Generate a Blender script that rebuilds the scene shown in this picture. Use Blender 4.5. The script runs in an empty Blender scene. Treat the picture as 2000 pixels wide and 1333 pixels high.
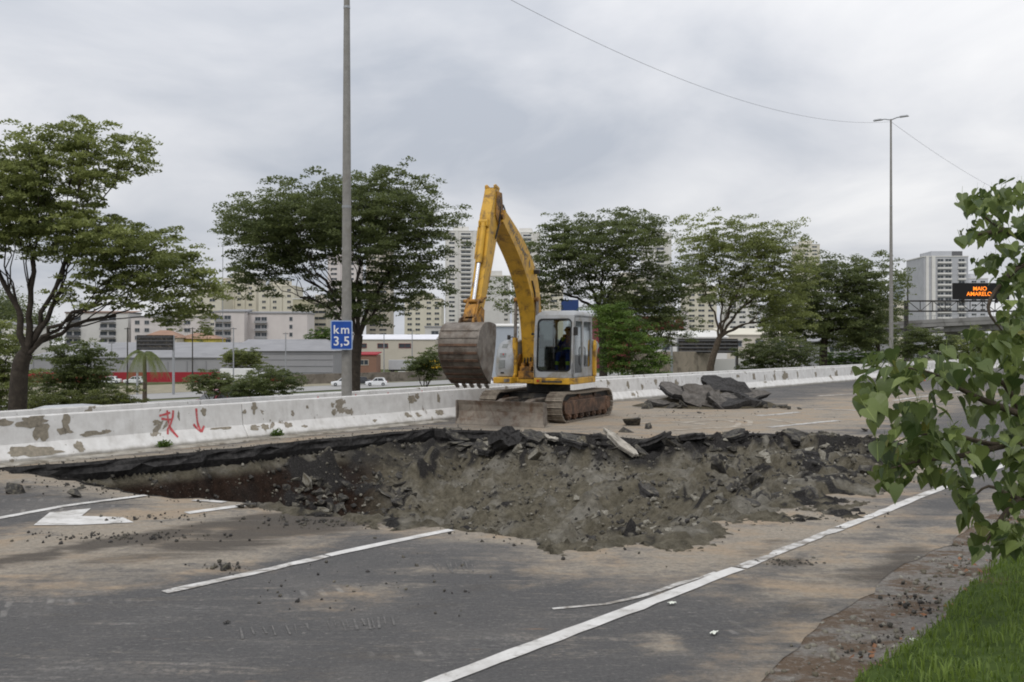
import bpy, bmesh, math, random
import numpy as np
from mathutils import Vector, Matrix, Quaternion, noise, geometry

R = math.radians
random.seed(11)
rng = np.random.default_rng(11)
scene = bpy.context.scene
COL = scene.collection

# ------------------------------------------------------------------ camera
F, CX, HY, CH = 1800.0, 1000.0, 671.0, 2.1      # focal length and horizon in photo pixels, eye height
cam_d = bpy.data.cameras.new("camera")
cam_d.sensor_width = 36.0
cam_d.lens = 36.0 * F / 2000.0
cam_d.clip_start = 0.1
cam_d.clip_end = 6000
cam = bpy.data.objects.new("camera", cam_d)
cam.location = (0, 0, CH)
cam.rotation_euler = (R(90) + math.atan(4.5 / F), 0, 0)
COL.objects.link(cam)
scene.camera = cam

# ------------------------------------------------------------------ world: overcast sky
SUN_EL, SUN_AZ = R(52), R(205)      # azimuth clockwise from +Y: behind the camera, to the left
world = bpy.data.worlds.new("World")
scene.world = world
world.use_nodes = True
wn, wl = world.node_tree.nodes, world.node_tree.links
wn.clear()
w_out = wn.new("ShaderNodeOutputWorld")
w_bg = wn.new("ShaderNodeBackground")
w_bg.inputs["Strength"].default_value = 0.1
sky = wn.new("ShaderNodeTexSky")
sky.sky_type = 'NISHITA'
sky.sun_disc = False
sky.sun_elevation = SUN_EL
sky.sun_rotation = SUN_AZ
sky.dust_density = 3.0
w_tc = wn.new("ShaderNodeTexCoord")
w_sep = wn.new("ShaderNodeSeparateXYZ")
wl.new(w_tc.outputs["Generated"], w_sep.inputs[0])


def wmath(op, a, b=None, clamp=False):
    n = wn.new("ShaderNodeMath")
    n.operation = op
    n.use_clamp = clamp
    for i, v in enumerate((a, b)):
        if v is None:
            continue
        if isinstance(v, (int, float)):
            n.inputs[i].default_value = v
        else:
            wl.new(v, n.inputs[i])
    return n.outputs[0]


w_z = wmath('ADD', wmath('MAXIMUM', w_sep.outputs[2], 0.0), 0.22)
w_comb = wn.new("ShaderNodeCombineXYZ")      # cloud deck seen in perspective
wl.new(wmath('DIVIDE', w_sep.outputs[0], w_z), w_comb.inputs[0])
wl.new(wmath('DIVIDE', w_sep.outputs[1], w_z), w_comb.inputs[1])
w_map = wn.new("ShaderNodeMapping")
w_map.inputs["Location"].default_value = (1.35, 4.1, 0.0)
w_map.inputs["Scale"].default_value = (1.0, 0.9, 1.0)
wl.new(w_comb.outputs[0], w_map.inputs[0])


def wnoise(scale, detail, rough, dist=0.0):
    n = wn.new("ShaderNodeTexNoise")
    n.inputs["Scale"].default_value = scale
    n.inputs["Detail"].default_value = detail
    n.inputs["Roughness"].default_value = rough
    n.inputs["Distortion"].default_value = dist
    wl.new(w_map.outputs[0], n.inputs["Vector"])
    return n.outputs["Fac"]


w_mix = wmath('ADD', wmath('MULTIPLY', wnoise(0.62, 2, 0.45, 0.2), 0.62), wmath('MULTIPLY', wnoise(1.7, 6, 0.52, 0.35), 0.38))
w_ramp = wn.new("ShaderNodeValToRGB")
cr = w_ramp.color_ramp
cr.elements[0].position = 0.40
cr.elements[0].color = (0.50, 0.535, 0.60, 1)
cr.elements[1].position = 0.60
cr.elements[1].color = (0.92, 0.92, 0.93, 1)
e = cr.elements.new(0.50)
e.color = (0.72, 0.735, 0.775, 1)
wl.new(w_mix, w_ramp.inputs[0])
w_gain = wn.new("ShaderNodeVectorMath")       # an overcast sky is brightest overhead
w_gain.operation = 'SCALE'
wl.new(w_ramp.outputs[0], w_gain.inputs[0])
wl.new(wmath('ADD', wmath('MULTIPLY', wmath('MAXIMUM', w_sep.outputs[2], 0.0), 7.0), 8.1), w_gain.inputs["Scale"])
w_m = wn.new("ShaderNodeMix")
w_m.data_type = 'RGBA'
w_m.inputs["Factor"].default_value = 0.95
wl.new(sky.outputs[0], w_m.inputs["A"])
wl.new(w_gain.outputs[0], w_m.inputs["B"])
wl.new(w_m.outputs["Result"], w_bg.inputs["Color"])
wl.new(w_bg.outputs[0], w_out.inputs[0])

sun_d = bpy.data.lights.new("sun", 'SUN')
sun_d.energy = 1.1
sun_d.angle = R(25)
sun_d.color = (1.0, 0.965, 0.91)
sun = bpy.data.objects.new("sun", sun_d)
sdir = Vector((math.sin(SUN_AZ) * math.cos(SUN_EL), math.cos(SUN_AZ) * math.cos(SUN_EL), math.sin(SUN_EL)))
sun.rotation_euler = sdir.to_track_quat('Z', 'Y').to_euler()
sun.location = (0, 0, 60)
COL.objects.link(sun)

scene.view_settings.view_transform = 'Standard'
scene.view_settings.look = 'None'
scene.view_settings.gamma = 1.0
scene.view_settings.exposure = 0.12
scene.view_settings.use_curve_mapping = False
scene.render.engine = 'CYCLES'
scene.cycles.use_denoising = True
scene.cycles.max_bounces = 6
scene.cycles.transparent_max_bounces = 12
scene.cycles.filter_width = 1.9


# ------------------------------------------------------------------ geometry helpers
def gp(x, y, z=0.0):
    """point on the level z that the photo shows at pixel x, y"""
    D = (CH - z) * F / (y - HY)
    return Vector(((x - CX) * D / F, D, z))


def pp(x, y, D):
    """point at distance D ahead of the camera that the photo shows at pixel x, y"""
    return Vector(((x - CX) * D / F, D, CH - (y - HY) * D / F))


P0 = Vector((-8.79, 15.8, 0))
DIR = Vector((0.62, 0.785, 0)).normalized()
NR = Vector((0.785, -0.62, 0)).normalized()


def tw(p):
    q = Vector((p[0], p[1], 0)) - P0
    return q.dot(DIR), q.dot(NR)


def from_tw(t, w, z=0.0):
    q = P0 + DIR * t + NR * w
    return Vector((q.x, q.y, z))


T_S = [-60, 0, 2.4, 5, 10, 35, 107, 150, 5000]
T_Z = [0.0, 0.0, -0.05, -0.95, -1.25, -2.65, -5.7, -6.1, -6.1]


def terrain(x, y):
    s = -tw((x, y))[1]
    return float(np.interp(s, T_S, T_Z))


def on_terrain(px, D):
    x = (px - CX) * D / F
    return Vector((x, D, terrain(x, D)))


class MB:
    """collects shapes; build() links them as ONE mesh object"""

    def __init__(self, M=None):
        self.v, self.f, self.mi = [], [], []
        self.M = M or Matrix.Identity(4)
        self.cur = 0

    def add(self, vs, fs, M=None):
        o = len(self.v)
        T = self.M @ M if M is not None else self.M
        self.v += [tuple(T @ Vector(p)) for p in vs]
        self.f += [tuple(i + o for i in f) for f in fs]
        self.mi += [self.cur] * len(fs)
        return self

    def box(self, c, s, rot=None, taper=1.0):
        x, y, z = s[0] / 2, s[1] / 2, s[2] / 2
        t = taper
        vs = [(-x, -y, -z), (x, -y, -z), (x, y, -z), (-x, y, -z), (-x * t, -y * t, z), (x * t, -y * t, z), (x * t, y * t, z), (-x * t, y * t, z)]
        fs = [(3, 2, 1, 0), (4, 5, 6, 7), (0, 1, 5, 4), (1, 2, 6, 5), (2, 3, 7, 6), (3, 0, 4, 7)]
        M = Matrix.Translation(Vector(c))
        if rot is not None:
            M = M @ rot
        return self.add(vs, fs, M)

    def bx(self, x0, x1, y0, y1, z0, z1):
        return self.box(((x0 + x1) / 2, (y0 + y1) / 2, (z0 + z1) / 2), (x1 - x0, y1 - y0, z1 - z0))

    def prism(self, prof, y0, y1, M=None, inset=None):
        """profile in x,z swept from y0 to y1"""
        n = len(prof)
        area = sum(prof[i][0] * prof[(i + 1) % n][1] - prof[(i + 1) % n][0] * prof[i][1] for i in range(n))
        if area < 0:
            prof = prof[::-1]
        vs = [(p[0], y0, p[1]) for p in prof] + [(p[0], y1, p[1]) for p in prof]
        fs = [tuple(range(n)), tuple(range(2 * n - 1, n - 1, -1))]
        fs += [((i + 1) % n, i, n + i, n + (i + 1) % n) for i in range(n)]
        return self.add(vs, fs, M)

    def tube(self, pts, rad, n=8, cap=True, flat=1.0):
        pts = [Vector(p) for p in pts]
        if isinstance(rad, (int, float)):
            rad = [rad] * len(pts)
        vs, fs = [], []
        a = None
        for i, p in enumerate(pts):
            t = (pts[min(i + 1, len(pts) - 1)] - pts[max(i - 1, 0)]).normalized()
            if a is None:
                a = t.orthogonal().normalized()
            else:
                a = (a - t * a.dot(t))
                a = a.normalized() if a.length > 1e-6 else t.orthogonal().normalized()
            b = t.cross(a)
            for k in range(n):
                w = 2 * math.pi * k / n
                vs.append(p + (a * math.cos(w) + b * math.sin(w) * flat) * rad[i])
        for i in range(len(pts) - 1):
            for k in range(n):
                fs.append((i * n + k, i * n + (k + 1) % n, (i + 1) * n + (k + 1) % n, (i + 1) * n + k))
        if cap:
            fs.append(tuple(range(n - 1, -1, -1)))
            fs.append(tuple(range((len(pts) - 1) * n, len(pts) * n)))
        return self.add(vs, fs)

    def cyl(self, p0, p1, r, n=12, r1=None):
        return self.tube([p0, p1], [r, r if r1 is None else r1], n)

    def build(self, name, mats, parent=None, smooth=None, bevel=0.0, bseg=2):
        me = bpy.data.meshes.new(name)
        me.from_pydata(self.v, [], self.f)
        if not isinstance(mats, (list, tuple)):
            mats = [mats]
        for m in mats:
            me.materials.append(m)
        if len(mats) > 1:
            me.polygons.foreach_set("material_index", self.mi)
        me.update()
        if smooth is not None:
            me.polygons.foreach_set("use_smooth", [True] * len(me.polygons))
            me.set_sharp_from_angle(angle=R(smooth))
        o = link(name, me, parent)
        if bevel:
            b = o.modifiers.new("bevel", 'BEVEL')
            b.width = bevel
            b.segments = bseg
            b.limit_method = 'ANGLE'
            b.angle_limit = R(35)
        return o


def link(name, data, parent=None):
    o = bpy.data.objects.new(name, data)
    COL.objects.link(o)
    if parent is not None:
        o.parent = parent
    return o


def tag(o, label=None, cat=None, group=None, kind=None):
    if label:
        o["label"] = label
    if cat:
        o["category"] = cat
    if group:
        o["group"] = group
    if kind:
        o["kind"] = kind
    return o


def thing(name, label, cat, loc=(0, 0, 0), rz=0.0, group=None):
    o = link(name, None)
    o.location = loc
    o.rotation_euler = (0, 0, rz)
    return tag(o, label, cat, group)


def mesh_np(name, verts, faces4, mat, attrs=None, parent=None, smooth=False):
    """quads from numpy arrays"""
    me = bpy.data.meshes.new(name)
    nv, nf = len(verts), len(faces4)
    k = faces4.shape[1]
    me.vertices.add(nv)
    me.vertices.foreach_set("co", np.asarray(verts, np.float32).ravel())
    me.loops.add(nf * k)
    me.loops.foreach_set("vertex_index", np.asarray(faces4, np.int32).ravel())
    me.polygons.add(nf)
    me.polygons.foreach_set("loop_start", np.arange(0, nf * k, k, dtype=np.int32))
    me.update(calc_edges=True)
    me.validate()
    if attrs:
        for an, av in attrs.items():
            a = me.attributes.new(an, 'FLOAT', 'POINT')
            a.data.foreach_set("value", np.asarray(av, np.float32))
    if smooth:
        me.polygons.foreach_set("use_smooth", np.ones(nf, bool))
    me.materials.append(mat)
    return link(name, me, parent)


def fbm(x, y, z=0.0, o=4):
    return noise.fractal(Vector((x, y, z)), 1.0, 2.0, o)


# ------------------------------------------------------------------ materials
class NT:
    def __init__(self, name):
        self.m = bpy.data.materials.new(name)
        self.m.use_nodes = True
        self.t = self.m.node_tree
        self.n, self.l = self.t.nodes, self.t.links
        self.b = self.n["Principled BSDF"]
        self.out = self.n["Material Output"]
        self.tc = self.n.new("ShaderNodeTexCoord")

    def lk(self, v, s):
        if isinstance(v, (int, float)):
            s.default_value = v
        elif isinstance(v, (tuple, list)):
            s.default_value = tuple(v) + (1,) * (len(s.default_value) - len(v))
        else:
            self.l.new(v, s)

    def mapping(self, rotz=0.0, scale=(1, 1, 1), loc=(0, 0, 0), src=None):
        n = self.n.new("ShaderNodeMapping")
        n.inputs["Rotation"].default_value = (0, 0, rotz)
        n.inputs["Scale"].default_value = scale
        n.inputs["Location"].default_value = loc
        self.l.new(src or self.tc.outputs["Object"], n.inputs[0])
        return n.outputs[0]

    def noise(self, scale, detail=4, rough=0.55, vec=None, dist=0.0):
        n = self.n.new("ShaderNodeTexNoise")
        n.inputs["Scale"].default_value = scale
        n.inputs["Detail"].default_value = detail
        n.inputs["Roughness"].default_value = rough
        n.inputs["Distortion"].default_value = dist
        self.l.new(vec or self.tc.outputs["Object"], n.inputs["Vector"])
        return n.outputs["Fac"]

    def vor(self, scale, vec=None, out="Distance"):
        n = self.n.new("ShaderNodeTexVoronoi")
        n.inputs["Scale"].default_value = scale
        self.l.new(vec or self.tc.outputs["Object"], n.inputs["Vector"])
        return n.outputs[out]

    def ramp(self, v, a, b, ca=(0, 0, 0), cb=(1, 1, 1), extra=()):
        n = self.n.new("ShaderNodeValToRGB")
        c = n.color_ramp
        c.elements[0].position, c.elements[1].position = a, b
        c.elements[0].color, c.elements[1].color = tuple(ca) + (1,), tuple(cb) + (1,)
        for p, q in extra:
            e = c.elements.new(p)
            e.color = tuple(q) + (1,)
        self.l.new(v, n.inputs[0])
        return n.outputs[0]

    def step(self, v, a, b):
        n = self.n.new("ShaderNodeMapRange")
        n.interpolation_type = 'SMOOTHSTEP'
        n.inputs["From Min"].default_value = a
        n.inputs["From Max"].default_value = b
        self.l.new(v, n.inputs["Value"])
        return n.outputs[0]

    def mix(self, fac, a, b, mode='MIX'):
        n = self.n.new("ShaderNodeMix")
        n.data_type = 'RGBA'
        n.blend_type = mode
        self.lk(fac, n.inputs["Factor"])
        self.lk(a, n.inputs["A"])
        self.lk(b, n.inputs["B"])
        return n.outputs["Result"]

    def math(self, op, a, b=0.0, clamp=False):
        n = self.n.new("ShaderNodeMath")
        n.operation = op
        n.use_clamp = clamp
        self.lk(a, n.inputs[0])
        self.lk(b, n.inputs[1])
        return n.outputs[0]

    def attr(self, name):
        n = self.n.new("ShaderNodeAttribute")
        n.attribute_name = name
        return n.outputs["Fac"]

    def sep(self, v):
        n = self.n.new("ShaderNodeSeparateXYZ")
        self.l.new(v, n.inputs[0])
        return n.outputs

    def bump(self, h, strength=0.4, dist=0.02):
        n = self.n.new("ShaderNodeBump")
        n.inputs["Strength"].default_value = strength
        n.inputs["Distance"].default_value = dist
        self.l.new(h, n.inputs["Height"])
        self.l.new(n.outputs[0], self.b.inputs["Normal"])

    def fin(self, col=None, rough=0.7, metal=0.0, spec=0.4):
        if col is not None:
            self.lk(col, self.b.inputs["Base Color"])
        self.lk(rough, self.b.inputs["Roughness"])
        self.b.inputs["Metallic"].default_value = metal
        self.b.inputs["Specular IOR Level"].default_value = spec
        return self.m


def plain(name, c, rough=0.6, var=0.18, scale=6.0, metal=0.0, spec=0.35, bump=0.0, dirt=None, dirt_amt=0.5, dirt_scale=2.5):
    """colour with grain and, where asked, blotches of dirt"""
    t = NT(name)
    n = t.noise(scale, 5, 0.6)
    lo = tuple(max(0, x * (1 - var)) for x in c)
    hi = tuple(min(1, x * (1 + var)) for x in c)
    col = t.ramp(n, 0.3, 0.7, lo, hi)
    if dirt is not None:
        d = t.noise(dirt_scale, 8, 0.68, dist=0.6)
        k = t.step(d, 0.62 - dirt_amt * 0.3, 0.78 - dirt_amt * 0.2)
        col = t.mix(k, col, dirt)
    if bump:
        t.bump(t.noise(scale * 6, 4, 0.6), bump, 0.01)
    return t.fin(col, rough, metal, spec)


def leaf_mat(name, dark, light, trans=0.3, rough=0.5):
    t = NT(name)
    col = t.ramp(t.attr("tint"), 0.0, 1.0, dark, light)
    t.fin(col, rough, 0, 0.3)
    tr = t.n.new("ShaderNodeBsdfTranslucent")
    t.l.new(t.mix(0.5, col, tuple(min(1, c * 1.6) for c in light)), tr.inputs[0])
    mx = t.n.new("ShaderNodeMixShader")
    mx.inputs[0].default_value = trans
    t.l.new(t.b.outputs[0], mx.inputs[1])
    t.l.new(tr.outputs[0], mx.inputs[2])
    t.l.new(mx.outputs[0], t.out.inputs[0])
    return t.m


def glass_mat(name, tint=(0.75, 0.85, 0.85), refl=0.12, gain=0.9):
    t = NT(name)
    tr = t.n.new("ShaderNodeBsdfTransparent")
    tr.inputs[0].default_value = tint + (1,)
    gl = t.n.new("ShaderNodeBsdfGlossy")
    gl.inputs["Roughness"].default_value = 0.04
    gl.inputs[0].default_value = (0.9, 0.95, 0.97, 1)
    lw = t.n.new("ShaderNodeFresnel")
    lw.inputs[0].default_value = 1.5
    mx = t.n.new("ShaderNodeMixShader")
    t.l.new(t.math('ADD', t.math('MULTIPLY', lw.outputs[0], gain), refl * 0.4, True), mx.inputs[0])
    t.l.new(tr.outputs[0], mx.inputs[1])
    t.l.new(gl.outputs[0], mx.inputs[2])
    t.l.new(mx.outputs[0], t.out.inputs[0])
    return t.m


ROADROT = -math.atan2(DIR.y, DIR.x)


def asphalt_mat():
    t = NT("dusty_asphalt")
    along = t.mapping(ROADROT, (0.16, 1.0, 1.0))
    along2 = t.mapping(-0.30, (0.22, 1.5, 1.0), (3.1, 1.7, 0))
    grain = t.noise(34, 7, 0.85)
    col = t.ramp(grain, 0.25, 0.75, (0.045, 0.044, 0.045), (0.135, 0.131, 0.128))
    big = t.noise(0.7, 5, 0.6)
    col = t.mix(t.step(big, 0.42, 0.68), col, t.ramp(grain, 0.3, 0.7, (0.070, 0.067, 0.065), (0.165, 0.157, 0.149)))
    # pale scuffs dragged along the road
    sc = t.noise(2.6, 10, 0.76, along, 0.6)
    sc2 = t.noise(3.5, 10, 0.78, along2, 1.2)
    k = t.math('ADD', t.math('MULTIPLY', t.step(sc, 0.53, 0.66), 0.8), t.step(sc2, 0.54, 0.68), True)
    k = t.math('MULTIPLY', k, t.step(t.noise(16, 7, 0.8), 0.40, 0.60))
    col = t.mix(t.math('MULTIPLY', k, 0.62), col, t.ramp(t.noise(1.3, 3, 0.6), 0.35, 0.65, (0.30, 0.285, 0.265), (0.34, 0.285, 0.22)))
    # lug prints: short slanted bars inside a few bands
    bars = t.n.new("ShaderNodeTexWave")
    bars.inputs["Scale"].default_value = 2.1
    bars.inputs["Distortion"].default_value = 1.2
    t.l.new(t.mapping(ROADROT + 0.5), bars.inputs["Vector"])
    band = t.noise(0.9, 2, 0.4, t.mapping(ROADROT, (0.35, 1.5, 1.0), (7.7, 0.4, 0)))
    lug = t.math('MULTIPLY', t.step(bars.outputs["Fac"], 0.62, 0.95), t.step(band, 0.60, 0.68))
    lug = t.math('MULTIPLY', lug, t.step(t.noise(5, 4, 0.6), 0.42, 0.6))
    col = t.mix(t.math('MULTIPLY', lug, 0.55), col, (0.38, 0.36, 0.33))
    # orange-brown crumbs of soil
    cr_ = t.noise(7.0, 6, 0.7, along)
    col = t.mix(t.math('MULTIPLY', t.step(cr_, 0.66, 0.76), 0.55), col, (0.30, 0.17, 0.085))
    # soil dust trodden out of the pit: broad patches, wheel bands, then grit
    du = t.attr("dust")
    d1 = t.noise(1.1, 12, 0.70, t.mapping(-0.5, (0.6, 1.0, 1.0)), 0.8)
    d2 = t.noise(6.5, 10, 0.80, t.mapping(0.3, (0.8, 1.0, 1.0), (2, 5, 0)), 0.4)
    d3 = t.noise(2.4, 8, 0.66, t.mapping(ROADROT, (0.12, 1.0, 1.0), (1, 3, 0)), 0.2)
    dn = t.math('ADD', t.math('ADD', t.math('MULTIPLY', t.math('SUBTRACT', d1, 0.5), 1.3), t.math('MULTIPLY', t.math('SUBTRACT', d2, 0.5), 1.1)), t.math('MULTIPLY', t.math('SUBTRACT', d3, 0.5), 1.1))
    k = t.step(t.math('ADD', du, t.math('MULTIPLY', dn, t.math('ADD', du, 0.30, True))), 0.14, 0.52)
    dcol = t.ramp(t.noise(17.0, 10, 0.82), 0.30, 0.70, (0.155, 0.134, 0.108), (0.43, 0.375, 0.30))
    dcol = t.mix(t.math('MULTIPLY', t.step(d1, 0.46, 0.62), 0.75), dcol, t.ramp(t.noise(12, 8, 0.8), 0.3, 0.7, (0.23, 0.165, 0.105), (0.45, 0.345, 0.235)))
    col = t.mix(t.math('MULTIPLY', k, 0.92), col, dcol)
    col = t.mix(t.math('MULTIPLY', t.step(t.noise(26, 5, 0.75), 0.60, 0.74), 0.5), col, (0.07, 0.062, 0.054))
    grit = t.noise(24, 8, 0.85, t.mapping(-0.35, (0.45, 1.0, 1.0)))
    col = t.mix(t.math('MULTIPLY', t.step(grit, 0.55, 0.66), 0.6), col, (0.36, 0.335, 0.30))
    col = t.mix(t.math('MULTIPLY', t.step(t.noise(20, 8, 0.85, t.mapping(-0.3, (0.5, 1, 1), (3, 9, 0))), 0.55, 0.66), 0.6), col, (0.045, 0.041, 0.038))
    # dark wet soil smears
    we = t.attr("wet")
    wk = t.step(t.math('ADD', we, t.math('MULTIPLY', t.math('SUBTRACT', sc, 0.5), 1.6)), 0.3, 0.75)
    col = t.mix(t.math('MULTIPLY', wk, 0.92), col, t.ramp(grain, 0.3, 0.7, (0.05, 0.043, 0.036), (0.10, 0.085, 0.07)))
    t.bump(t.math('ADD', t.noise(70, 5, 0.8), t.math('MULTIPLY', t.noise(6, 6, 0.7), 1.5)), 0.6, 0.018)
    return t.fin(col, 0.86, 0, 0.25)


def soil_mat(name="pit_soil"):
    t = NT(name)
    n1, n2, n3 = t.noise(1.1, 6, 0.65), t.noise(7, 7, 0.7), t.noise(38, 5, 0.7)
    col = t.ramp(n2, 0.3, 0.72, (0.095, 0.084, 0.060), (0.28, 0.250, 0.185))
    col = t.mix(t.step(n1, 0.48, 0.66), col, t.ramp(n2, 0.3, 0.7, (0.19, 0.178, 0.150), (0.39, 0.365, 0.31)))
    col = t.mix(t.step(t.attr("red"), 0.1, 0.9), col, t.ramp(n2, 0.3, 0.7, (0.016, 0.010, 0.007), (0.058, 0.034, 0.023)))  # dark red soil, blackened to paint in the shade of an undercut hollow
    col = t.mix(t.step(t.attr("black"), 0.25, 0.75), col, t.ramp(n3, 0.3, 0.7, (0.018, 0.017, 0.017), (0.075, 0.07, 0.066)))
    col = t.mix(t.math('MULTIPLY', t.step(t.attr("brown"), 0.2, 0.9), 0.85), col, t.ramp(n2, 0.3, 0.7, (0.07, 0.058, 0.038), (0.13, 0.108, 0.07)))
    col = t.mix(t.math('MULTIPLY', t.step(n3, 0.60, 0.72), 0.6), col, (0.33, 0.315, 0.275))
    col = t.mix(t.math('MULTIPLY', t.step(n3, 0.40, 0.30), 0.7), col, (0.045, 0.040, 0.033))
    t.bump(t.math('ADD', n2, t.math('MULTIPLY', n3, 0.8)), 1.0, 0.10)
    return t.fin(col, 0.95, 0, 0.15)


def barrier_mat():
    t = NT("peeling_white_paint")
    n = t.noise(4, 6, 0.62)
    col = t.ramp(n, 0.3, 0.7, (0.60, 0.585, 0.56), (0.76, 0.75, 0.73))
    st = t.noise(3.2, 5, 0.6, t.mapping(0, (1.6, 1.6, 0.18)))
    col = t.mix(t.math('MULTIPLY', t.step(st, 0.5, 0.74), 0.4), col, (0.42, 0.40, 0.37))
    z = t.sep(t.tc.outputs["Object"])[2]
    low = t.step(t.math('ADD', z, t.math('MULTIPLY', n, 0.12)), 0.20, 0.06)
    col = t.mix(t.math('MULTIPLY', low, 0.75), col, (0.25, 0.225, 0.175))
    pe = t.noise(1.55, 6, 0.62, t.mapping(0.3, (1.0, 1.0, 0.8), (5.2, 1.1, 0.0)), 0.5)
    pk = t.step(pe, 0.622, 0.630)
    con = t.ramp(t.noise(16, 5, 0.65), 0.3, 0.7, (0.20, 0.175, 0.135), (0.34, 0.305, 0.25))
    col = t.mix(pk, col, con)
    sp = t.noise(11, 4, 0.6)
    col = t.mix(t.math('MULTIPLY', t.step(sp, 0.69, 0.71), 0.8), col, (0.24, 0.22, 0.18))
    t.bump(t.math('SUBTRACT', t.math('MULTIPLY', n, 0.5), pk), 0.5, 0.01)
    return t.fin(col, 0.8, 0, 0.25)


def paint_mat(name="worn_road_paint", wear=0.5):
    t = NT(name)
    a = t.mapping(ROADROT, (0.5, 1.0, 1.0))
    n = t.noise(5, 10, 0.8, a, 0.4)
    col = t.ramp(t.noise(3, 6, 0.7), 0.3, 0.7, (0.46, 0.445, 0.42), (0.70, 0.69, 0.67))
    col = t.mix(t.step(n, 0.70 - 0.30 * wear, 0.82 - 0.24 * wear), col, t.ramp(t.noise(20, 5, 0.7), 0.3, 0.7, (0.14, 0.13, 0.12), (0.30, 0.27, 0.23)))
    t.bump(t.noise(90, 3, 0.6), 0.25, 0.01)
    return t.fin(col, 0.8, 0, 0.25)


def concrete_gutter_mat():
    t = NT("gutter_concrete")
    a = t.mapping(ROADROT, (0.5, 1.0, 1.0))
    n = t.noise(2.2, 7, 0.7, a)
    f = t.noise(24, 5, 0.7)
    col = t.ramp(f, 0.3, 0.7, (0.13, 0.118, 0.104), (0.27, 0.25, 0.225))
    col = t.mix(t.step(n, 0.46, 0.58), col, (0.125, 0.088, 0.06))
    col = t.mix(t.math('MULTIPLY', t.step(t.noise(3.1, 7, 0.72, a), 0.58, 0.70), 0.8), col, (0.46, 0.44, 0.41))
    col = t.mix(t.math('MULTIPLY', t.step(t.noise(1.7, 6, 0.7), 0.60, 0.72), 0.6), col, (0.13, 0.075, 0.045))
    col = t.mix(t.math('MULTIPLY', t.step(t.noise(13, 8, 0.8), 0.52, 0.62), 0.8), col, t.ramp(f, 0.3, 0.7, (0.15, 0.13, 0.11), (0.36, 0.335, 0.30)))
    col = t.mix(t.math('MULTIPLY', t.step(t.noise(19, 7, 0.8), 0.56, 0.64), 0.7), col, (0.055, 0.045, 0.036))
    t.bump(t.math('ADD', f, n), 1.0, 0.03)
    return t.fin(col, 0.9, 0, 0.2)


def ground_mat():
    t = NT("verge_ground")
    n, m = t.noise(0.05, 6, 0.6), t.noise(0.6, 6, 0.65)
    col = t.ramp(m, 0.3, 0.7, (0.035, 0.055, 0.018), (0.10, 0.105, 0.045))
    col = t.mix(t.step(n, 0.45, 0.62), col, t.ramp(m, 0.3, 0.7, (0.17, 0.15, 0.11), (0.30, 0.275, 0.22)))
    return t.fin(col, 0.95, 0, 0.1)


def grass_ground_mat():
    t = NT("turf_soil")
    m = t.noise(5, 6, 0.65)
    col = t.ramp(m, 0.3, 0.7, (0.03, 0.05, 0.012), (0.075, 0.11, 0.025))
    col = t.mix(t.step(t.noise(1.6, 5, 0.6), 0.6, 0.7), col, (0.08, 0.055, 0.03))
    return t.fin(col, 0.95, 0, 0.1)


M = {}
M['asphalt'] = asphalt_mat()
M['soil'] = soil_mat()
M['barrier'] = barrier_mat()
M['paint'] = paint_mat(wear=0.62)
M['paint_mid'] = paint_mat("scuffed_road_paint", 0.72)
M['paint_worn'] = paint_mat("dusty_road_paint", 0.95)
M['gutter'] = concrete_gutter_mat()
M['ground'] = ground_mat()
M['turf'] = grass_ground_mat()
M['cut_asphalt'] = plain('cut_asphalt', (0.038, 0.036, 0.035), 0.9, 0.6, 14, bump=0.8)
M['slab_top'] = plain('slab_top', (0.115, 0.105, 0.095), 0.9, 0.45, 9, bump=1.0, dirt=(0.09, 0.08, 0.07))
M['chunk'] = plain('asphalt_chunk', (0.05, 0.047, 0.044), 0.92, 0.55, 12, bump=0.8, dirt=(0.17, 0.155, 0.12), dirt_amt=0.6)
M['stone'] = plain('pale_stone', (0.27, 0.255, 0.215), 0.92, 0.3, 12, bump=0.6, dirt=(0.12, 0.105, 0.075), dirt_amt=0.7)
M['concrete'] = plain('pole_concrete', (0.25, 0.242, 0.225), 0.85, 0.15, 7, bump=0.2, dirt=(0.22, 0.205, 0.18), dirt_amt=0.4)
M['kerb'] = plain('kerb_concrete', (0.36, 0.335, 0.29), 0.9, 0.25, 4, bump=0.4, dirt=(0.16, 0.14, 0.11), dirt_amt=0.7)
M['peel'] = plain('bare_barrier_concrete', (0.26, 0.23, 0.18), 0.9, 0.3, 14, bump=0.5)
M['red_spray'] = plain('red_spray_paint', (0.50, 0.085, 0.09), 0.7, 0.25, 20, dirt=(0.55, 0.36, 0.35), dirt_amt=0.35, dirt_scale=14)
M['yellow'] = plain('ochre_machine_paint', (0.58, 0.325, 0.030), 0.45, 0.14, 4, spec=0.4, dirt=(0.19, 0.105, 0.03), dirt_amt=0.5, dirt_scale=3.2)
M['yellow_dirty'] = plain('rusty_ochre_paint', (0.42, 0.20, 0.03), 0.6, 0.25, 6, dirt=(0.07, 0.04, 0.02), dirt_amt=0.75, dirt_scale=4)
M['grey_paint'] = plain('light_grey_paint', (0.34, 0.35, 0.36), 0.45, 0.08, 3, spec=0.45, dirt=(0.24, 0.225, 0.19), dirt_amt=0.6)
M['dark'] = plain('black_steel', (0.022, 0.021, 0.020), 0.6, 0.4, 9, dirt=(0.10, 0.085, 0.065), dirt_amt=0.5)
M['wire'] = plain('grey_wire', (0.22, 0.22, 0.23), 0.7, 0.1, 5)
M['rubber'] = plain('black_rubber', (0.018, 0.018, 0.018), 0.75, 0.3, 12)
M['steel_worn'] = plain('worn_steel', (0.20, 0.175, 0.15), 0.55, 0.3, 8, metal=0.25, dirt=(0.10, 0.075, 0.055), dirt_amt=0.65)
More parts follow.
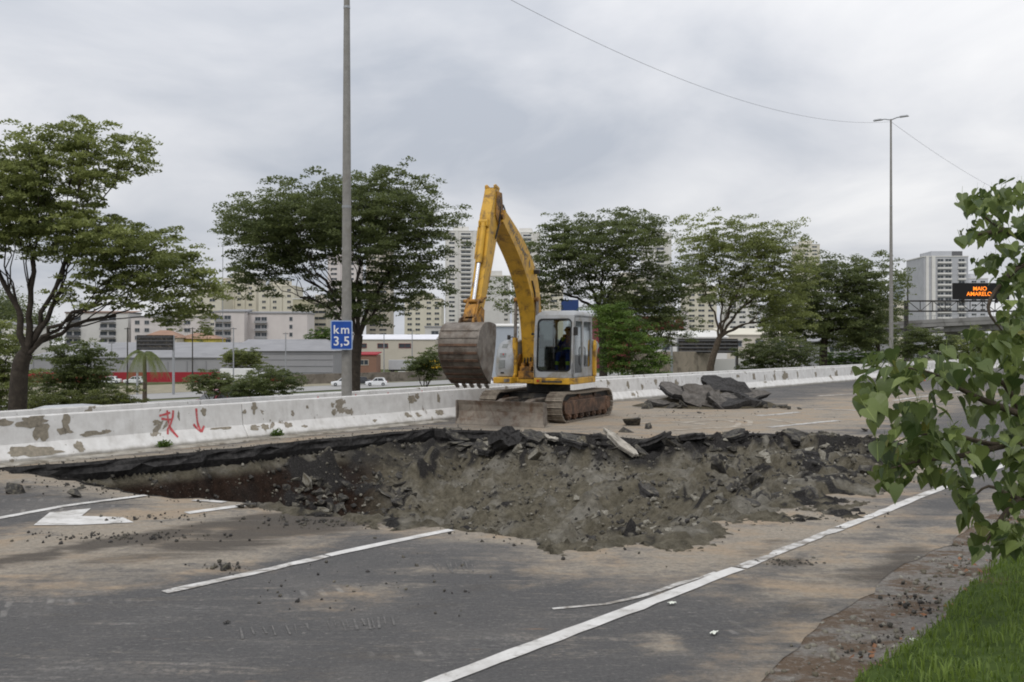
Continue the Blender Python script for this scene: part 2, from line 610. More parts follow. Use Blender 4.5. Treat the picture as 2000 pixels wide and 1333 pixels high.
M['steel_dirty'] = plain('muddy_steel', (0.145, 0.085, 0.055), 0.8, 0.35, 7, bump=0.4, dirt=(0.05, 0.035, 0.027), dirt_amt=0.75)
M['track'] = plain('dusty_track_steel', (0.26, 0.225, 0.18), 0.8, 0.3, 10, bump=0.3, dirt=(0.11, 0.08, 0.06), dirt_amt=0.6)
M['blade_steel'] = plain('dusty_blade_steel', (0.27, 0.235, 0.195), 0.7, 0.25, 6, metal=0.1, dirt=(0.15, 0.10, 0.07), dirt_amt=0.6)
M['chrome'] = plain('polished_rod', (0.75, 0.76, 0.78), 0.2, 0.04, 4, metal=0.9)
M['decal'] = plain('grey_lettering', (0.12, 0.115, 0.11), 0.5, 0.1, 5)
M['white_letter'] = plain('white_lettering', (0.78, 0.78, 0.78), 0.5, 0.05, 5)
M['sign_blue'] = plain('blue_sign_sheet', (0.015, 0.075, 0.36), 0.45, 0.1, 5)
M['sign_edge'] = plain('pale_sign_border', (0.33, 0.42, 0.60), 0.45, 0.08, 5)
M['galv'] = plain('galvanised_steel', (0.34, 0.35, 0.36), 0.45, 0.15, 5, metal=0.6)
M['bark'] = plain('dark_bark', (0.045, 0.036, 0.028), 0.95, 0.4, 9, bump=0.9)
M['bark2'] = plain('brown_bark', (0.085, 0.066, 0.048), 0.95, 0.35, 9, bump=0.9)
M['glass'] = glass_mat('cab_glass', (0.72, 0.77, 0.76))
M['side_glass'] = glass_mat('tinted_side_glass', (0.20, 0.23, 0.23), 0.05, 0.45)
M['tail_red'] = plain('red_lens', (0.45, 0.02, 0.02), 0.3, 0.1)
M['lamp_lens'] = plain('clear_lens', (0.75, 0.76, 0.78), 0.15, 0.05)
M['cone_orange'] = plain('orange_plastic', (0.75, 0.13, 0.03), 0.5, 0.1)
M['cone_white'] = plain('white_plastic', (0.75, 0.75, 0.74), 0.5, 0.06)
M['blue_cloth'] = plain('blue_workwear', (0.018, 0.05, 0.24), 0.85, 0.2, 8)
M['hivis'] = plain('yellow_green_strip', (0.50, 0.68, 0.05), 0.6, 0.1, 8)
M['skin'] = plain('skin', (0.26, 0.13, 0.08), 0.55, 0.1, 9)
M['hair'] = plain('dark_hair', (0.02, 0.016, 0.013), 0.7, 0.2, 20)
M['seat'] = plain('dark_seat_fabric', (0.03, 0.031, 0.034), 0.85, 0.2, 14)
M['win'] = plain('dark_window_glass', (0.045, 0.055, 0.065), 0.18, 0.3, 0.3, spec=0.6)
M['car_glass'] = plain('car_window_glass', (0.02, 0.024, 0.028), 0.1, 0.2, 2, spec=0.6)
M['paper'] = plain('paper', (0.72, 0.74, 0.66), 0.8, 0.1, 8)
M['leaf_dark'] = leaf_mat('dark_tree_leaf', (0.026, 0.042, 0.015), (0.17, 0.20, 0.07), 0.4)
M['leaf_mid'] = leaf_mat('mid_tree_leaf', (0.038, 0.058, 0.018), (0.26, 0.29, 0.095), 0.4)
M['leaf_light'] = leaf_mat('light_tree_leaf', (0.02, 0.042, 0.01), (0.115, 0.155, 0.034))
M['leaf_bright'] = leaf_mat('bright_bush_leaf', (0.028, 0.062, 0.012), (0.16, 0.24, 0.045))
M['leaf_hedge'] = leaf_mat('olive_hedge_leaf', (0.04, 0.052, 0.014), (0.16, 0.18, 0.045))
M['grass'] = leaf_mat('grass_blade', (0.040, 0.075, 0.012), (0.17, 0.235, 0.045), 0.35)
# ------------------------------------------------------------------ the pit outline (ground level)
near_px = [(-60, 915.5), (0, 918), (87, 927), (140, 936), (210, 952), (280, 966), (350, 971), (420, 976), (490, 983), (560, 994), (680, 1010), (792, 1020),
           (885, 1033), (985, 1047), (1042, 1056), (1085, 1069), (1139, 1066), (1200, 1055), (1308, 1049), (1377, 1018), (1465, 1007), (1538, 989),
           (1596, 967), (1673, 950), (1712, 935), (1765, 915)]
far_px = [(1790, 892), (1765, 868), (1731, 857), (1640, 852), (1519, 848), (1440, 846), (1365, 850), (1300, 852), (1250, 858), (1180, 852), (1120, 846),
          (1060, 845), (980, 842), (900, 840), (850, 837), (780, 843), (600, 860), (450, 876), (300, 891), (150, 904), (0, 914), (-60, 914.5)]


def densify(pts, step, jit, closed=False):
    out = []
    n = len(pts)
    for i in range(n if closed else n - 1):
        a, b = pts[i], pts[(i + 1) % n]
        k = max(1, int((b - a).length / step))
        nrm = Vector((-(b - a).y, (b - a).x, 0)).normalized()
        for j in range(k):
            p = a.lerp(b, j / k)
            out.append(p + nrm * jit * fbm(p.x * 2.3, p.y * 2.3, 4.0) * 1.6)
    if not closed:
        out.append(pts[-1])
    return out


near_w = densify([gp(*p) for p in near_px], 0.22, 0.09)
far_w = densify([gp(*p) for p in far_px], 0.22, 0.10)
rim = near_w + far_w
rimA = np.array([(p.x, p.y) for p in rim])
nearA = np.array([(p.x, p.y) for p in near_w])
farA = np.array([(p.x, p.y) for p in far_w])


def inside(poly, x, y):
    """points in polygon, vectorised"""
    px, py = poly[:, 0], poly[:, 1]
    qx, qy = np.roll(px, -1), np.roll(py, -1)
    r = np.zeros(x.shape, bool)
    for a, b, c, d in zip(px, py, qx, qy):
        if b == d:
            continue
        hit = ((b > y) != (d > y)) & (x < (c - a) * (y - b) / (d - b) + a)
        r ^= hit
    return r


def dist_to(A, x, y):
    out = np.full(x.shape, 1e9)
    for a, b in zip(A[:-1], A[1:]):
        ab = b - a
        L = max(1e-9, ab @ ab)
        t = np.clip(((x - a[0]) * ab[0] + (y - a[1]) * ab[1]) / L, 0, 1)
        out = np.minimum(out, np.hypot(x - a[0] - t * ab[0], y - a[1] - t * ab[1]))
    return out


def fb(x, y, s, z=0.0, o=4):
    return np.array([fbm(a * s, b * s, z, o) for a, b in zip(x.ravel(), y.ravel())]).reshape(x.shape)


# ------------------------------------------------------------------ road surface with the pit cut out of it
ROAD_W = 14.3
g = 0.27
gx, gy = np.meshgrid(np.arange(-13, 17, g), np.arange(4, 38, g))
gx, gy = gx.ravel() + rng.uniform(-.07, .07, gx.size), gy.ravel() + rng.uniform(-.07, .07, gy.size)
tt = (gx - P0.x) * DIR.x + (gy - P0.y) * DIR.y
ww = (gx - P0.x) * NR.x + (gy - P0.y) * NR.y
keep = (ww > -1.6) & (ww < ROAD_W - 0.2) & (~inside(rimA, gx, gy)) & (dist_to(np.vstack([rimA, rimA[:1]]), gx, gy) > 0.12)
keep &= (np.hypot(gx, gy) < 30) | (rng.random(gx.size) < 0.3)
edge_r = [from_tw(t, ROAD_W - 0.05 + 0.13 * fbm(t * 0.9, 3.3) + 0.07 * fbm(t * 5, 9)) for t in np.concatenate([np.arange(-28, 12, 0.25), np.arange(12, 160, 4)])]
edge_l = [from_tw(t, -2.0) for t in np.arange(156, -29, -6)]
outer = edge_r + edge_l
pts2 = [Vector((p.x, p.y)) for p in outer] + [Vector((p.x, p.y)) for p in rim] + [Vector((a, b)) for a, b in zip(gx[keep], gy[keep])]
no, nr_ = len(outer), len(rim)
edges = [(i, (i + 1) % no) for i in range(no)] + [(no + i, no + (i + 1) % nr_) for i in range(nr_)]
cv, ce, cf, _, _, _ = geometry.delaunay_2d_cdt(pts2, edges, [], 1, 1e-5)
cv = np.array([(v.x, v.y) for v in cv])
tri = np.array([f for f in cf if len(f) == 3])
cen = cv[tri].mean(axis=1)
tri = tri[~inside(rimA, cen[:, 0], cen[:, 1])]
dr = dist_to(np.vstack([rimA, rimA[:1]]), cv[:, 0], cv[:, 1])
tv = (cv[:, 0] - P0.x) * DIR.x + (cv[:, 1] - P0.y) * DIR.y
wv = (cv[:, 0] - P0.x) * NR.x + (cv[:, 1] - P0.y) * NR.y


def blob(px, py, rt, rw, amp):
    """soft patch of dirt on the road, centred where the photo shows it; rt along, rw across the road, metres"""
    c = gp(px, py)
    a, b = tw(c)
    return amp * np.exp(-((tv - a) / rt) ** 2 - ((wv - b) / rw) ** 2)


dust = 0.62 * np.exp(-dr / 0.8) + 0.02 + 0.30 * np.exp(-((wv - 14.2) / .35) ** 2)
for a in ((150, 1060, 3.2, 1.3, .75), (60, 1110, 2.5, .7, .45), (850, 1120, 2.2, .5, .35), (300, 1000, 2.0, .7, .5), (420, 1075, 2.2, 1.0, .55), (40, 930, 1.2, .6, .6), (1500, 1050, 2.5, .9, .62), (1350, 1080, 1.6, .7, .6), (1150, 1090, 1.3, .45, .5),
          (1620, 1020, 2.5, .8, .6), (1200, 812, 7, 2.6, .75), (1450, 820, 9, 3.0, .75), (1650, 810, 14, 2.5, .6), (1700, 780, 25, 3, .45), (1250, 790, 5, 2, .6),
          (1650, 1110, 2.2, .6, .5), (1780, 1060, 2.0, .6, .45), (300, 905, 9, .35, .45), (1290, 1255, .28, .1, .9)):
    dust = np.maximum(dust, blob(*a))
wet = np.zeros(len(cv))
for a in ((620, 1018, 2.4, .8, 1.1), (250, 1055, 3.0, .32, 1.0), (500, 1040, 2.2, .3, .8), (1480, 1075, 1.0, .2, .6), (1750, 1100, 1.2, .3, .9), (950, 1150, 2.5, .35, .45), (60, 970, 1.5, .2, .6), (1850, 1130, .8, .3, .7), (1620, 1130, 1.2, .25, .5), (1560, 1190, 1.5, .3, .45), (700, 1290, 2.0, .6, .35), (150, 1200, 2.5, .5, .35), (1540, 1100, .35, .12, .9), (1700, 1115, .5, .25, .6), (820, 1030, 1.0, .3, .4), (1290, 845, 4, .6, .4)):
    wet = np.maximum(wet, blob(*a))
zz = 0.012 * fb(cv[:, 0], cv[:, 1], 0.5, 1.0, 3) * (np.hypot(cv[:, 0], cv[:, 1]) < 38)
near_slab = np.exp(-((cv[:, 0] + 7.6) / 2.2) ** 2 - ((cv[:, 1] - 13.6) / 1.6) ** 2)
zz = zz - 0.05 * near_slab * np.exp(-dr / .8)
road_v = np.column_stack([cv, zz])
road = mesh_np("road", road_v, tri, M['asphalt'], {"dust": dust, "wet": wet}, smooth=True)
tag(road, "dusty grey asphalt carriageway around the excavated pit", kind="structure")

# broken edge of the asphalt layers round the pit
mb = MB()
n = len(rim)
ring = []
cxy = rimA.mean(axis=0)
for i, p in enumerate(rim):
    a, b = rim[i - 1], rim[(i + 1) % n]
    nrm = Vector((-(b - a).y, (b - a).x, 0)).normalized()
    j1, j2, j3 = (fbm(p.x * 3, p.y * 3, k) for k in (1, 5, 9))
    zt = -0.012
    top = p - nrm * 0.03
    ring.append([Vector((p.x, p.y, 0.0 + zz[no + i] if False else 0.002)), p + nrm * (0.02 + 0.05 * j1) + Vector((0, 0, -0.05)), p + nrm * (0.0 + 0.10 * j2) + Vector((0, 0, -0.11)),
                 p + nrm * (0.03 + 0.12 * j3) + Vector((0, 0, -0.20)), p - nrm * 0.12 + Vector((0, 0, -0.42))])
vs = [tuple(q) for r_ in ring for q in r_]
fs = []
for i in range(n):
    for k in range(4):
        fs.append((i * 5 + k, i * 5 + k + 1, ((i + 1) % n) * 5 + k + 1, ((i + 1) % n) * 5 + k))
mb.add(vs, fs)
o = mb.build("cut_edge", M['cut_asphalt'], road)

# ------------------------------------------------------------------ the pit itself
g = PG = 0.062
lo, hi = rimA.min(axis=0) - 1.2, rimA.max(axis=0) + 1.2
ax, ay = np.arange(lo[0], hi[0], g), np.arange(lo[1], hi[1], g)
gx, gy = np.meshgrid(ax, ay)
ins = inside(rimA, gx, gy)
dn, df = dist_to(nearA, gx, gy), dist_to(farA, gx, gy)
pxs = CX + gx / gy * F                                   # where along the pit a spot lies, seen from the road side
Hh = np.interp(pxs, [-50, 150, 300, 480, 620, 760, 900, 1100, 1350, 1500, 1650, 1800], [0.9, 1.3, 2.6, 3.2, 2.8, 1.75, 1.45, 1.30, 0.95, 0.60, 0.40, 0.3])
kf = np.interp(pxs, [0, 480, 650, 800, 1000, 1400, 1800], [2.4, 2.2, 0.9, 0.42, 0.22, 0.12, 0.08])
kn = np.interp(pxs, [0, 480, 600, 760, 1100, 1400, 1800], [2.6, 2.4, 1.3, 1.0, 0.95, 0.6, 0.35])
t0 = np.interp(pxs, [0, 700, 1000, 1800], [0.30, 0.28, 0.30, 0.20])
spill = np.interp(pxs, [480, 580, 700, 820, 900, 1010, 1080, 1200, 1350, 1600, 1740, 1800], [0, .40, .45, .22, .04, .04, .28, .32, .55, .6, .5, .2])
spn = fb(gx, gy, 1.3, 12.0, 4)
spill = np.clip(spill * (1 + 1.3 * spn), 0, 1.2)
over = np.clip(spill / 0.25, 0, 1)
A_, B_, C_ = 0.06 - 0.09 * over + kn * dn, t0 + kf * df, Hh
k = 6.0
dep = -np.log(np.exp(-k * A_) + np.exp(-k * B_) + np.exp(-k * C_)) / k
dep = np.maximum(dep, -0.05)
n1, n2, n3 = fb(gx, gy, 0.55, 2.0, 4), fb(gx, gy, 1.9, 7.0, 4), fb(gx, gy, 6.0, 3.0, 3)
rub = np.interp(pxs, [0, 500, 1300, 1500, 1800], [0.6, 1.0, 1.0, 1.5, 1.6])
amp = np.clip(np.minimum(dn, df) / 0.5, 0.15, 1) * rub
z = -dep + amp * (0.22 * n1 + 0.17 * n2 + 0.075 * n3)
hz = 0.33 * np.exp(-((pxs - 1540) / 150) ** 2 - ((dn - 1.6) / 1.2) ** 2) + 0.30 * np.exp(-((pxs - 760) / 90) ** 2 - ((dn - 2.0) / 1.1) ** 2) + 0.22 * np.exp(-((pxs - 1330) / 90) ** 2 - ((dn - .9) / .5) ** 2)
z = z + hz
crng = np.random.default_rng(19)
for _ in range(1500):                                    # clods and small heaps
    cj, ci = crng.integers(0, gx.shape[0]), crng.integers(0, gx.shape[1])
    if not ins[cj, ci]:
        continue
    pq = pxs[cj, ci]
    smooth_zone = abs(pq - 950) < 110 and 0.2 < dn[cj, ci] < 3.2
    rub_zone = (560 < pq < 830) or pq > 1330 or df[cj, ci] < 1.3
    if smooth_zone or (not rub_zone and crng.random() < 0.45):
        continue
    rc = crng.uniform(0.10, 0.20) + (0.32 * crng.random() ** 3 if rub_zone else 0.1 * crng.random() ** 2)
    hc = rc * crng.uniform(0.35, 0.8)
    w_ = int(rc / PG) + 2
    sl = np.s_[max(0, cj - w_):cj + w_ + 1, max(0, ci - w_):ci + w_ + 1]
    ang, st = crng.uniform(0, 3.14), crng.uniform(.6, 1.0)
    ex_, ey_ = gx[sl] - gx[cj, ci], gy[sl] - gy[cj, ci]
    u_, v_ = ex_ * math.cos(ang) + ey_ * math.sin(ang), (-ex_ * math.sin(ang) + ey_ * math.cos(ang)) / st
    q2 = np.maximum(np.abs(u_), np.abs(v_)) * .5 + np.hypot(u_, v_) * .5
    z[sl] += hc * np.clip(1.35 * (1 - q2 / rc), 0, 1) ** 0.8 * np.clip(np.minimum(dn, df)[sl] / .3, 0, 1)
z = np.minimum(z, 0.16)
lip = np.where(dn < spill, (0.05 + 0.05 * spn) * np.clip(1 - dn / np.maximum(spill, .01), 0, 1) + 0.05 * n3 + 0.05 * np.random.default_rng(3).normal(0, .35, gx.shape) - 0.012, -0.35)
z = np.where(ins, z, np.where(df < dn, -0.35, np.maximum(lip, -0.35)))
z = np.minimum(z, np.where(ins & (np.minimum(dn, df) < 0.12) & (over < 0.5), -0.05, 9))
red = np.clip(np.interp(pxs, [60, 200, 640, 800], [0.0, 1.0, 1.0, 0.0]) * np.clip((-z - 0.36) / 0.25, 0, 1.3) + 0.12 * n2, 0, 1)  # deep left wall: red soil mask that also carries the undercut's painted shade
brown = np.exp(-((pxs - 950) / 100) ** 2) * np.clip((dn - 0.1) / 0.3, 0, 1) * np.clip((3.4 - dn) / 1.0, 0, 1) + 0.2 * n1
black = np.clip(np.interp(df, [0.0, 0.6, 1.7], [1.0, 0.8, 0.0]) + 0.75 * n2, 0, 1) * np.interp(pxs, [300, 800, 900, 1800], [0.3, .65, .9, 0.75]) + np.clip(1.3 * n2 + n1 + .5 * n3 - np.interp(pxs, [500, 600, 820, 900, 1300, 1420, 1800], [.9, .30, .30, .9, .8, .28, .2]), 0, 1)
vs = np.column_stack([gx.ravel(), gy.ravel(), z.ravel()])
W = len(ax)
ii = np.arange((len(ay) - 1) * W).reshape(len(ay) - 1, W)[:, :-1].ravel()
near_in = (ins | (np.minimum(dn, df) < 0.35) | (dn < spill + .15)).ravel()
q = np.column_stack([ii, ii + 1, ii + 1 + W, ii + W])
q = q[near_in[q].all(axis=1)]
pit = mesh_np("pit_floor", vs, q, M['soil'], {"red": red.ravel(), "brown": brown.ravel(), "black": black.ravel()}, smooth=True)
tag(pit, "brown and olive soil slopes of the excavated pit", kind="structure")
PZ, PINS, PAX, PAY = z, ins, ax, ay


def pit_z(x, y):
    i, j = int((x - PAX[0]) / PG), int((y - PAY[0]) / PG)
    if 0 <= i < len(PAX) - 1 and 0 <= j < len(PAY) - 1 and PINS[j, i]:
        return float(PZ[j, i])
    return 0.0


def pit_at(px, py):
    """point of the pit's surface that shows at this pixel"""
    D = CH * F / (py - HY)
    for _ in range(400):
        p = pp(px, py, D)
        if p.z <= pit_z(p.x, p.y):
            return p
        D += 0.05
    return gp(px, py)


def catmull(P, n=24):
    out = []
    for i in range(len(P) - 1):
        p0, p1, p2, p3 = P[max(i - 1, 0)], P[i], P[i + 1], P[min(i + 2, len(P) - 1)]
        for k in range(n):
            u = k / n
            out.append(0.5 * ((2 * p1) + (p2 - p0) * u + (2 * p0 - 5 * p1 + 4 * p2 - p3) * u * u + (3 * p1 - p0 - 3 * p2 + p3) * u ** 3))
    out.append(P[-1])
    return out


M['faint_print'] = plain('faint_tyre_print', (0.17, 0.162, 0.152), 0.95, 0.35, 14, dirt=(0.10, .097, .094), dirt_amt=.9, dirt_scale=9)
M['dust_track'] = plain('dust_track', (0.42, 0.375, 0.31), 0.95, 0.25, 6, dirt=(0.24, .2, .16), dirt_amt=.8)


# ------------------------------------------------------------------ painted markings, gutter, kerb strip, grass bank
def strip(name, pts, width, mat, z=0.0075, parent=None, jag=0.0):
    vs, fs = [], []
    dense = []
    for a, b in zip(pts[:-1], pts[1:]):
        k = max(1, int((b - a).length / 0.2))
        dense += [a.lerp(b, j / k) for j in range(k)]
    dense.append(pts[-1])
    for i, p in enumerate(dense):
        d = (dense[min(i + 1, len(dense) - 1)] - dense[max(i - 1, 0)]).normalized()
        nn = Vector((-d.y, d.x, 0))
        ja, jb = jag * fbm(p.x * 5, p.y * 5, 1), jag * fbm(p.x * 5, p.y * 5, 7)
        zb = 0.012 * fbm(p.x * .5, p.y * .5, 1.0, 3) + z
        vs += [p + nn * (width / 2 + ja) + Vector((0, 0, zb)), p - nn * (width / 2 + jb) + Vector((0, 0, zb))]
    for i in range(len(dense) - 1):
        fs.append((2 * i + 1, 2 * i + 3, 2 * i + 2, 2 * i))
    return MB().add(vs, fs).build(name, mat, parent)


def flat_poly(name, pts, mat, z=0.0075, parent=None):
    q = [Vector((p.x, p.y, 0.012 * fbm(p.x * .5, p.y * .5, 1.0, 3) + z)) for p in pts]
    vs, fs = q, [tuple(range(len(q)))]
    return MB().add(vs, fs).build(name, mat, parent)


e0, e1, e2, e3 = gp(780, 1361), gp(1440, 1112), gp(1640, 1033), gp(1860, 946)
strip("edge_line", [e0 - (e1 - e0) * 0.7, e0, e1], 0.135, M['paint'], parent=road, jag=0.014)
strip("edge_line", [e1 + (e2 - e1) * .02, e2 - (e2 - e1) * .02], 0.12, M['paint_worn'], parent=road, jag=0.04)
strip("edge_line", [e2, e3, gp(2100, 858)], 0.13, M['paint_mid'], parent=road, jag=0.025)
for q0 in ([(1330, 826), (1400, 822), (1440, 826), (1432, 834), (1380, 838), (1300, 842)], [(1420, 818), (1460, 822), (1462, 830), (1440, 834)], [(1240, 812), (1330, 816), (1420, 812)], [(1500, 818), (1560, 828), (1620, 830)], [(1230, 828), (1300, 824), (1380, 830)]):
    strip("tyre_track", catmull([gp(*q_) for q_ in q0], 6), 0.16, M['dust_track'], parent=road, jag=0.05, z=0.006)
for x0, y0, x1, y1, nb_ in ((470, 1228, 600, 1218, 7), (640, 1214, 765, 1205, 11), (850, 1102, 920, 1096, 8)):
    for k in range(nb_):
        u = k / (nb_ - 1)
        x, y = x0 + (x1 - x0) * u + random.uniform(-3, 3), y0 + (y1 - y0) * u
        strip("tyre_print", [gp(x, y), gp(x + random.uniform(4, 8), y + random.uniform(13, 22))], random.uniform(0.010, 0.018), M['faint_print'], parent=road, jag=0.014, z=0.006)
strip("tyre_drag_line", [gp(1080, 1190), gp(1180, 1180), gp(1250, 1165), gp(1330, 1140), gp(1400, 1120)], 0.05, M['paint_worn'], parent=road, jag=0.03, z=0.006)
strip("lane_line", [gp(322, 1157), gp(638, 1087)], 0.12, M['paint_worn'], parent=road, jag=0.025)
strip("lane_line", [gp(640, 1086), gp(882, 1036)], 0.125, M['paint'], parent=road, jag=0.01)
strip("lane_line", [gp(-140, 1036), gp(0, 1011.5), gp(120, 990), gp(285, 968)], 0.13, M['paint_mid'], parent=road, jag=0.02)
flat_poly("arrow_marking", [gp(66, 1026), gp(98, 1001), gp(178, 994), gp(160, 1008), gp(240, 1011), gp(262, 1021), gp(150, 1026)], M['paint_mid'], parent=road)
strip("arrow_shaft", [gp(365, 1003), gp(476, 988)], 0.16, M['paint'], parent=road, jag=0.02)
strip("arrow_shaft", [gp(378, 977), gp(440, 982)], 0.12, M['paint_worn'], parent=road, jag=0.03)
for a in ([(1600, 773.5), (1745, 766)], [(1745, 783), (1900, 762)], [(1480, 812), (1560, 806)], [(1590, 800), (1690, 803)], [(1500, 835), (1640, 822)]):
    strip("lane_line", [gp(*q_) for q_ in a], 0.22, M['paint_worn'], parent=road, jag=0.05)

# gutter
ts = np.arange(-28, 60, 0.2)
vs, fs = [], []
ws = [13.9, 14.25, 14.5, 14.75, 15.02, 15.2]
zs = [-0.004, -0.004, -0.012, -0.008, 0.03, 0.02]
for t in ts:
    for w, zc in zip(ws, zs):
        p = from_tw(t, w + 0.02 * fbm(t * 2, w * 3))
        vs.append((p.x, p.y, zc + 0.012 * fbm(p.x * .5, p.y * .5, 1.0, 3) * (1 if w < 14.6 else 0) + 0.012 * fbm(p.x * 3, p.y * 3, 2) * (0 if w < 14.4 else 1)))
for i in range(len(ts) - 1):
    for k in range(5):
        fs.append((i * 6 + k, i * 6 + 6 + k, i * 6 + 7 + k, i * 6 + 1 + k)[::-1])
gut = MB().add(vs, fs).build("gutter", M['gutter'], smooth=60)
tag(gut, "dirty broken concrete gutter between asphalt and grass", kind="structure")

# grass bank, rising to where the photographer stands
ts, ws2 = np.arange(-25, 60, 0.3), np.concatenate([np.arange(14.6, 18, 0.13), np.arange(18, 40, 1.5)])


def bank_z(t, w):
    e_ = 14.84 + 0.12 * fbm(t * 0.8, 5.5)
    d = w - e_
    return 0.0 + min(0.07, max(-0.06, d * 0.6)) + 0.17 * max(0, d) * (1 if d < 6 else 6 / d) + 0.03 * fbm(t * 1.3, w * 1.3, 8)


vs = []
for t in ts:
    for w in ws2:
        p = from_tw(t, w)
        vs.append((p.x, p.y, bank_z(t, w)))
nw = len(ws2)
fs = [(i * nw + k, (i + 1) * nw + k, (i + 1) * nw + k + 1, i * nw + k + 1)[::-1] for i in range(len(ts) - 1) for k in range(nw - 1)]
bank = MB().add(vs, fs).build("grass_bank", M['turf'], smooth=60)
tag(bank, "grassy bank beside the gutter", kind="structure")

NB = 70000
t_ = rng.uniform(-16, 12, NB)
w_ = 14.82 + np.abs(rng.beta(1.0, 2.0, NB)) * 6.0
c = np.array([tuple(from_tw(a, b, bank_z(a, b))) for a, b in zip(t_, w_)])
vis = (c[:, 1] > 2.2) & (c[:, 0] / np.maximum(c[:, 1], .1) > 0.1) & (c[:, 1] < 16)
c = c[vis]
NB = len(c)
cl = np.array([fbm(a * 2.2, b * 2.2, 6.0, 3) for a, b in c[:, :2]])
h = (0.032 + 0.045 * rng.random(NB)) * (1 + 0.9 * np.clip(cl, -0.6, 1.0))
az = rng.uniform(0, 2 * np.pi, NB)
lean = rng.uniform(0.1, 0.9, NB)
d = np.column_stack([np.cos(az), np.sin(az), np.zeros(NB)])
sd = np.column_stack([-np.sin(az), np.cos(az), np.zeros(NB)]) * (0.0035 + 0.003 * rng.random(NB))[:, None]
up = np.array([0, 0, 1.0])
mid = c + up * (h * 0.6)[:, None] + d * (h * lean * 0.3)[:, None]
tip = c + up * (h * (1 - 0.3 * lean))[:, None] + d * (h * lean)[:, None]
V = np.stack([c - sd, c + sd, mid + sd * .8, mid - sd * .8, tip], 1).reshape(-1, 3)
b5 = np.arange(NB)[:, None] * 5
tr = np.vstack([b5 + [0, 1, 2], b5 + [0, 2, 3], b5 + [3, 2, 4]])
tint = np.repeat(np.clip(0.5 + 0.4 * cl + rng.normal(0, .25, NB), 0, 1), 5)
gr = mesh_np("grass", V, tr, M['grass'], {"tint": tint})
tag(gr, "short green grass on the bank at lower right", "grass", kind="stuff")

# ground beyond the barrier, dropping to the lower town
srow = [0.6, 1.2, 2.4, 3.5, 5, 7, 10, 16, 24, 35, 55, 80, 107, 130, 150, 220, 400, 900, 2500, 4500]
trow = list(np.arange(-60, 200, 5)) + [250, 350, 500, 800, 1500, 3000, 4500]
trow = [-3500, -1500, -600, -250, -120] + trow
vs = []
for t in trow:
    for s in srow:
        p = from_tw(t, -s)
        zz_ = terrain(p.x, p.y)
        if 2.4 < s < 60:
            zz_ += 0.12 * fbm(p.x * .15, p.y * .15)
        if s <= 1.5:
            zz_ = -0.02
        vs.append((p.x, p.y, zz_))
ns = len(srow)
fs = [(i * ns + k, (i + 1) * ns + k, (i + 1) * ns + k + 1, i * ns + k + 1) for i in range(len(trow) - 1) for k in range(ns - 1)]
ter = MB().add(vs, fs).build("ground", M['ground'], smooth=60)
tag(ter, "ground falling away beyond the barrier to the lower town", kind="structure")

M['lower_asphalt'] = plain('pale_lower_asphalt', (0.30, 0.295, 0.285), 0.85, 0.12, 0.4)
M['lower_verge'] = plain('dry_verge', (0.25, 0.225, 0.16), 0.95, 0.25, 0.5)


def lower_strip(name, s0, s1, t0_, t1_, mat, dz, label):
    vs, fs = [], []
    tl = np.arange(t0_, t1_, 6)
    sl = np.linspace(s0, s1, 7)
    for t in tl:
        for s in sl:
            p = from_tw(t, -s)
            vs.append((p.x, p.y, terrain(p.x, p.y) + dz + (0.12 if 2.4 < s < 60 else 0)))
    for i in range(len(tl) - 1):
        for k in range(6):
            fs.append((i * 7 + k, (i + 1) * 7 + k, (i + 1) * 7 + k + 1, i * 7 + k + 1))
    o = MB().add(vs, fs).build(name, mat)
    return tag(o, label, kind="structure")


lower_strip("lower_road", 44, 82, -60, 200, M['lower_asphalt'], 0.06, "pale lower road beyond the barrier")
lower_strip("frontage_road", 92, 116, -60, 230, M['lower_asphalt'], 0.06, "frontage road before the warehouses")
lower_strip("dry_verge", 116, 150, -60, 120, M['lower_verge'], 0.08, "dry verge before the red based warehouse")
lower_strip("side_carriageway", 5.6, 13, -40, 30, M['lower_asphalt'], 0.10, "pale carriageway just behind the barrier")

# ------------------------------------------------------------------ barriers
foot_px = [(0, 909), (450, 863), (883, 820), (1210, 784), (1600, 750), (1690, 742.5), (1800, 733)]
foot = [gp(*p) for p in foot_px]
foot = [foot[0] - (foot[1] - foot[0]) * 2.2] + foot + [foot[-1] + (foot[-1] - foot[-2]).normalized() * 30, foot[-1] + (foot[-1] - foot[-2]).normalized() * 70]


path = catmull(foot)
cum = [0.0]
for a, b in zip(path[:-1], path[1:]):
    cum.append(cum[-1] + (b - a).length)
TOTAL = cum[-1]
pathA = np.array([tuple(p) for p in path])


def foot_at(s):
    return Vector([float(np.interp(s, cum, pathA[:, k])) for k in range(3)])


def frame_at(s):
    p = foot_at(s)
    d = (foot_at(s + 0.4) - foot_at(s - 0.4)).normalized()
    return p, d, Vector((d.y, -d.x, 0))      # right = towards the road


def s_of_px(px):
    best = min(range(len(path)), key=lambda i: abs(CX + path[i].x / max(path[i].y, .1) * F - px) if path[i].y > 3 else 1e9)
    s0_ = cum[best]
    return min((s0_ + k * 0.02 for k in range(-60, 60)), key=lambda s: abs(CX + foot_at(s).x / foot_at(s).y * F - px))


PROF = [(0.0, -0.03), (0.0, 0.075), (-0.17, 0.32), (-0.225, 0.80), (-0.375, 0.80), (-0.43, 0.32), (-0.60, 0.075), (-0.60, -0.03)]


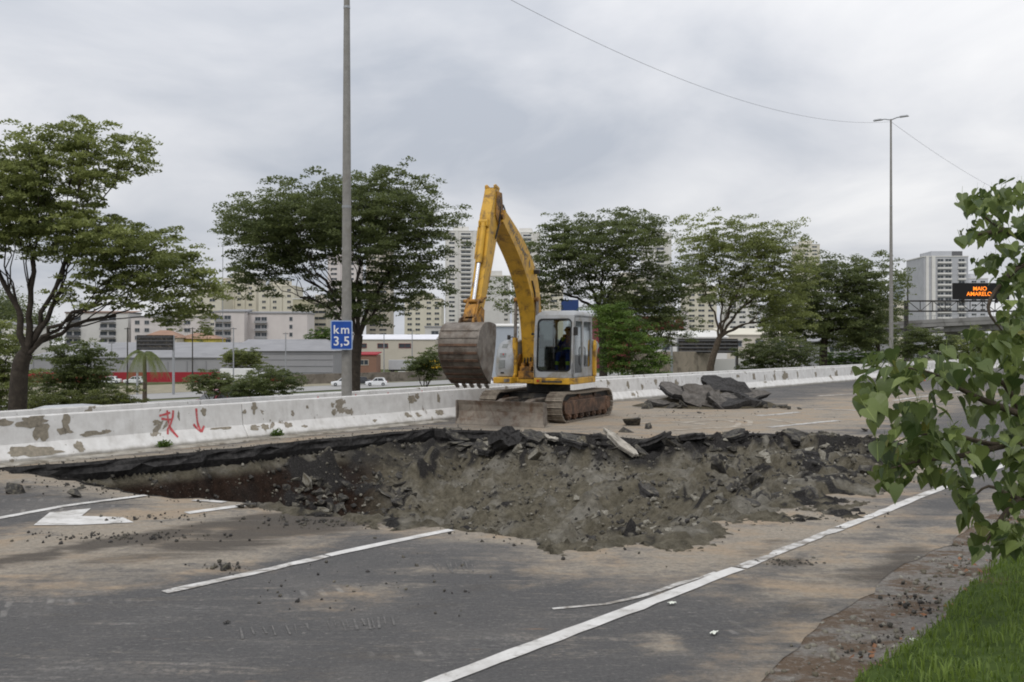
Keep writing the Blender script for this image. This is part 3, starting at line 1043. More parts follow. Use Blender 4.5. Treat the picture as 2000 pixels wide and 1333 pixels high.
def barrier_seg(s0, s1, off):
    k = max(2, int((s1 - s0) / 0.8))
    vs, fs = [], []
    m = len(PROF)
    for i in range(k + 1):
        p, d, r_ = frame_at(s0 + (s1 - s0) * i / k)
        for o_, z_ in PROF:
            jit = 0.006 * fbm(p.x * 1.5 + o_, p.y * 1.5, z_ * 3)
            vs.append(p + r_ * (o_ - off + jit) + Vector((0, 0, z_ + (jit if z_ > 0 else 0))))
    for i in range(k):
        for j in range(m - 1):
            fs.append((i * m + j, (i + 1) * m + j, (i + 1) * m + j + 1, i * m + j + 1)[::-1])
    fs.append(tuple(range(m))[::-1])
    fs.append(tuple(range(k * m, (k + 1) * m)))
    return MB().add(vs, fs)


def make_barrier(name, label, off, seglen):
    root = thing(name, label, "barrier")
    s = 0.0
    while s < TOTAL - 1:
        s1 = min(s + seglen, TOTAL)
        barrier_seg(s, s1 - 0.014, off).build("barrier_segment", M['barrier'], root, bevel=0.02)
        s = s1
    return root


bar1 = make_barrier("concrete_barrier", "white painted concrete barrier with peeling patches and red spray marks along the pit", 0.0, 5.2)
bar2 = make_barrier("concrete_barrier", "second white concrete barrier, running behind the front one, its top just showing", 1.55, 5.2)


def on_face(s, v, off=0.0, lift=0.004):
    """point on the road side of a barrier: s along it, v the height"""
    p, d, r_ = frame_at(s)
    for (o0, z0), (o1, z1) in zip(PROF[:3], PROF[1:4]):
        if z0 <= v <= z1:
            q_ = (v - z0) / (z1 - z0)
            return p + r_ * (o0 + (o1 - o0) * q_ - off + lift) + Vector((0, 0, v))
    return p + r_ * (PROF[3][0] - off + lift) + Vector((0, 0, v))


def peel(px, v, ws_, hs, seed):
    """irregular patch where the paint has come off"""
    s = s_of_px(px)
    m = 22
    band = (0.09, 0.31) if v < 0.32 else (0.33, 0.795)
    vs = [on_face(s, min(max(v, band[0]), band[1]))]
    for k in range(m):
        a = 2 * math.pi * k / m
        r_ = 1 + 0.75 * fbm(math.cos(a) * 1.3 + seed, math.sin(a) * 1.3, seed * 2.7, 4)
        vs.append(on_face(s + ws_ / 2 * r_ * math.cos(a), min(max(v + hs / 2 * r_ * math.sin(a), band[0]), band[1])))
    fs = [(0, 1 + k, 1 + (k + 1) % m) for k in range(m)]
    MB().add(vs, fs).build("peeled_patch", M['peel'], bar1)


for i, a in enumerate([(75, .70, .55, .22), (92, .52, .22, .35), (15, .72, .3, .12), (140, .62, .16, .34), (136, .48, .22, .14), (60, .19, .75, .22), (88, .15, .6, .16), (160, .17, .18, .18),
                       (190, .40, .5, .10), (217, .42, .14, .09), (318, .50, .18, .12), (408, .66, .10, .16), (440, .30, .55, .10), (360, .62, .06, .18), (507, .68, .18, .26),
                       (488, .60, .12, .10), (505, .25, .35, .12), (524, .24, .2, .14), (570, .24, .2, .12), (612, .60, .10, .08), (660, .62, .12, .10), (662, .45, .14, .12), (600, .18, .16, .08),
                       (815, .62, .3, .2), (826, .70, .2, .14), (868, .60, .14, .24), (862, .22, .35, .14), (802, .22, .2, .12), (822, .2, .2, .1), (735, .16, .14, .07),
                       (1235, .55, .18, .3), (1262, .45, .16, .3), (1290, .6, .2, .2), (1330, .5, .35, .25), (1240, .2, .3, .14), (1310, .22, .25, .12), (1480, .55, .25, .3), (1500, .3, .3, .16),
                       (1520, .5, .2, .34), (1540, .5, .55, .4), (1565, .55, .15, .4), (1600, .5, .25, .3), (1640, .45, .4, .3), (1670, .5, .25, .2), (1360, .22, .4, .12), (1450, .62, .3, .14)]):
    peel(a[0], a[1], a[2], a[3], i * 1.37 + 0.4)


def spray(strokes, s0, off, parent, w=0.025):
    for st in strokes:
        vs, fs = [], []
        for i, (ds, v) in enumerate(st):
            wj = w * (0.8 + 0.4 * abs(fbm(ds * 9, v * 9, 3)))
            j0, j1 = st[max(i - 1, 0)], st[min(i + 1, len(st) - 1)]
            dx, dy = j1[0] - j0[0], j1[1] - j0[1]
            L = math.hypot(dx, dy) or 1
            ox, oy = -dy / L * wj, dx / L * wj
            vs += [on_face(s0 + ds + ox, v + oy, off, 0.007), on_face(s0 + ds - ox, v - oy, off, 0.007)]
        fs = [(2 * i, 2 * i + 2, 2 * i + 3, 2 * i + 1) for i in range(len(st) - 1)]
        MB().add(vs, fs).build("spray_mark", M['red_spray'], parent)


s0 = s_of_px(340)
spray([[(-.02, .74), (-.01, .6), (0, .45), (.04, .36), (.10, .26), (.14, .19)], [(-.20, .64), (-.08, .66), (.05, .69)], [(.12, .73), (.10, .6), (.04, .46), (-.03, .36), (-.06, .26)],
       [(-.16, .58), (-.05, .56), (.06, .55)]], s0, 0, bar1)
s0 = s_of_px(396)
spray([[(0, .74), (.0, .6), (.01, .45), (.03, .36), (.05, .26)], [(-.09, .42), (-.02, .33), (.06, .25)], [(.16, .37), (.12, .31), (.06, .25)]], s0, 0, bar1)
for px in (636, 717, 787, 862):
    s0 = s_of_px(px) + 1.2
    spray([[(-.12, .52), (-.02, .62), (.06, .72), (.12, .62), (.18, .52)], [(-.02, .58), (.1, .60)]], s0, 1.55, bar2, 0.02)

# pale kerb strip between barrier foot and the cut
ks = np.arange(s_of_px(0) - 9, s_of_px(850) + .5, 0.4)
vs, fs = [], []
for s in ks:
    p, d, r_ = frame_at(s)
    j = 0.02 * fbm(p.x * 2, p.y * 2, 3)
    for o_, z_ in ((-0.02, 0.03), (0.30 + j, 0.028), (0.33 + j, 0.004)):
        vs.append(p + r_ * o_ + Vector((0, 0, z_)))
for i in range(len(ks) - 1):
    for k in range(2):
        fs.append((i * 3 + k, (i + 1) * 3 + k, (i + 1) * 3 + k + 1, i * 3 + k + 1)[::-1])
kb = MB().add(vs, fs).build("kerb_strip", M['kerb'])
tag(kb, "narrow pale kerb strip at the foot of the barrier", kind="structure")
# ------------------------------------------------------------------ excavator
TH_U, TH_T = R(22), R(28.4)
SLEW = Vector((1.03, 26.1, 0))


def heading(th):
    return Matrix.Translation(SLEW) @ Matrix.Rotation(math.atan2(-math.cos(th), -math.sin(th)), 4, 'Z')


EX = thing("excavator", "yellow crawler excavator with grey cab and raised arm standing behind the pit", "excavator", SLEW)
INV = Matrix.Translation(-SLEW)
UP, TR = INV @ heading(TH_U), INV @ heading(TH_T)     # local: x forward, y left, z up


def xb(u=True):
    return MB(UP if u else TR)


def rr(x0, x1, z0, z1, r, n=5):
    """rounded rectangle outline"""
    out = []
    for cx_, cz_, a0 in ((x1 - r, z1 - r, 0), (x0 + r, z1 - r, 90), (x0 + r, z0 + r, 180), (x1 - r, z0 + r, 270)):
        for k in range(n + 1):
            a = R(a0 + 90 * k / n)
            out.append((cx_ + r * math.cos(a), cz_ + r * math.sin(a)))
    return out


# --- tracks
TRK_L, TRK_H, SHOE_W = 3.55, 0.80, 0.50
rad = TRK_H / 2 - 0.03
half = TRK_L / 2 - rad - 0.03


def track_loop(u):
    """u in 0..1 round the chain -> x, z, angle"""
    per = 4 * half + 2 * math.pi * rad
    d = u * per
    if d < 2 * half:
        return -half + d, 0.03, 0.0
    d -= 2 * half
    if d < math.pi * rad:
        a = d / rad
        return half + rad * math.sin(a), 0.03 + rad - rad * math.cos(a), a
    d -= math.pi * rad
    if d < 2 * half:
        sag = 0.02 * math.sin(math.pi * d / (2 * half))
        return half - d, 0.03 + 2 * rad - sag, math.pi
    d -= 2 * half
    a = d / rad
    return -half - rad * math.sin(a), 0.03 + rad + rad * math.cos(a), math.pi + a


shoe = None
NSHOE = 46
for side in (1, -1):
    yc = 1.0 * side
    trk = xb(False)
    trk.prism([(x, z_) for x, z_, _ in (track_loop(k / 40) for k in range(40))], yc - 0.13, yc + 0.13)
    chain = trk.build("track", M['dark'], EX)
    for k in range(NSHOE):
        x, z_, a = track_loop(k / NSHOE)
        if shoe is None:
            b = MB()
            b.box((0, 0, 0), (0.155, SHOE_W, 0.03)).box((-0.055, 0, -0.025), (0.022, SHOE_W, 0.03)).box((0.01, 0, -0.02), (0.018, SHOE_W, 0.022)).box((0.06, 0, -0.02), (0.016, SHOE_W, 0.02))
            s_o = b.build("track_shoe", M['track'], chain)
            shoe = s_o.data
        else:
            s_o = link("track_shoe", shoe, chain)
        s_o.matrix_local = TR @ Matrix.Translation((x, yc, z_)) @ Matrix.Rotation(-a, 4, 'Y')
    # frame, rollers, sprocket, idler
    yo = yc + side * 0.20
    fr = xb(False)
    fr.prism(rr(-half - 0.05, half + 0.05, 0.20, 0.58, 0.10), yc - 0.24, yc + 0.24)
    fr.prism([(-1.2, 0.56), (1.2, 0.56), (1.0, 0.66), (-1.0, 0.66)], yc - 0.16, yc + 0.16)
    fr.build("track_frame", M['steel_dirty'], EX, bevel=0.02)
    for k in range(7):
        x = -half + 0.15 + (2 * half - 0.3) * k / 6
        b = xb(False)
        b.cyl((x, yc - 0.22, 0.16), (x, yc + 0.22, 0.16), 0.10, 14).cyl((x, yo, 0.16), (x, yo + side * 0.06, 0.16), 0.05, 10)
        b.build("track_roller", M['steel_dirty'], EX, smooth=40)
    for x, nm in ((half, "idler_wheel"), (-half, "drive_sprocket")):
        b = xb(False)
        b.cyl((x, yc - 0.10, 0.03 + rad), (x, yc + 0.10, 0.03 + rad), rad - 0.05, 24).cyl((x, yc - 0.23, 0.03 + rad), (x, yc + 0.23, 0.03 + rad), 0.17, 16)
        if nm == "drive_sprocket":
            b.cyl((x, yc, 0.03 + rad), (x, yo + side * 0.05, 0.03 + rad), 0.22, 20, 0.18)
            for q_ in range(12):
                aa = 2 * math.pi * q_ / 12
                b.cyl((x + .15 * math.cos(aa), yo, 0.03 + rad + .15 * math.sin(aa)), (x + .15 * math.cos(aa), yo + side * .075, 0.03 + rad + .15 * math.sin(aa)), 0.014, 6)
        b.build(nm, M['steel_dirty'], EX, smooth=40)
    for x in (-0.55, 0.5):
        b = xb(False)
        b.cyl((x, yc - 0.2, 0.68), (x, yc + 0.2, 0.68), 0.06, 12)
        b.build("carrier_roller", M['steel_dirty'], EX, smooth=40)

b = xb(False)
b.prism([(-0.9, 0.35), (0.9, 0.35), (0.75, 0.75), (-0.75, 0.75)], -0.85, 0.85)
b.build("lower_frame", M['dark'], EX, bevel=0.03)
b = xb(False)
b.cyl((0, 0, 0.70), (0, 0, 0.98), 0.62, 32)
b.build("slew_ring", M['dark'], EX, smooth=40)

# --- dozer blade
b = xb(False)
bl = [(2.86, 0.02), (2.80, 0.16), (2.77, 0.34), (2.80, 0.50), (2.86, 0.62), (2.82, 0.62), (2.74, 0.50), (2.71, 0.34), (2.74, 0.16), (2.80, 0.02)]
b.prism(bl, -1.29, 1.29)
blade = b.build("dozer_blade", M['blade_steel'], EX, bevel=0.006)
b = xb(False)
b.prism([(2.83, 0.0), (2.885, 0.0), (2.85, 0.13), (2.815, 0.13)], -1.30, 1.30)
b.build("cutting_edge", M['blade_steel'], blade)
for y in (-1.28, 1.28):
    b = xb(False)
    b.prism([(2.70, 0.05), (2.87, 0.03), (2.87, 0.61), (2.74, 0.60)], y - 0.02, y + 0.02)
    b.build("end_plate", M['steel_worn'], blade)
for y in (-0.42, 0.42):
    b = xb(False)
    b.prism([(0.75, 0.50), (1.2, 0.64), (1.9, 0.62), (2.74, 0.40), (2.74, 0.20), (1.9, 0.42), (0.75, 0.30)], y - 0.10, y + 0.10)
    b.build("blade_arm", M['steel_worn'], EX, bevel=0.015)
for y in (-0.16, 0.16):
    b = xb(False)
    b.cyl((0.9, y, 0.55), (1.9, y, 0.52), 0.065, 14)
    cy = b.build("blade_cylinder", M['dark'], EX, smooth=40)
    b = xb(False)
    b.cyl((1.9, y, 0.52), (2.74, y, 0.48), 0.035, 12)
    b.build("rod", M['chrome'], cy, smooth=40)

# --- upper structure: platform
b = xb()
pl = [(1.22, -1.18), (1.30, -1.05), (1.30, -0.62), (1.02, -0.55), (1.02, 0.02), (1.32, 0.06), (1.32, 1.04), (1.22, 1.16), (-0.55, 1.22), (-1.05, 0.95), (-1.40, 0.4), (-1.45, 0), (-1.40, -0.4), (-1.05, -0.95), (-0.55, -1.22)]
b.add([(x, y, 1.0) for x, y in pl] + [(x, y, 1.17) for x, y in pl],
      [tuple(range(len(pl)))[::-1], tuple(range(len(pl), 2 * len(pl)))] + [(i, (i + 1) % len(pl), len(pl) + (i + 1) % len(pl), len(pl) + i) for i in range(len(pl))])
deck = b.build("platform", M['yellow'], EX, bevel=0.02)
b = xb()
b.bx(1.315, 1.335, 0.28, 0.86, 1.05, 1.10)
b.build("step_plate", M['dark'], deck)
b = xb()
b.bx(1.295, 1.31, -0.82, -0.66, 1.04, 1.13)
b.build("plate", M['steel_worn'], deck)
b = xb()
b.box((1.327, 0.17, 1.09), (0.012, 0.06, 0.05))
b.build("reflector", M['tail_red'], deck)

# counterweight and engine cover at the back
b = xb()
cw = [(-0.50, 1.18), (-0.75, 1.10), (-1.10, 0.88), (-1.38, 0.45), (-1.45, 0), (-1.38, -0.45), (-1.10, -0.88), (-0.75, -1.10), (-0.50, -1.18)]
nc = len(cw)
vs = [(x, y, 1.18) for x, y in cw] + [(x * 1.02, y * 1.01, 1.5) for x, y in cw] + [(x, y, 1.85) for x, y in cw] + [(x * .93, y * .95, 2.02) for x, y in cw]
fs = [(k * nc + i, k * nc + i + 1, (k + 1) * nc + i + 1, (k + 1) * nc + i) for k in range(3) for i in range(nc - 1)]
fs += [tuple(range(3 * nc, 4 * nc)), tuple(range(nc))[::-1], tuple(k * nc for k in (0, 1, 2, 3)), tuple(k * nc + nc - 1 for k in (3, 2, 1, 0))]
b.add(vs, fs)
b.build("counterweight", M['yellow'], EX, smooth=40, bevel=0.02)
b = xb()
b.prism([(-0.50, 1.18), (-0.50, 2.16), (-0.58, 2.22), (-1.0, 2.16), (-1.2, 2.03), (-1.0, 1.9), (-.7, 1.18)], -1.12, 1.16)
hood = b.build("engine_cover", M['grey_paint'], EX, bevel=0.05, bseg=3)
b = xb()
b.cyl((-0.75, -0.6, 2.15), (-0.75, -0.6, 2.45), 0.05, 12)
b.build("exhaust_pipe", M['dark'], hood, smooth=40)
# yellow pillar seen at the back left edge
b = xb()
b.prism([(-0.62, 1.17), (-0.48, 1.17), (-0.48, 2.05), (-0.54, 2.2), (-0.64, 2.1)], 1.165, 1.235)
b.build("corner_panel", M['yellow'], EX, bevel=0.01)

# right front housing (tank and cover), rounded, light grey
b = xb()
hs = [(-0.35, 1.18), (1.13, 1.18), (1.18, 1.40), (1.16, 1.65), (1.05, 1.95), (0.88, 2.14), (0.55, 2.22), (-0.35, 2.22)]
y0, y1 = -1.20, -0.62
vs = []
for y, sc_, dz in ((y0, 0.90, -0.10), (y0 + 0.09, 0.97, -0.03), (y0 + 0.2, 1.0, 0.0), (y1 - 0.06, 1.0, 0.0), (y1, 0.97, -0.02)):
    for x, z_ in hs:
        vs.append((-0.35 + (x + 0.35) * sc_, y, 1.18 + (z_ - 1.18) * (1 + dz)))
m = len(hs)
fs = [(k * m + i, k * m + (i + 1) % m, (k + 1) * m + (i + 1) % m, (k + 1) * m + i)[::-1] for k in range(4) for i in range(m)] + [tuple(range(m)), tuple(range(4 * m, 5 * m))[::-1]]
b.add(vs, fs)
tank = b.build("side_housing", M['grey_paint'], EX, smooth=35, bevel=0.025, bseg=3)


def on_hood(y, z_, lift):
    x = float(np.interp(z_, [1.18, 1.40, 1.65, 1.95, 2.14], [1.13, 1.18, 1.16, 1.05, 0.88]))
    return Vector((x + lift, y, z_))


def hood_plate(name, y0, y1, z0, z1, mat, lift=0.012):
    b = xb()
    q_ = [on_hood(y0, z0, lift), on_hood(y1, z0, lift), on_hood(y1, z1, lift), on_hood(y0, z1, lift)]
    p_ = [v - Vector((lift + 0.02, 0, 0)) for v in q_]
    b.add(q_ + p_, [(0, 1, 2, 3), (4, 7, 6, 5), (0, 4, 5, 1), (1, 5, 6, 2), (2, 6, 7, 3), (3, 7, 4, 0)])
    return b.build(name, mat, tank, bevel=0.004)


M['vent'] = plain('grey_vent', (0.20, 0.21, 0.205), 0.6, 0.2, 20)
hood_plate("vent", -1.03, -0.85, 1.42, 1.64, M['vent'])
hood_plate("lamp_recess", -1.02, -0.84, 1.72, 1.83, M['vent'])
hood_plate("lamp", -0.93, -0.90, 1.78, 1.82, M['tail_red'], 0.022)
hood_plate("latch_plate", -0.98, -0.88, 1.27, 1.31, M['dark'], 0.014)
hood_plate("trim_panel", -1.0, -0.84, 1.98, 2.08, M['vent'])
b = xb()
b.bx(0.72, 0.80, -0.93, -0.86, 2.20, 2.33)
b.tube([(0.8, -.85, 2.25), (0.82, -.78, 2.28), (0.85, -.66, 2.24), (0.8, -.6, 2.1)], 0.014, 6)
b.build("filler_cap", M['dark'], tank)

# boom foot bracket
YB = -0.30
b = xb()
for y in (YB - 0.30, YB + 0.30):
    b.prism([(0.05, 1.15), (1.0, 1.15), (0.95, 1.45), (0.70, 1.80), (0.42, 1.82), (0.15, 1.5)], y - 0.03, y + 0.03)
b.bx(0.2, 0.98, YB - 0.3, YB + 0.3, 1.12, 1.22)
b.bx(0.96, 1.02, YB - 0.22, YB + 0.26, 1.10, 1.34)
b.build("boom_bracket", M['yellow_dirty'], EX, bevel=0.012)
b = xb()
for k in range(5):
    y = YB - 0.16 + 0.09 * k
    b.tube([(0.5, y, 1.25), (0.75, y + .02, 1.55 + 0.03 * k), (0.62, y, 1.8), (0.6, y, 2.1)], 0.02, 6)
b.build("hose", M['rubber'], EX, smooth=50)
b = xb()
b.box((0.9, YB - 0.02, 1.40), (0.14, 0.34, 0.12)).box((0.86, YB + 0.12, 1.52), (0.12, 0.12, 0.14)).box((0.88, YB - 0.12, 1.50), (0.10, 0.10, 0.12))
b.build("valve_block", M['yellow_dirty'], EX, bevel=0.01)

# boom: swept box with a bend
BC = [(0.50, 1.58), (0.53, 2.2), (0.62, 2.85), (0.80, 3.42), (1.12, 3.95), (1.62, 4.42), (2.30, 4.88), (3.10, 5.32)]
BH = [0.17, 0.22, 0.27, 0.33, 0.36, 0.31, 0.25, 0.17]


def sweep_poly(cl, hh):
    lo_, hi_ = [], []
    for i, (x, z_) in enumerate(cl):
        x0, z0 = cl[max(i - 1, 0)]
        x1, z1 = cl[min(i + 1, len(cl) - 1)]
        L = math.hypot(x1 - x0, z1 - z0)
        nx, nz = -(z1 - z0) / L, (x1 - x0) / L
        lo_.append((x - nx * hh[i], z_ - nz * hh[i]))
        hi_.append((x + nx * hh[i], z_ + nz * hh[i]))
    return lo_, hi_


def sub(cl, hh, k=4):
    P = [Vector((x, 0, z_)) for x, z_ in cl]
    q_ = catmull(P, k)
    h2 = np.interp(np.linspace(0, len(hh) - 1, len(q_)), range(len(hh)), hh)
    return [(p.x, p.z) for p in q_], list(h2)


def box_sweep(b, cl, hh, y, hw):
    lo_, hi_ = sweep_poly(cl, hh)
    m = len(cl)
    vs = [(x, y - hw, z_) for x, z_ in lo_] + [(x, y + hw, z_) for x, z_ in lo_] + [(x, y + hw, z_) for x, z_ in hi_] + [(x, y - hw, z_) for x, z_ in hi_]
    fs = []
    for i in range(m - 1):
        for a in range(4):
            c_ = (a + 1) % 4
            fs.append((a * m + i, a * m + i + 1, c_ * m + i + 1, c_ * m + i)[::-1])
    fs += [(0, m, 2 * m, 3 * m), (m - 1, 4 * m - 1, 3 * m - 1, 2 * m - 1)]
    b.add(vs, fs)


bc2, bh2 = sub(BC, BH)
b = xb()
box_sweep(b, bc2, bh2, YB, 0.225)
b.cyl((0.50, YB - 0.27, 1.58), (0.50, YB + 0.27, 1.58), 0.11, 16)
boom = b.build("boom", M['yellow'], EX, smooth=30, bevel=0.012)
# boom cylinders, one each side of the foot
for y in (YB - 0.32, YB + 0.31):
    b = xb()
    b.cyl((1.02, y, 1.22), (0.98, y, 2.25), 0.075, 16).cyl((1.02, y - .05, 1.22), (1.02, y + .05, 1.22), 0.09, 14)
    cy = b.build("boom_cylinder", M['yellow'], EX, smooth=40)
    b = xb()
    b.cyl((0.98, y, 2.25), (0.92, y, 3.28), 0.045, 12)
    b.build("rod", M['steel_worn'], cy, smooth=40)
b = xb()
b.cyl((0.92, YB - 0.36, 3.30), (0.92, YB + 0.35, 3.30), 0.07, 14)
b.build("boom_pin", M['yellow_dirty'], boom, smooth=40)
# arm cylinder on top of the boom
b = xb()
b.cyl((1.02, YB, 4.42), (2.05, YB, 5.08), 0.085, 16).cyl((1.0, YB - .1, 4.4), (1.0, YB + .1, 4.4), 0.09, 14)
b.prism([(0.80, 4.12), (1.25, 4.45), (1.02, 4.52)], YB - 0.10, YB - 0.06)
b.prism([(0.80, 4.12), (1.25, 4.45), (1.02, 4.52)], YB + 0.06, YB + 0.10)
acy = b.build("arm_cylinder", M['yellow_dirty'], EX, smooth=40)
b = xb()
b.cyl((2.05, YB, 5.08), (3.12, YB, 5.84), 0.05, 12)
b.build("rod", M['chrome'], acy, smooth=40)
# hoses along the boom
b = xb()
for dy in (0.11, 0.15):
    pts_ = [(x - h_ * 0.55 - 0.02, YB + dy, z_ + h_ * 0.75 + 0.04) for (x, z_), h_ in list(zip(bc2, bh2))[4:-2]]
    b.tube(pts_, 0.018, 6)
b.tube([(2.5, YB + .1, 5.3), (2.9, YB + .12, 5.62), (3.2, YB + .16, 5.55), (3.35, YB + .2, 5.1), (3.5, YB + .16, 4.7)], 0.022, 6)
b.tube([(2.6, YB - .1, 5.3), (2.95, YB - .12, 5.6), (3.25, YB - .16, 5.5), (3.4, YB - .19, 5.0)], 0.022, 6)
b.build("boom_hose", M['rubber'], boom, smooth=50)
# work lamp at the bend
b = xb()
b.box((0.92, YB + 0.30, 4.05), (0.12, 0.16, 0.10))
b.build("work_lamp", M['dark'], boom, bevel=0.01)
b = xb()
b.box((0.92, YB + 0.30, 4.12), (0.13, 0.18, 0.03))
b.build("lamp_guard", M['grey_paint'], boom, bevel=0.008)
# pipe down the cab side of the boom
b = xb()
b.tube([(0.70, YB + 0.245, 2.0), (0.80, YB + 0.245, 2.9), (0.95, YB + 0.245, 3.5), (1.15, YB + .245, 3.8)], 0.02, 6)
b.build("boom_pipe", M['dark'], boom, smooth=50)

# arm (stick)
AC = [(3.36, 5.98), (3.40, 5.62), (3.50, 5.20), (3.68, 4.60), (3.90, 3.95), (4.12, 3.40), (4.36, 2.86)]
AH = [0.09, 0.20, 0.29, 0.25, 0.20, 0.16, 0.12]
ac2, ah2 = sub(AC, AH)
b = xb()
box_sweep(b, ac2, ah2, YB, 0.145)
b.prism([(3.20, 5.90), (3.46, 5.90), (3.50, 6.04), (3.40, 6.08), (3.16, 6.02)], YB - 0.14, YB - 0.10)
b.prism([(3.20, 5.90), (3.46, 5.90), (3.50, 6.04), (3.40, 6.08), (3.16, 6.02)], YB + 0.10, YB + 0.14)
arm = b.build("arm", M['yellow'], EX, smooth=30, bevel=0.012)
b = xb()
b.cyl((3.12, YB - 0.23, 5.32), (3.12, YB + 0.23, 5.32), 0.10, 16).cyl((3.12, YB - 0.12, 5.84), (3.12, YB + 0.12, 5.84), 0.06, 12)
b.prism([(3.0, 5.2), (3.3, 5.0), (3.5, 5.3), (3.4, 5.9), (3.1, 5.9), (3.02, 5.5)], YB - 0.175, YB - 0.15)
b.prism([(3.0, 5.2), (3.3, 5.0), (3.5, 5.3), (3.4, 5.9), (3.1, 5.9), (3.02, 5.5)], YB + 0.15, YB + 0.175)
b.build("arm_pivot", M['yellow_dirty'], arm, bevel=0.008)
# bucket cylinder in front of the arm
b = xb()
b.cyl((3.86, YB, 5.05), (4.16, YB, 4.05), 0.075, 16).cyl((3.84, YB - .11, 5.08), (3.84, YB + .11, 5.08), 0.075, 14)
b.prism([(3.66, 5.2), (3.92, 5.1), (3.92, 4.98), (3.74, 4.85)], YB - 0.12, YB - 0.08)
b.prism([(3.66, 5.2), (3.92, 5.1), (3.92, 4.98), (3.74, 4.85)], YB + 0.08, YB + 0.12)
b.tube([(3.98, YB - .09, 4.95), (4.10, YB - .09, 4.5), (4.2, YB - .09, 4.15)], 0.018, 6)
bcy = b.build("bucket_cylinder", M['yellow'], EX, smooth=40)
b = xb()
b.cyl((4.16, YB, 4.05), (4.46, YB, 3.12), 0.045, 12)
b.build("rod", M['chrome'], bcy, smooth=40)
# linkage
b = xb()
for y in (YB - 0.21, YB + 0.21):
    b.tube([(4.22, y, 3.2), (4.36, y, 3.16), (4.48, y, 3.10)], [0.05, 0.045, 0.05], 10, flat=0.5)
for y in (YB - 0.14, YB + 0.14):
    b.tube([(4.48, y, 3.12), (4.62, y, 2.86), (4.74, y, 2.62)], [0.07, 0.065, 0.075], 10, flat=0.5)
b.cyl((4.48, YB - 0.25, 3.11), (4.48, YB + 0.25, 3.11), 0.05, 12).cyl((4.74, YB - 0.22, 2.64), (4.74, YB + 0.22, 2.64), 0.05, 12)
b.box((4.62, YB, 2.86), (0.10, 0.26, 0.34), Matrix.Rotation(R(-27), 4, 'Y'))
b.build("bucket_link", M['yellow_dirty'], EX, smooth=40)

# bucket
BK = [(4.30, 2.55), (4.62, 2.60), (4.95, 2.58), (5.20, 2.44), (5.33, 2.20), (5.34, 1.92), (5.24, 1.66), (5.04, 1.42), (4.80, 1.24), (4.62, 1.14)]
BW = 0.49
bk2 = [(p.x, p.z) for p in catmull([Vector((x, 0, z_)) for x, z_ in BK], 3)]
inn = []
for i, (x, z_) in enumerate(bk2):
    x0, z0 = bk2[max(i - 1, 0)]
    x1, z1 = bk2[min(i + 1, len(bk2) - 1)]
    L = math.hypot(x1 - x0, z1 - z0)
    inn.append((x + (z1 - z0) / L * 0.03, z_ - (x1 - x0) / L * 0.03))
b = xb()
m = len(bk2)
vs = [(x, YB - BW, z_) for x, z_ in bk2] + [(x, YB + BW, z_) for x, z_ in bk2] + [(x, YB + BW, z_) for x, z_ in inn] + [(x, YB - BW, z_) for x, z_ in inn]
fs = []
for i in range(m - 1):
    for a in range(4):
        c_ = (a + 1) % 4
        fs.append((a * m + i, a * m + i + 1, c_ * m + i + 1, c_ * m + i))
fs += [(0, m, 2 * m, 3 * m)[::-1], (m - 1, 2 * m - 1, 3 * m - 1, 4 * m - 1)]
b.add(vs, fs)
bucket = b.build("bucket", M['steel_worn'], EX, smooth=40)
for y in (YB - BW - 0.012, YB + BW + 0.012):
    b = xb()
    b.prism([(x, z_) for x, z_ in bk2] + [(4.50, 1.45), (4.36, 1.9), (4.28, 2.3)], y - 0.012, y + 0.012)
    b.build("side_plate", M['steel_worn'], bucket)
# wear strips across the shell
for i in range(9, m - 1, 2):
    (x0, z0), (x1, z1) = bk2[i], bk2[min(i + 1, m - 1)]
    L = math.hypot(x1 - x0, z1 - z0)
    nx, nz = -(z1 - z0) / L, (x1 - x0) / L
    c_ = ((x0 + x1) / 2 + nx * 0.008, (z0 + z1) / 2 + nz * 0.008)
    b = xb()
    b.box((c_[0], YB, c_[1]), (L * 0.62, 2 * BW - 0.02, 0.03), Matrix.Rotation(-math.atan2(z1 - z0, x1 - x0), 4, 'Y'))
    b.build("wear_strip", M['steel_dirty'] if i > 11 else M['steel_worn'], bucket, bevel=0.004)
for y in (YB - 0.17, YB + 0.17):
    b = xb()
    b.prism([(4.28, 2.56), (4.24, 2.9), (4.40, 2.98), (4.55, 2.86), (4.68, 2.74), (4.86, 2.70), (4.92, 2.58)], y - 0.025, y + 0.025)
    b.build("bucket_ear", M['yellow_dirty'], bucket, bevel=0.006)
for k in range(5):
    y = YB - BW + 0.10 + k * (2 * BW - 0.2) / 4
    b = xb()
    b.box((4.57, y, 1.10), (0.18, 0.085, 0.07), Matrix.Rotation(R(-32), 4, 'Y'), 1.0)
    b.build("bucket_tooth", M['steel_worn'], bucket, bevel=0.02)

# --- cab
CX0, CX1, CY0, CY1, CZ0, CZ1 = -0.46, 1.26, 0.03, 1.15, 1.18, 2.94


def cab_front(z_):
    return CX1 - 0.16 * max(0, (z_ - 1.75) / 1.2) ** 1.5


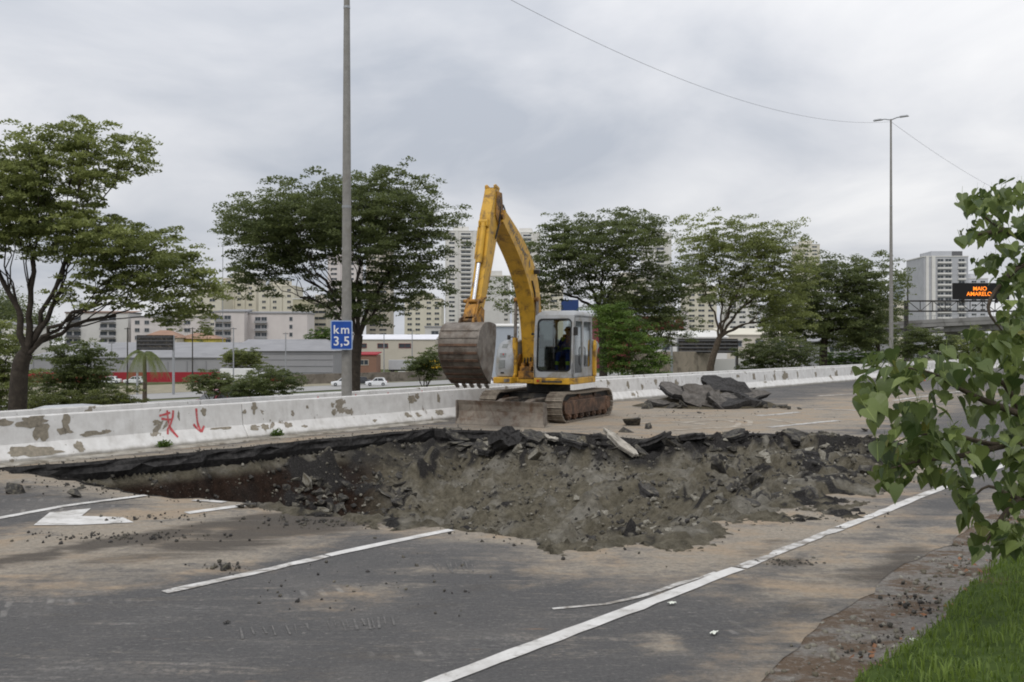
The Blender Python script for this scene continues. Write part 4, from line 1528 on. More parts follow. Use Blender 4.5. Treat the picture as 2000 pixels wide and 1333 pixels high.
def panel(outer_pts, holes, frame_fn, th, name, mat, parent, bev=0.015):
    """flat panel with rounded openings; 2D points mapped to 3D by frame_fn(u, v, depth)"""
    pts_, eds = [], []
    loops = [outer_pts] + holes
    for lp in loops:
        o_ = len(pts_)
        pts_ += [Vector(p) for p in lp]
        eds += [(o_ + i, o_ + (i + 1) % len(lp)) for i in range(len(lp))]
    v2, e2, f2, _, _, _ = geometry.delaunay_2d_cdt(pts_, eds, [], 1, 1e-6)
    hp = [np.array([tuple(p) for p in h]) for h in holes]
    fl = []
    for f in f2:
        c_ = sum((v2[i] for i in f), Vector((0, 0))) / len(f)
        if not any(inside(h, np.array([c_.x]), np.array([c_.y]))[0] for h in hp):
            fl.append(tuple(f))
    b = xb()
    m = len(v2)
    vs = [frame_fn(v.x, v.y, 0) for v in v2] + [frame_fn(v.x, v.y, -th) for v in v2]
    cnt = {}
    for f in fl:
        for i in range(len(f)):
            e_ = (f[i], f[(i + 1) % len(f)])
            cnt[tuple(sorted(e_))] = cnt.get(tuple(sorted(e_)), []) + [e_]
    fs = fl + [tuple(i + m for i in f[::-1]) for f in fl]
    fs += [(e_[0][1], e_[0][0], e_[0][0] + m, e_[0][1] + m) for e_ in cnt.values() if len(e_) == 1]
    b.add(vs, fs)
    return b.build(name, mat, parent)


cab = xb()
cab.bx(CX0, CX1 - 0.02, CY0, CY1, CZ0, CZ0 + 0.05)
cab.bx(CX0, CX0 + 0.05, CY0, CY1, CZ0 + 0.05, 1.95)
cabo = cab.build("cab", M['grey_paint'], EX, bevel=0.02)
# roof: rounded cap
b = xb()
prof = [(CX0, 2.82), (CX0 + .02, 2.92), (CX0 + .12, 2.98), (0.8, 2.99), (0.98, 2.95), (1.09, 2.86), (1.10, 2.80)]
ys = [(CY0, 0.0), (CY0 + 0.03, 0.7), (CY0 + 0.12, 1.0), (CY1 - 0.12, 1.0), (CY1 - 0.03, 0.7), (CY1, 0.0)]
vs = []
for y, k in ys:
    for x, z_ in prof:
        vs.append((x, y, 2.80 + (z_ - 2.80) * (0.35 + 0.65 * k)))
m = len(prof)
fs = [(j * m + i, j * m + i + 1, (j + 1) * m + i + 1, (j + 1) * m + i)[::-1] for j in range(len(ys) - 1) for i in range(m - 1)]
fs += [tuple(range(m)), tuple(range((len(ys) - 1) * m, len(ys) * m))[::-1], tuple(j * m for j in range(len(ys)))[::-1], tuple(j * m + m - 1 for j in range(len(ys)))]
b.add(vs, fs)
b.build("roof", M['grey_paint'], cabo, smooth=50)
ff = lambda u, v, d: Vector((cab_front(v) + d, u, v))
win = rr(CY0 + 0.085, CY1 - 0.075, CZ0 + 0.17, 2.76, 0.12, 6)
zs_ = [CZ0, 1.6, 2.0, 2.3, 2.6, 2.86]
outer_f = [(CY0, z_) for z_ in zs_] + [(CY1, z_) for z_ in zs_[::-1]]
panel(outer_f, [win], ff, 0.06, "front_frame", M['grey_paint'], cabo)
gv = rr(CY0 + 0.095, CY1 - 0.085, CZ0 + 0.18, 2.75, 0.11, 6)
seal = panel(rr(CY0 + 0.075, CY1 - 0.065, CZ0 + 0.16, 2.77, 0.13, 6), [rr(CY0 + 0.11, CY1 - 0.10, CZ0 + 0.195, 2.735, 0.10, 6)], lambda u, v, d: ff(u, v, d) + Vector((0.006, 0, 0)), 0.02, "window_seal", M['rubber'], cabo)
fwin = panel(gv, [], lambda u, v, d: ff(u, v, d) - Vector((0.02, 0, 0)), 0.006, "windscreen", M['glass'], cabo)
# sides
for y, nm in ((CY1, "left_side"), (CY0, "right_side")):
    sg = 1 if y == CY1 else -1
    sf = lambda u, v, d, y=y, sg=sg: Vector((u, y + sg * d, v))
    osd = [(CX0, CZ0), (CX1, CZ0)] + [(cab_front(z_), z_) for z_ in zs_[1:]] + [(CX0, 2.86)]
    if sg == 1:
        holes = [[(0.46, CZ0 + 0.12), (1.14, CZ0 + 0.12), (1.16, 1.9), (1.12, 2.3), (1.03, 2.70), (0.46, 2.70)], rr(CX0 + 0.10, 0.34, 1.45, 2.70, 0.07)]
    else:
        holes = [rr(CX0 + 0.12, 1.02, 1.95, 2.70, 0.08)]
    panel(osd, holes, sf, 0.05, "cab_side", M['grey_paint'], cabo)
    for h in holes:
        panel(h, [], lambda u, v, d, y=y, sg=sg: Vector((u, y - sg * 0.025 + sg * d, v)), 0.006, "side_window", M['side_glass'], cabo)
# rear window frame
panel([(CY0, 1.95), (CY1, 1.95), (CY1, 2.86), (CY0, 2.86)], [rr(CY0 + 0.1, CY1 - 0.1, 2.02, 2.74, 0.08)], lambda u, v, d: Vector((CX0 - d, u, v)), 0.05, "rear_frame", M['grey_paint'], cabo)
# door ajar edge, handle, mirror, wiper
b = xb()
b.tube([(0.40, CY1 + 0.03, 1.5), (0.40, CY1 + 0.06, 1.55), (0.40, CY1 + 0.06, 1.95), (0.40, CY1 + 0.03, 2.0)], 0.014, 8)
b.build("grab_handle", M['dark'], cabo, smooth=50)
b = xb()
b.tube([(1.22, 0.60, 1.42), (1.21, 0.58, 1.9), (1.15, 0.55, 2.35)], 0.010, 6)
b.build("wiper", M['dark'], cabo)
b = xb()
b.box((1.22, CY1 + 0.06, 2.42), (0.04, 0.12, 0.22))
b.tube([(1.1, CY1, 2.55), (1.2, CY1 + .05, 2.5)], 0.012, 6)
b.build("mirror", M['dark'], cabo, bevel=0.015)
b = xb()
b.cyl((1.26, CY0 - 0.02, 2.35), (1.30, CY0 - 0.02, 2.35), 0.035, 12).tube([(1.12, CY0, 2.35), (1.26, CY0 - .02, 2.35)], 0.012, 6)
b.build("side_lamp", M['dark'], cabo, smooth=40)
# inside: seat, console, levers
b = xb()
b.box((0.02, 0.58, 1.62), (0.5, 0.5, 0.14)).box((-0.22, 0.58, 2.0), (0.12, 0.46, 0.72), Matrix.Rotation(R(-8), 4, 'Y')).box((-0.25, .58, 2.46), (0.1, .26, .18))
b.box((0.02, 0.58, 1.40), (0.4, 0.4, 0.3))
b.build("driver_seat", M['seat'], EX, bevel=0.04, bseg=3)
b = xb()
for y in (0.22, 0.94):
    b.box((0.2, y, 1.72), (0.5, 0.14, 0.22))
    b.cyl((0.40, y, 1.82), (0.43, y, 2.02), 0.02, 8)
for y in (0.48, 0.66):
    b.cyl((0.85, y, 1.22), (0.80, y, 1.85), 0.015, 8)
b.box((1.02, 0.30, 1.45), (0.18, 0.2, 0.45))
b.build("console", M['dark'], EX, bevel=0.02)


def text_mesh(name, s, size, mat, parent, Mx, ext=0.002, align='CENTER', spacing=1.0):
    cu = bpy.data.curves.new(name, 'FONT')
    cu.body = s
    cu.size = size
    cu.extrude = ext
    cu.align_x = align
    cu.align_y = 'CENTER'
    cu.space_character = spacing
    cu.offset = size * 0.012
    to = bpy.data.objects.new(name, cu)
    COL.objects.link(to)
    bpy.context.view_layer.update()
    me = bpy.data.meshes.new_from_object(to.evaluated_get(bpy.context.evaluated_depsgraph_get()))
    bpy.data.objects.remove(to)
    me.name = name
    me.materials.clear()
    me.materials.append(mat)
    o = link(name, me, parent)
    o.matrix_local = Mx
    return o


# lettering on the cab side of the boom, running down it
a0, a1 = Vector((2.62, YB + 0.229, 5.08)), Vector((1.45, YB + 0.229, 4.33))
xd = (a1 - a0).normalized()
zd = Vector((0, 1, 0))
yd = zd.cross(xd)
rotm = Matrix((xd, yd, zd)).transposed().to_4x4()
text_mesh("boom_lettering", "NEW HOLLAND", 0.21, M['decal'], boom, UP @ Matrix.Translation(a0.lerp(a1, 0.40)) @ rotm)
c_ = a0.lerp(a1, 1.16) + Vector((0.04, 0.004, 0.04))
b = xb()
b.add([tuple(c_ + Vector((0.0, 0, 0.13))), tuple(c_ + Vector((0.06, 0, 0.02))), tuple(c_ + Vector((0.035, 0, -0.12))), tuple(c_ + Vector((-0.045, 0, -0.03)))], [(0, 1, 2, 3)])
b.build("boom_emblem", M['decal'], boom)

# ------------------------------------------------------------------ operator
OP = thing("person", "excavator operator in blue overalls with yellow-green reflective strips, seated in the cab", "person", SLEW)


def skin_body(name, joints, edges_, parent, mats, mat_fn, root=0, sub_=2):
    me = bpy.data.meshes.new(name)
    me.from_pydata([tuple(UP @ Vector(j[0])) for j in joints], edges_, [])
    o = link(name, me)
    sk = o.modifiers.new("skin", 'SKIN')
    sk.use_smooth_shade = True
    for i, j in enumerate(joints):
        r_ = j[1] if isinstance(j[1], tuple) else (j[1], j[1])
        me.skin_vertices[0].data[i].radius = r_
        me.skin_vertices[0].data[i].use_root = (i == root)
    ss = o.modifiers.new("sub", 'SUBSURF')
    ss.levels = ss.render_levels = sub_
    bpy.context.view_layer.update()
    m2 = bpy.data.meshes.new_from_object(o.evaluated_get(bpy.context.evaluated_depsgraph_get()))
    bpy.data.objects.remove(o)
    m2.name = name
    for mm in mats:
        m2.materials.append(mm)
    iv = UP.inverted()
    for p in m2.polygons:
        p.material_index = mat_fn(iv @ p.center)
        p.use_smooth = True
    return link(name, m2, parent)


Y = 0.60
J = [((0.0, Y, 1.78), 0.15), ((-0.03, Y, 1.95), 0.145), ((-0.04, Y, 2.12), 0.165), ((-0.03, Y, 2.24), 0.12), ((-0.01, Y, 2.32), 0.058), ((0.02, Y, 2.40), 0.085), ((0.03, Y, 2.50), 0.098), ((0.02, Y, 2.58), 0.07),
     ((-0.04, Y + .20, 2.22), 0.075), ((0.04, Y + .27, 1.98), 0.058), ((0.27, Y + .31, 1.98), 0.045), ((0.36, Y + .33, 2.01), 0.038), ((0.42, Y + .34, 2.02), 0.032),
     ((-0.04, Y - .20, 2.22), 0.075), ((0.04, Y - .27, 1.98), 0.058), ((0.27, Y - .31, 1.98), 0.045), ((0.36, Y - .33, 2.01), 0.038), ((0.42, Y - .34, 2.02), 0.032),
     ((0.06, Y + .11, 1.76), 0.11), ((0.46, Y + .15, 1.80), 0.085), ((0.56, Y + .16, 1.50), 0.06), ((0.58, Y + .16, 1.29), 0.05), ((0.72, Y + .17, 1.265), 0.045),
     ((0.06, Y - .11, 1.76), 0.11), ((0.46, Y - .15, 1.80), 0.085), ((0.56, Y - .16, 1.50), 0.06), ((0.58, Y - .16, 1.29), 0.05), ((0.72, Y - .17, 1.265), 0.045)]
E = [(0, 1), (1, 2), (2, 3), (3, 4), (4, 5), (5, 6), (6, 7), (2, 8), (8, 9), (9, 10), (10, 11), (11, 12), (2, 13), (13, 14), (14, 15), (15, 16), (16, 17), (0, 18), (18, 19), (19, 20), (20, 21), (21, 22), (0, 23), (23, 24), (24, 25), (25, 26), (26, 27)]


def op_mat(p):
    if p.z > 2.315 and abs(p.y - Y) < 0.14:
        return 3 if (p.z > 2.535 or p.x < -0.02) else 2
    if p.x > 0.33 and 1.93 < p.z < 2.1 and abs(p.y - Y) > 0.24:
        return 2
    if p.z < 1.30:
        return 4
    if 1.93 < p.z < 1.985 and abs(p.y - Y) < 0.2:
        return 1
    if 2.16 < p.z < 2.27 and 0.09 < abs(p.y - Y) < 0.2:
        return 1
    if 1.50 < p.z < 1.60 and p.x > 0.4:
        return 1
    if 0.12 < p.x < 0.18 and p.z > 1.9:
        return 1
    return 0


body = skin_body("body", J, E, OP, [M['blue_cloth'], M['hivis'], M['skin'], M['hair'], M['rubber']], op_mat)
b = xb()
b.box((0.135, Y, 2.455), (0.03, 0.028, 0.05), Matrix.Rotation(R(15), 4, 'Y'), 0.6)
b.build("nose", M['skin'], OP, bevel=0.008)
for s_ in (-1, 1):
    b = xb()
    b.tube([(0.02, Y + s_ * 0.098, 2.44), (0.015, Y + s_ * 0.108, 2.47), (0.02, Y + s_ * 0.098, 2.505)], [0.012, 0.02, 0.012], 8)
    b.build("ear", M['skin'], OP, smooth=60)
    b = xb()
    b.box((0.118, Y + s_ * 0.036, 2.485), (0.012, 0.026, 0.012))
    b.build("eye", M['hair'], OP)
    # fingers closed round the lever
    for k in range(4):
        b = xb()
        yy = Y + s_ * (0.335 + 0.0)
        zb = 2.045 - 0.02 * k
        b.tube([(0.41, yy - s_ * .02, zb), (0.455, yy - s_ * .015, zb), (0.462, yy + s_ * .015, zb - .003), (0.435, yy + s_ * .028, zb - .004)], [0.010, 0.0095, 0.009, 0.008], 6)
        b.build("finger", M['skin'], OP, smooth=60)
    b = xb()
    b.tube([(0.39, Y + s_ * .35, 2.04), (0.42, Y + s_ * .365, 2.055), (0.45, Y + s_ * .355, 2.062)], [0.012, 0.011, 0.009], 6)
    b.build("thumb", M['skin'], OP, smooth=60)
b = xb()
b.box((0.124, Y, 2.42), (0.01, 0.05, 0.01))
b.build("mouth", M['hair'], OP)
# ------------------------------------------------------------------ lamp posts, sign, wire
posts = [(Vector((-4.18, 23.3, -0.03)), "tall grey lamp post carrying the blue km sign"), (Vector((23.45, 57.0, -0.03)), "tall grey lamp post standing right of the excavator, its twin lamps in view"),
         (Vector((51.4, 91.2, -0.03)), "far grey lamp post behind the leafy branches")]
PH = 16.0
tops = []
for p, lab in posts:
    root = thing("lamp_post", lab, "lamp post", p, group="lamp posts along the barrier")
    MB().tube([(0, 0, 0), (0, 0, 5.6), (0, 0, 11), (0, 0, PH)], [0.135, 0.11, 0.075, 0.055], 20).build("pole", M['concrete'], root, smooth=50)
    for h_ in (5.55, 10.6):
        MB().cyl((0, 0, h_), (0, 0, h_ + 0.06), 0.118 if h_ < 8 else .085, 20).build("joint_ring", M['galv'], root, smooth=50)
    MB().cyl((0, 0, 0), (0, 0, 0.3), 0.20, 16).build("base_collar", M['concrete'], root, smooth=50)
    for s_ in (-1, 1):
        dv = (NR if s_ == 1 else -NR)
        arm_ = MB().tube([(0, 0, PH - 0.05), tuple(dv * 0.35 + Vector((0, 0, PH + 0.05))), tuple(dv * 0.55 + Vector((0, 0, PH + 0.06)))], 0.035, 8).build("lamp_arm", M['galv'], root, smooth=50)
        MB().box(tuple(dv * 0.78 + Vector((0, 0, PH + 0.07))), (0.55, 0.26, 0.09), Matrix.Rotation(math.atan2(dv.y, dv.x), 4, 'Z'), 0.8).build("lamp_head", M['galv'], arm_, bevel=0.02)
    tops.append(p + Vector((0, 0, PH - 0.15)))


def sag_wire(a, b, sag, n=40):
    return [a.lerp(b, i / n) - Vector((0, 0, sag * 4 * (i / n) * (1 - i / n))) for i in range(n + 1)]


w1 = MB().tube(sag_wire(posts[0][0] + Vector((0, 0, 13.15)), tops[1], 1.66), 0.007, 5).build("overhead_wire", M['wire'])
tag(w1, "thin overhead wire sagging across the sky to the right lamp post", "wire")
w2 = MB().tube(sag_wire(tops[1], tops[2], 0.5), 0.009, 5).build("overhead_wire", M['wire'])
tag(w2, "thin overhead wire running down to the right edge from the right lamp post", "wire")

# km sign on the near post
sc = pp(667, 655, 23.05)
SG = thing("km_sign", "blue kilometre sign reading km 3,5 fixed to the lamp post", "sign", sc, R(4))
sw, sh = 0.545, 0.735
MB().prism(rr(-sw / 2, sw / 2, -sh / 2, sh / 2, 0.035), 0.0, 0.012).build("border", M['sign_edge'], SG)
MB().prism(rr(-sw / 2 + .028, sw / 2 - .028, -sh / 2 + .028, sh / 2 - .028, 0.025), -0.004, 0.010).build("face", M['sign_blue'], SG)
RX = Matrix.Rotation(R(90), 4, 'X')
text_mesh("lettering", "km", 0.30, M['white_letter'], SG, Matrix.Translation((0, -0.007, 0.13)) @ RX, spacing=1.25)
text_mesh("lettering", "3,5", 0.32, M['white_letter'], SG, Matrix.Translation((0, -0.007, -0.16)) @ RX, spacing=1.08)
for z_ in (-.25, .25):
    MB().box((0.06, 0.08, z_), (0.34, 0.15, 0.03)).build("bracket", M['galv'], SG)

# small white box hung on the post's far side (seen beside it above the sign)
# ------------------------------------------------------------------ trees
def kmeans(P, k, it=8):
    c = P[rng.choice(len(P), k, replace=False)]
    for _ in range(it):
        a = np.argmin(((P[:, None] - c[None]) ** 2).sum(2), 1)
        for j in range(k):
            if (a == j).any():
                c[j] = P[a == j].mean(0)
    return a, c


def bez(p0, p1, t0_, n=6, wob=0.0):
    p0, p1, t0_ = Vector(p0), Vector(p1), Vector(t0_)
    L = (p1 - p0).length
    c = p0 + t0_.normalized() * L * 0.45
    out = []
    for i in range(n + 1):
        u = i / n
        q_ = p0 * (1 - u) ** 2 + c * 2 * u * (1 - u) + p1 * u * u
        if 0 < i < n and wob:
            q_ += Vector(rng.normal(0, wob, 3)) * L
        out.append(q_)
    return out


def leaf_quads(cen, size, upbias=0.6, asp=0.5):
    N = len(cen)
    nrm = rng.normal(0, 1, (N, 3))
    nrm[:, 2] = np.abs(nrm[:, 2]) + upbias
    nrm /= np.linalg.norm(nrm, axis=1)[:, None]
    a = np.cross(nrm, rng.normal(0, 1, (N, 3)))
    a /= np.linalg.norm(a, axis=1)[:, None]
    b = np.cross(nrm, a)
    s = (size * rng.uniform(0.6, 1.35, N))[:, None]
    V = np.stack([cen - a * s * .5, cen + b * s * asp * .5 - nrm * s * .06, cen + a * s * .5, cen - b * s * asp * .5 - nrm * s * .06], 1).reshape(-1, 3)
    Fq = np.arange(N * 4).reshape(N, 4)
    return V, Fq


def make_tree(name, label, base, forks, ells, nclump, nleaf, lsize, lmat, seed, clump_r=0.75, trunk_r=0.2, flat=0.42, bark='bark', group=None, cat="tree", limbs=5, tone=0.0, shell=0.5, gap=1.0):
    """base: foot of the trunk; forks: trunk path after it; ells: crown volumes as (centre, (rx, ry, rz))"""
    global rng
    rng = np.random.default_rng(seed)
    root = thing(name, label, cat, base, group=group)
    B = np.array(base)
    vol = np.array([e_[1][0] * e_[1][1] * e_[1][2] for e_ in ells]) ** 0.7
    vol = vol / vol.sum()
    pts_ = []
    tries = 0
    while len(pts_) < nclump and tries < nclump * 60:
        tries += 1
        j = rng.choice(len(ells), p=vol)
        c, r_ = np.array(ells[j][0]), np.array(ells[j][1])
        d = rng.normal(0, 1, 3)
        d /= np.linalg.norm(d)
        rr_ = rng.random() ** (1 / 3)
        if rr_ < shell and rng.random() < 0.8:
            continue
        if d[2] < -0.35 and rng.random() < 0.55:
            continue
        p = c + d * r_ * rr_
        if any(((p - q_) ** 2).sum() < (clump_r * 0.62 * gap) ** 2 for q_ in pts_):
            continue
        pts_.append(p)
    P = np.array(pts_)
    wood = MB(Matrix.Translation(-Vector(base)))
    tp = [Vector(base)] + [Vector(f) for f in forks]
    tpc = catmull(tp, 4)
    wood.tube(tpc, list(np.linspace(trunk_r * 1.25, trunk_r * 0.85, len(tpc))), 12)
    fork = tp[-1]
    tdir = (tp[-1] - tp[-2]).normalized()
    k = min(limbs, len(P))
    asg, cen = kmeans(P, k)
    for j in range(k):
        Q = P[asg == j]
        if not len(Q):
            continue
        mid = fork.lerp(Vector(cen[j]), 0.62) - Vector((0, 0, 0.06 * (Vector(cen[j]) - fork).length))
        r1 = trunk_r * 0.78 * math.sqrt(len(Q) / len(P)) * 1.35
        dd = (tdir * 0.8 + (mid - fork).normalized()).normalized()
        lim = bez(fork - tdir * trunk_r * 0.5, mid, dd, 7, 0.02)
        r2 = max(0.025, r1 * 0.55)
        wood.tube(lim, list(np.linspace(r1, r2, len(lim))), 8)
        ld = (lim[-1] - lim[-2]).normalized()
        k2 = max(1, int(round(len(Q) / 4.5)))
        a2, c2 = kmeans(Q, k2, 5)
        for m_ in range(k2):
            S = Q[a2 == m_]
            if not len(S):
                continue
            u0 = rng.integers(4, 8)
            st = lim[min(u0, 7)]
            mid2 = st.lerp(Vector(c2[m_]), 0.7)
            br = bez(st, mid2, (ld + (mid2 - st).normalized() * 1.2), 5, 0.025)
            r3 = max(0.018, r2 * 0.7 * math.sqrt(len(S) / max(1, len(Q))) * 1.5)
            wood.tube(br, list(np.linspace(r3, r3 * 0.55, len(br))), 6, cap=False)
            for p in S:
                tw_ = bez(br[-1], Vector(p), (br[-1] - br[-2]) + Vector((0, 0, .1)), 3, 0.03)
                wood.tube(tw_, list(np.linspace(r3 * 0.5, 0.007, len(tw_))), 5, cap=False)
    wood.build("trunk", M[bark], root, smooth=60)
    # foliage: sprays of leaves round each twig end
    C, T = [], []
    zlo, zhi = P[:, 2].min(), P[:, 2].max()
    for p in P:
        cr_ = clump_r * rng.uniform(0.65, 1.3)
        n_ = int(2.1 * nleaf * (cr_ / clump_r) ** 2 * rng.uniform(0.7, 1.25))
        ns = rng.integers(7, 12)
        sub_c = rng.uniform(-1, 1, (ns, 3)) * np.array([.85, .85, .8 * flat]) * cr_
        w_ = rng.integers(0, ns, n_)
        dq = rng.normal(0, 1, (n_, 3))
        dq /= np.linalg.norm(dq, axis=1)[:, None]
        dq[:, 2] = np.abs(dq[:, 2]) * 0.9 - 0.25
        q_ = p + sub_c[w_] + dq * (rng.random((n_, 1)) ** 0.45) * np.array([.42, .42, .26]) * cr_
        C.append(q_)
        cl_t = rng.normal(0.42 + tone, 0.17) + 0.10 * (p[2] - zlo) / max(.1, zhi - zlo)
        T.append(cl_t + rng.normal(0, 0.13, n_) + rng.normal(0, .1, ns)[w_])
    C = np.vstack(C)
    T = np.clip(np.concatenate(T), 0, 1)
    V, Fq = leaf_quads(C - B, lsize * 0.68)
    mesh_np("crown", V, Fq, lmat, {"tint": np.repeat(T, 4)}, root)
    return root


def ell(px, py, rx, ry, D, depth=None):
    s = D / F
    return (tuple(pp(px, py, D)), (rx * s, depth if depth is not None else rx * s * 0.9, ry * s))


GT = "trees along the verge behind the barrier"
b0 = on_terrain(30, 20.0)
make_tree("tree", "large spreading dark-trunked tree at the left edge behind the barrier", b0, [pp(38, 730, 20), pp(52, 690, 20)],
          [ell(-30, 400, 110, 80, 20), ell(110, 350, 120, 75, 20), ell(235, 300, 85, 35, 20), ell(150, 460, 100, 50, 20), ell(250, 500, 110, 60, 20), ell(320, 550, 80, 55, 20), ell(345, 610, 45, 45, 20), ell(110, 280, 60, 25, 20), ell(200, 580, 80, 35, 20), ell(60, 450, 90, 40, 20)],
          150, 250, 0.125, M['leaf_mid'], 5, clump_r=0.55, trunk_r=0.17, flat=.75, group=GT, limbs=7, shell=0.3, tone=.10, gap=1.15)
b0 = on_terrain(692, 33.0)
make_tree("tree", "broad umbrella-crowned dark tree behind the post with the blue km sign", b0, [pp(693, 725, 33), pp(700, 655, 33)],
          [ell(660, 440, 200, 75, 33), ell(560, 470, 120, 85, 33), ell(780, 470, 100, 110, 33), ell(770, 370, 75, 45, 33), ell(620, 385, 70, 35, 33), ell(490, 545, 60, 45, 33), ell(820, 560, 60, 50, 33), ell(480, 430, 50, 25, 33), ell(720, 590, 90, 45, 33)],
          210, 270, 0.155, M['leaf_dark'], 8, clump_r=0.80, trunk_r=0.19, flat=.62, group=GT, limbs=7, shell=0.25)
b0 = on_terrain(1178, 47.0)
make_tree("tree", "dark round-crowned tree right behind the excavator cab", b0, [pp(1178, 690, 47), pp(1172, 610, 47)],
          [ell(1160, 500, 120, 65, 47), ell(1215, 460, 80, 42, 47), ell(1100, 480, 55, 45, 47), ell(1270, 560, 70, 65, 47), ell(1060, 560, 60, 35, 47), ell(1240, 630, 70, 55, 47), ell(1310, 570, 45, 40, 47), ell(1000, 580, 45, 25, 47)],
          170, 210, 0.19, M['leaf_dark'], 15, clump_r=1.0, trunk_r=0.19, flat=.7, group=GT, limbs=6, shell=0.3)
b0 = on_terrain(1383, 56.0)
make_tree("tree", "open vase-shaped tree with pale limbs behind the slab heap", b0, [pp(1388, 715, 56), pp(1405, 660, 56)],
          [ell(1430, 500, 90, 60, 56), ell(1390, 460, 60, 30, 56), ell(1500, 480, 60, 40, 56), ell(1370, 530, 45, 45, 56), ell(1470, 570, 80, 45, 56), ell(1535, 540, 50, 60, 56), ell(1530, 620, 50, 40, 56)],
          130, 170, 0.22, M['leaf_mid'], 21, clump_r=1.0, trunk_r=0.2, flat=.8, group=GT, bark='bark2', limbs=8, shell=0.4, tone=.12, gap=1.1)
b0 = on_terrain(1608, 72.0)
make_tree("tree", "dense dark tree left of the right lamp post", b0, [pp(1608, 690, 72), pp(1612, 650, 72)],
          [ell(1620, 570, 85, 60, 72), ell(1680, 550, 65, 45, 72), ell(1570, 580, 60, 50, 72), ell(1700, 610, 45, 50, 72), ell(1650, 640, 80, 35, 72), ell(1550, 640, 55, 40, 72)],
          150, 200, 0.27, M['leaf_dark'], 27, clump_r=1.35, trunk_r=0.28, flat=.8, group=GT, limbs=6, shell=0.2, tone=-0.05)
b0 = on_terrain(1725, 80.0)
make_tree("tree", "small dark tree just behind the right lamp post", b0, [pp(1715, 690, 80), pp(1715, 660, 80)],
          [ell(1715, 600, 40, 50, 80), ell(1735, 560, 22, 22, 80), ell(1690, 660, 45, 30, 80)], 50, 150, 0.28, M['leaf_dark'], 33, clump_r=1.3, trunk_r=0.2, group=GT, limbs=4, shell=0.2)

GB = "bushes behind the barrier"


def bush(name, label, px, D, ells, ncl, nleaf, ls, mat, seed, cr_=0.5, z0=None, group=GB, tone=0.0, cat="bush"):
    b_ = on_terrain(px, D)
    make_tree(name, label, b_, [b_ + Vector((0, 0, 0.35)), b_ + Vector((0, 0, 0.6))], ells, ncl, nleaf, ls, mat, seed, clump_r=cr_, trunk_r=0.07, flat=0.8, group=group, cat=cat, limbs=5, shell=0.2, tone=tone)


bush("bush", "bright green bush rising over the barrier right of the excavator cab", 1225, 42, [ell(1225, 690, 60, 55, 42), ell(1190, 640, 35, 40, 42), ell(1270, 700, 30, 30, 42)], 60, 190, 0.15, M['leaf_bright'], 41, 0.7)
bush("bush", "dark shrub hanging behind the bright bush", 1270, 46, [ell(1290, 640, 60, 35, 46), ell(1200, 600, 45, 40, 46)], 40, 160, 0.17, M['leaf_dark'], 43, 0.8)
bush("bush", "dark rounded bush behind the red based wall end at left", 155, 38, [ell(150, 720, 55, 55, 38), ell(120, 760, 45, 35, 38), ell(175, 755, 40, 35, 38)], 60, 190, 0.15, M['leaf_dark'], 45, 0.6)
bush("bush", "dark low bush left of the trunk of the leftmost tree", -10, 26, [ell(-10, 690, 45, 60, 26), ell(10, 760, 40, 40, 26)], 40, 190, 0.12, M['leaf_mid'], 46, 0.5)
bush("bush", "dark wide bush over the barrier behind the dark red car", 520, 40, [ell(520, 755, 62, 26, 40), ell(480, 765, 40, 20, 40)], 50, 170, 0.13, M['leaf_dark'], 47, 0.5)
bush("bush", "dark bush left of the dark red car roof", 415, 52, [ell(415, 752, 42, 18, 52)], 30, 170, 0.15, M['leaf_dark'], 48, 0.55)
bush("bush", "dark scrubby bush beside the bucket above the barrier", 830, 62, [ell(830, 715, 28, 24, 62), ell(850, 700, 20, 20, 62)], 30, 150, 0.2, M['leaf_dark'], 49, 0.7)
bush("bush", "long dark bush over the barrier right of the slab heap", 1520, 62, [ell(1520, 695, 75, 28, 62), ell(1470, 710, 35, 15, 62)], 60, 160, 0.2, M['leaf_dark'], 50, 0.8)
bush("hedge", "clipped olive hedge behind the barrier left of the palm", 200, 29, [ell(220, 790, 58, 25, 29, 0.6), ell(150, 795, 60, 24, 29, 0.6), ell(90, 800, 50, 22, 29, 0.6)], 95, 190, 0.085, M['leaf_hedge'], 51, 0.34, cat="hedge")
bush("hedge", "green hedge at the foot of the right lamp post", 1680, 78, [ell(1680, 704, 55, 10, 78, 0.8), ell(1630, 706, 30, 9, 78, 0.8)], 50, 120, 0.2, M['leaf_bright'], 52, 0.7, cat="hedge", tone=-.2)
bush("bush", "dark green clump under the viaduct left end", 1800, 120, [ell(1800, 672, 40, 28, 120), ell(1850, 680, 35, 22, 120), ell(1765, 690, 25, 25, 120)], 60, 150, 0.34, M['leaf_dark'], 53, 1.3)
bush("bush", "green clump under the viaduct behind the branches", 1920, 115, [ell(1920, 680, 45, 28, 115), ell(1970, 670, 35, 28, 115)], 50, 150, 0.34, M['leaf_mid'], 54, 1.3)
bush("bush", "rounded dark bush before the warehouse wall, left one of the pair", 458, 180, [ell(457, 706, 20, 20, 180)], 26, 150, 0.42, M['leaf_mid'], 55, 1.2, group="bushes before the warehouse", tone=-.1)
bush("bush", "rounded dark bush before the warehouse wall, right one of the pair", 490, 182, [ell(490, 704, 20, 21, 182)], 26, 150, 0.42, M['leaf_mid'], 56, 1.2, group="bushes before the warehouse", tone=-.1)
bush("tree", "bushy green tree at the gable end of the grey warehouse", 625, 215, [ell(622, 665, 22, 16, 215), ell(640, 655, 15, 18, 215)], 26, 150, 0.5, M['leaf_bright'], 57, 1.5, group="bushes before the warehouse", cat="tree", tone=-.2)
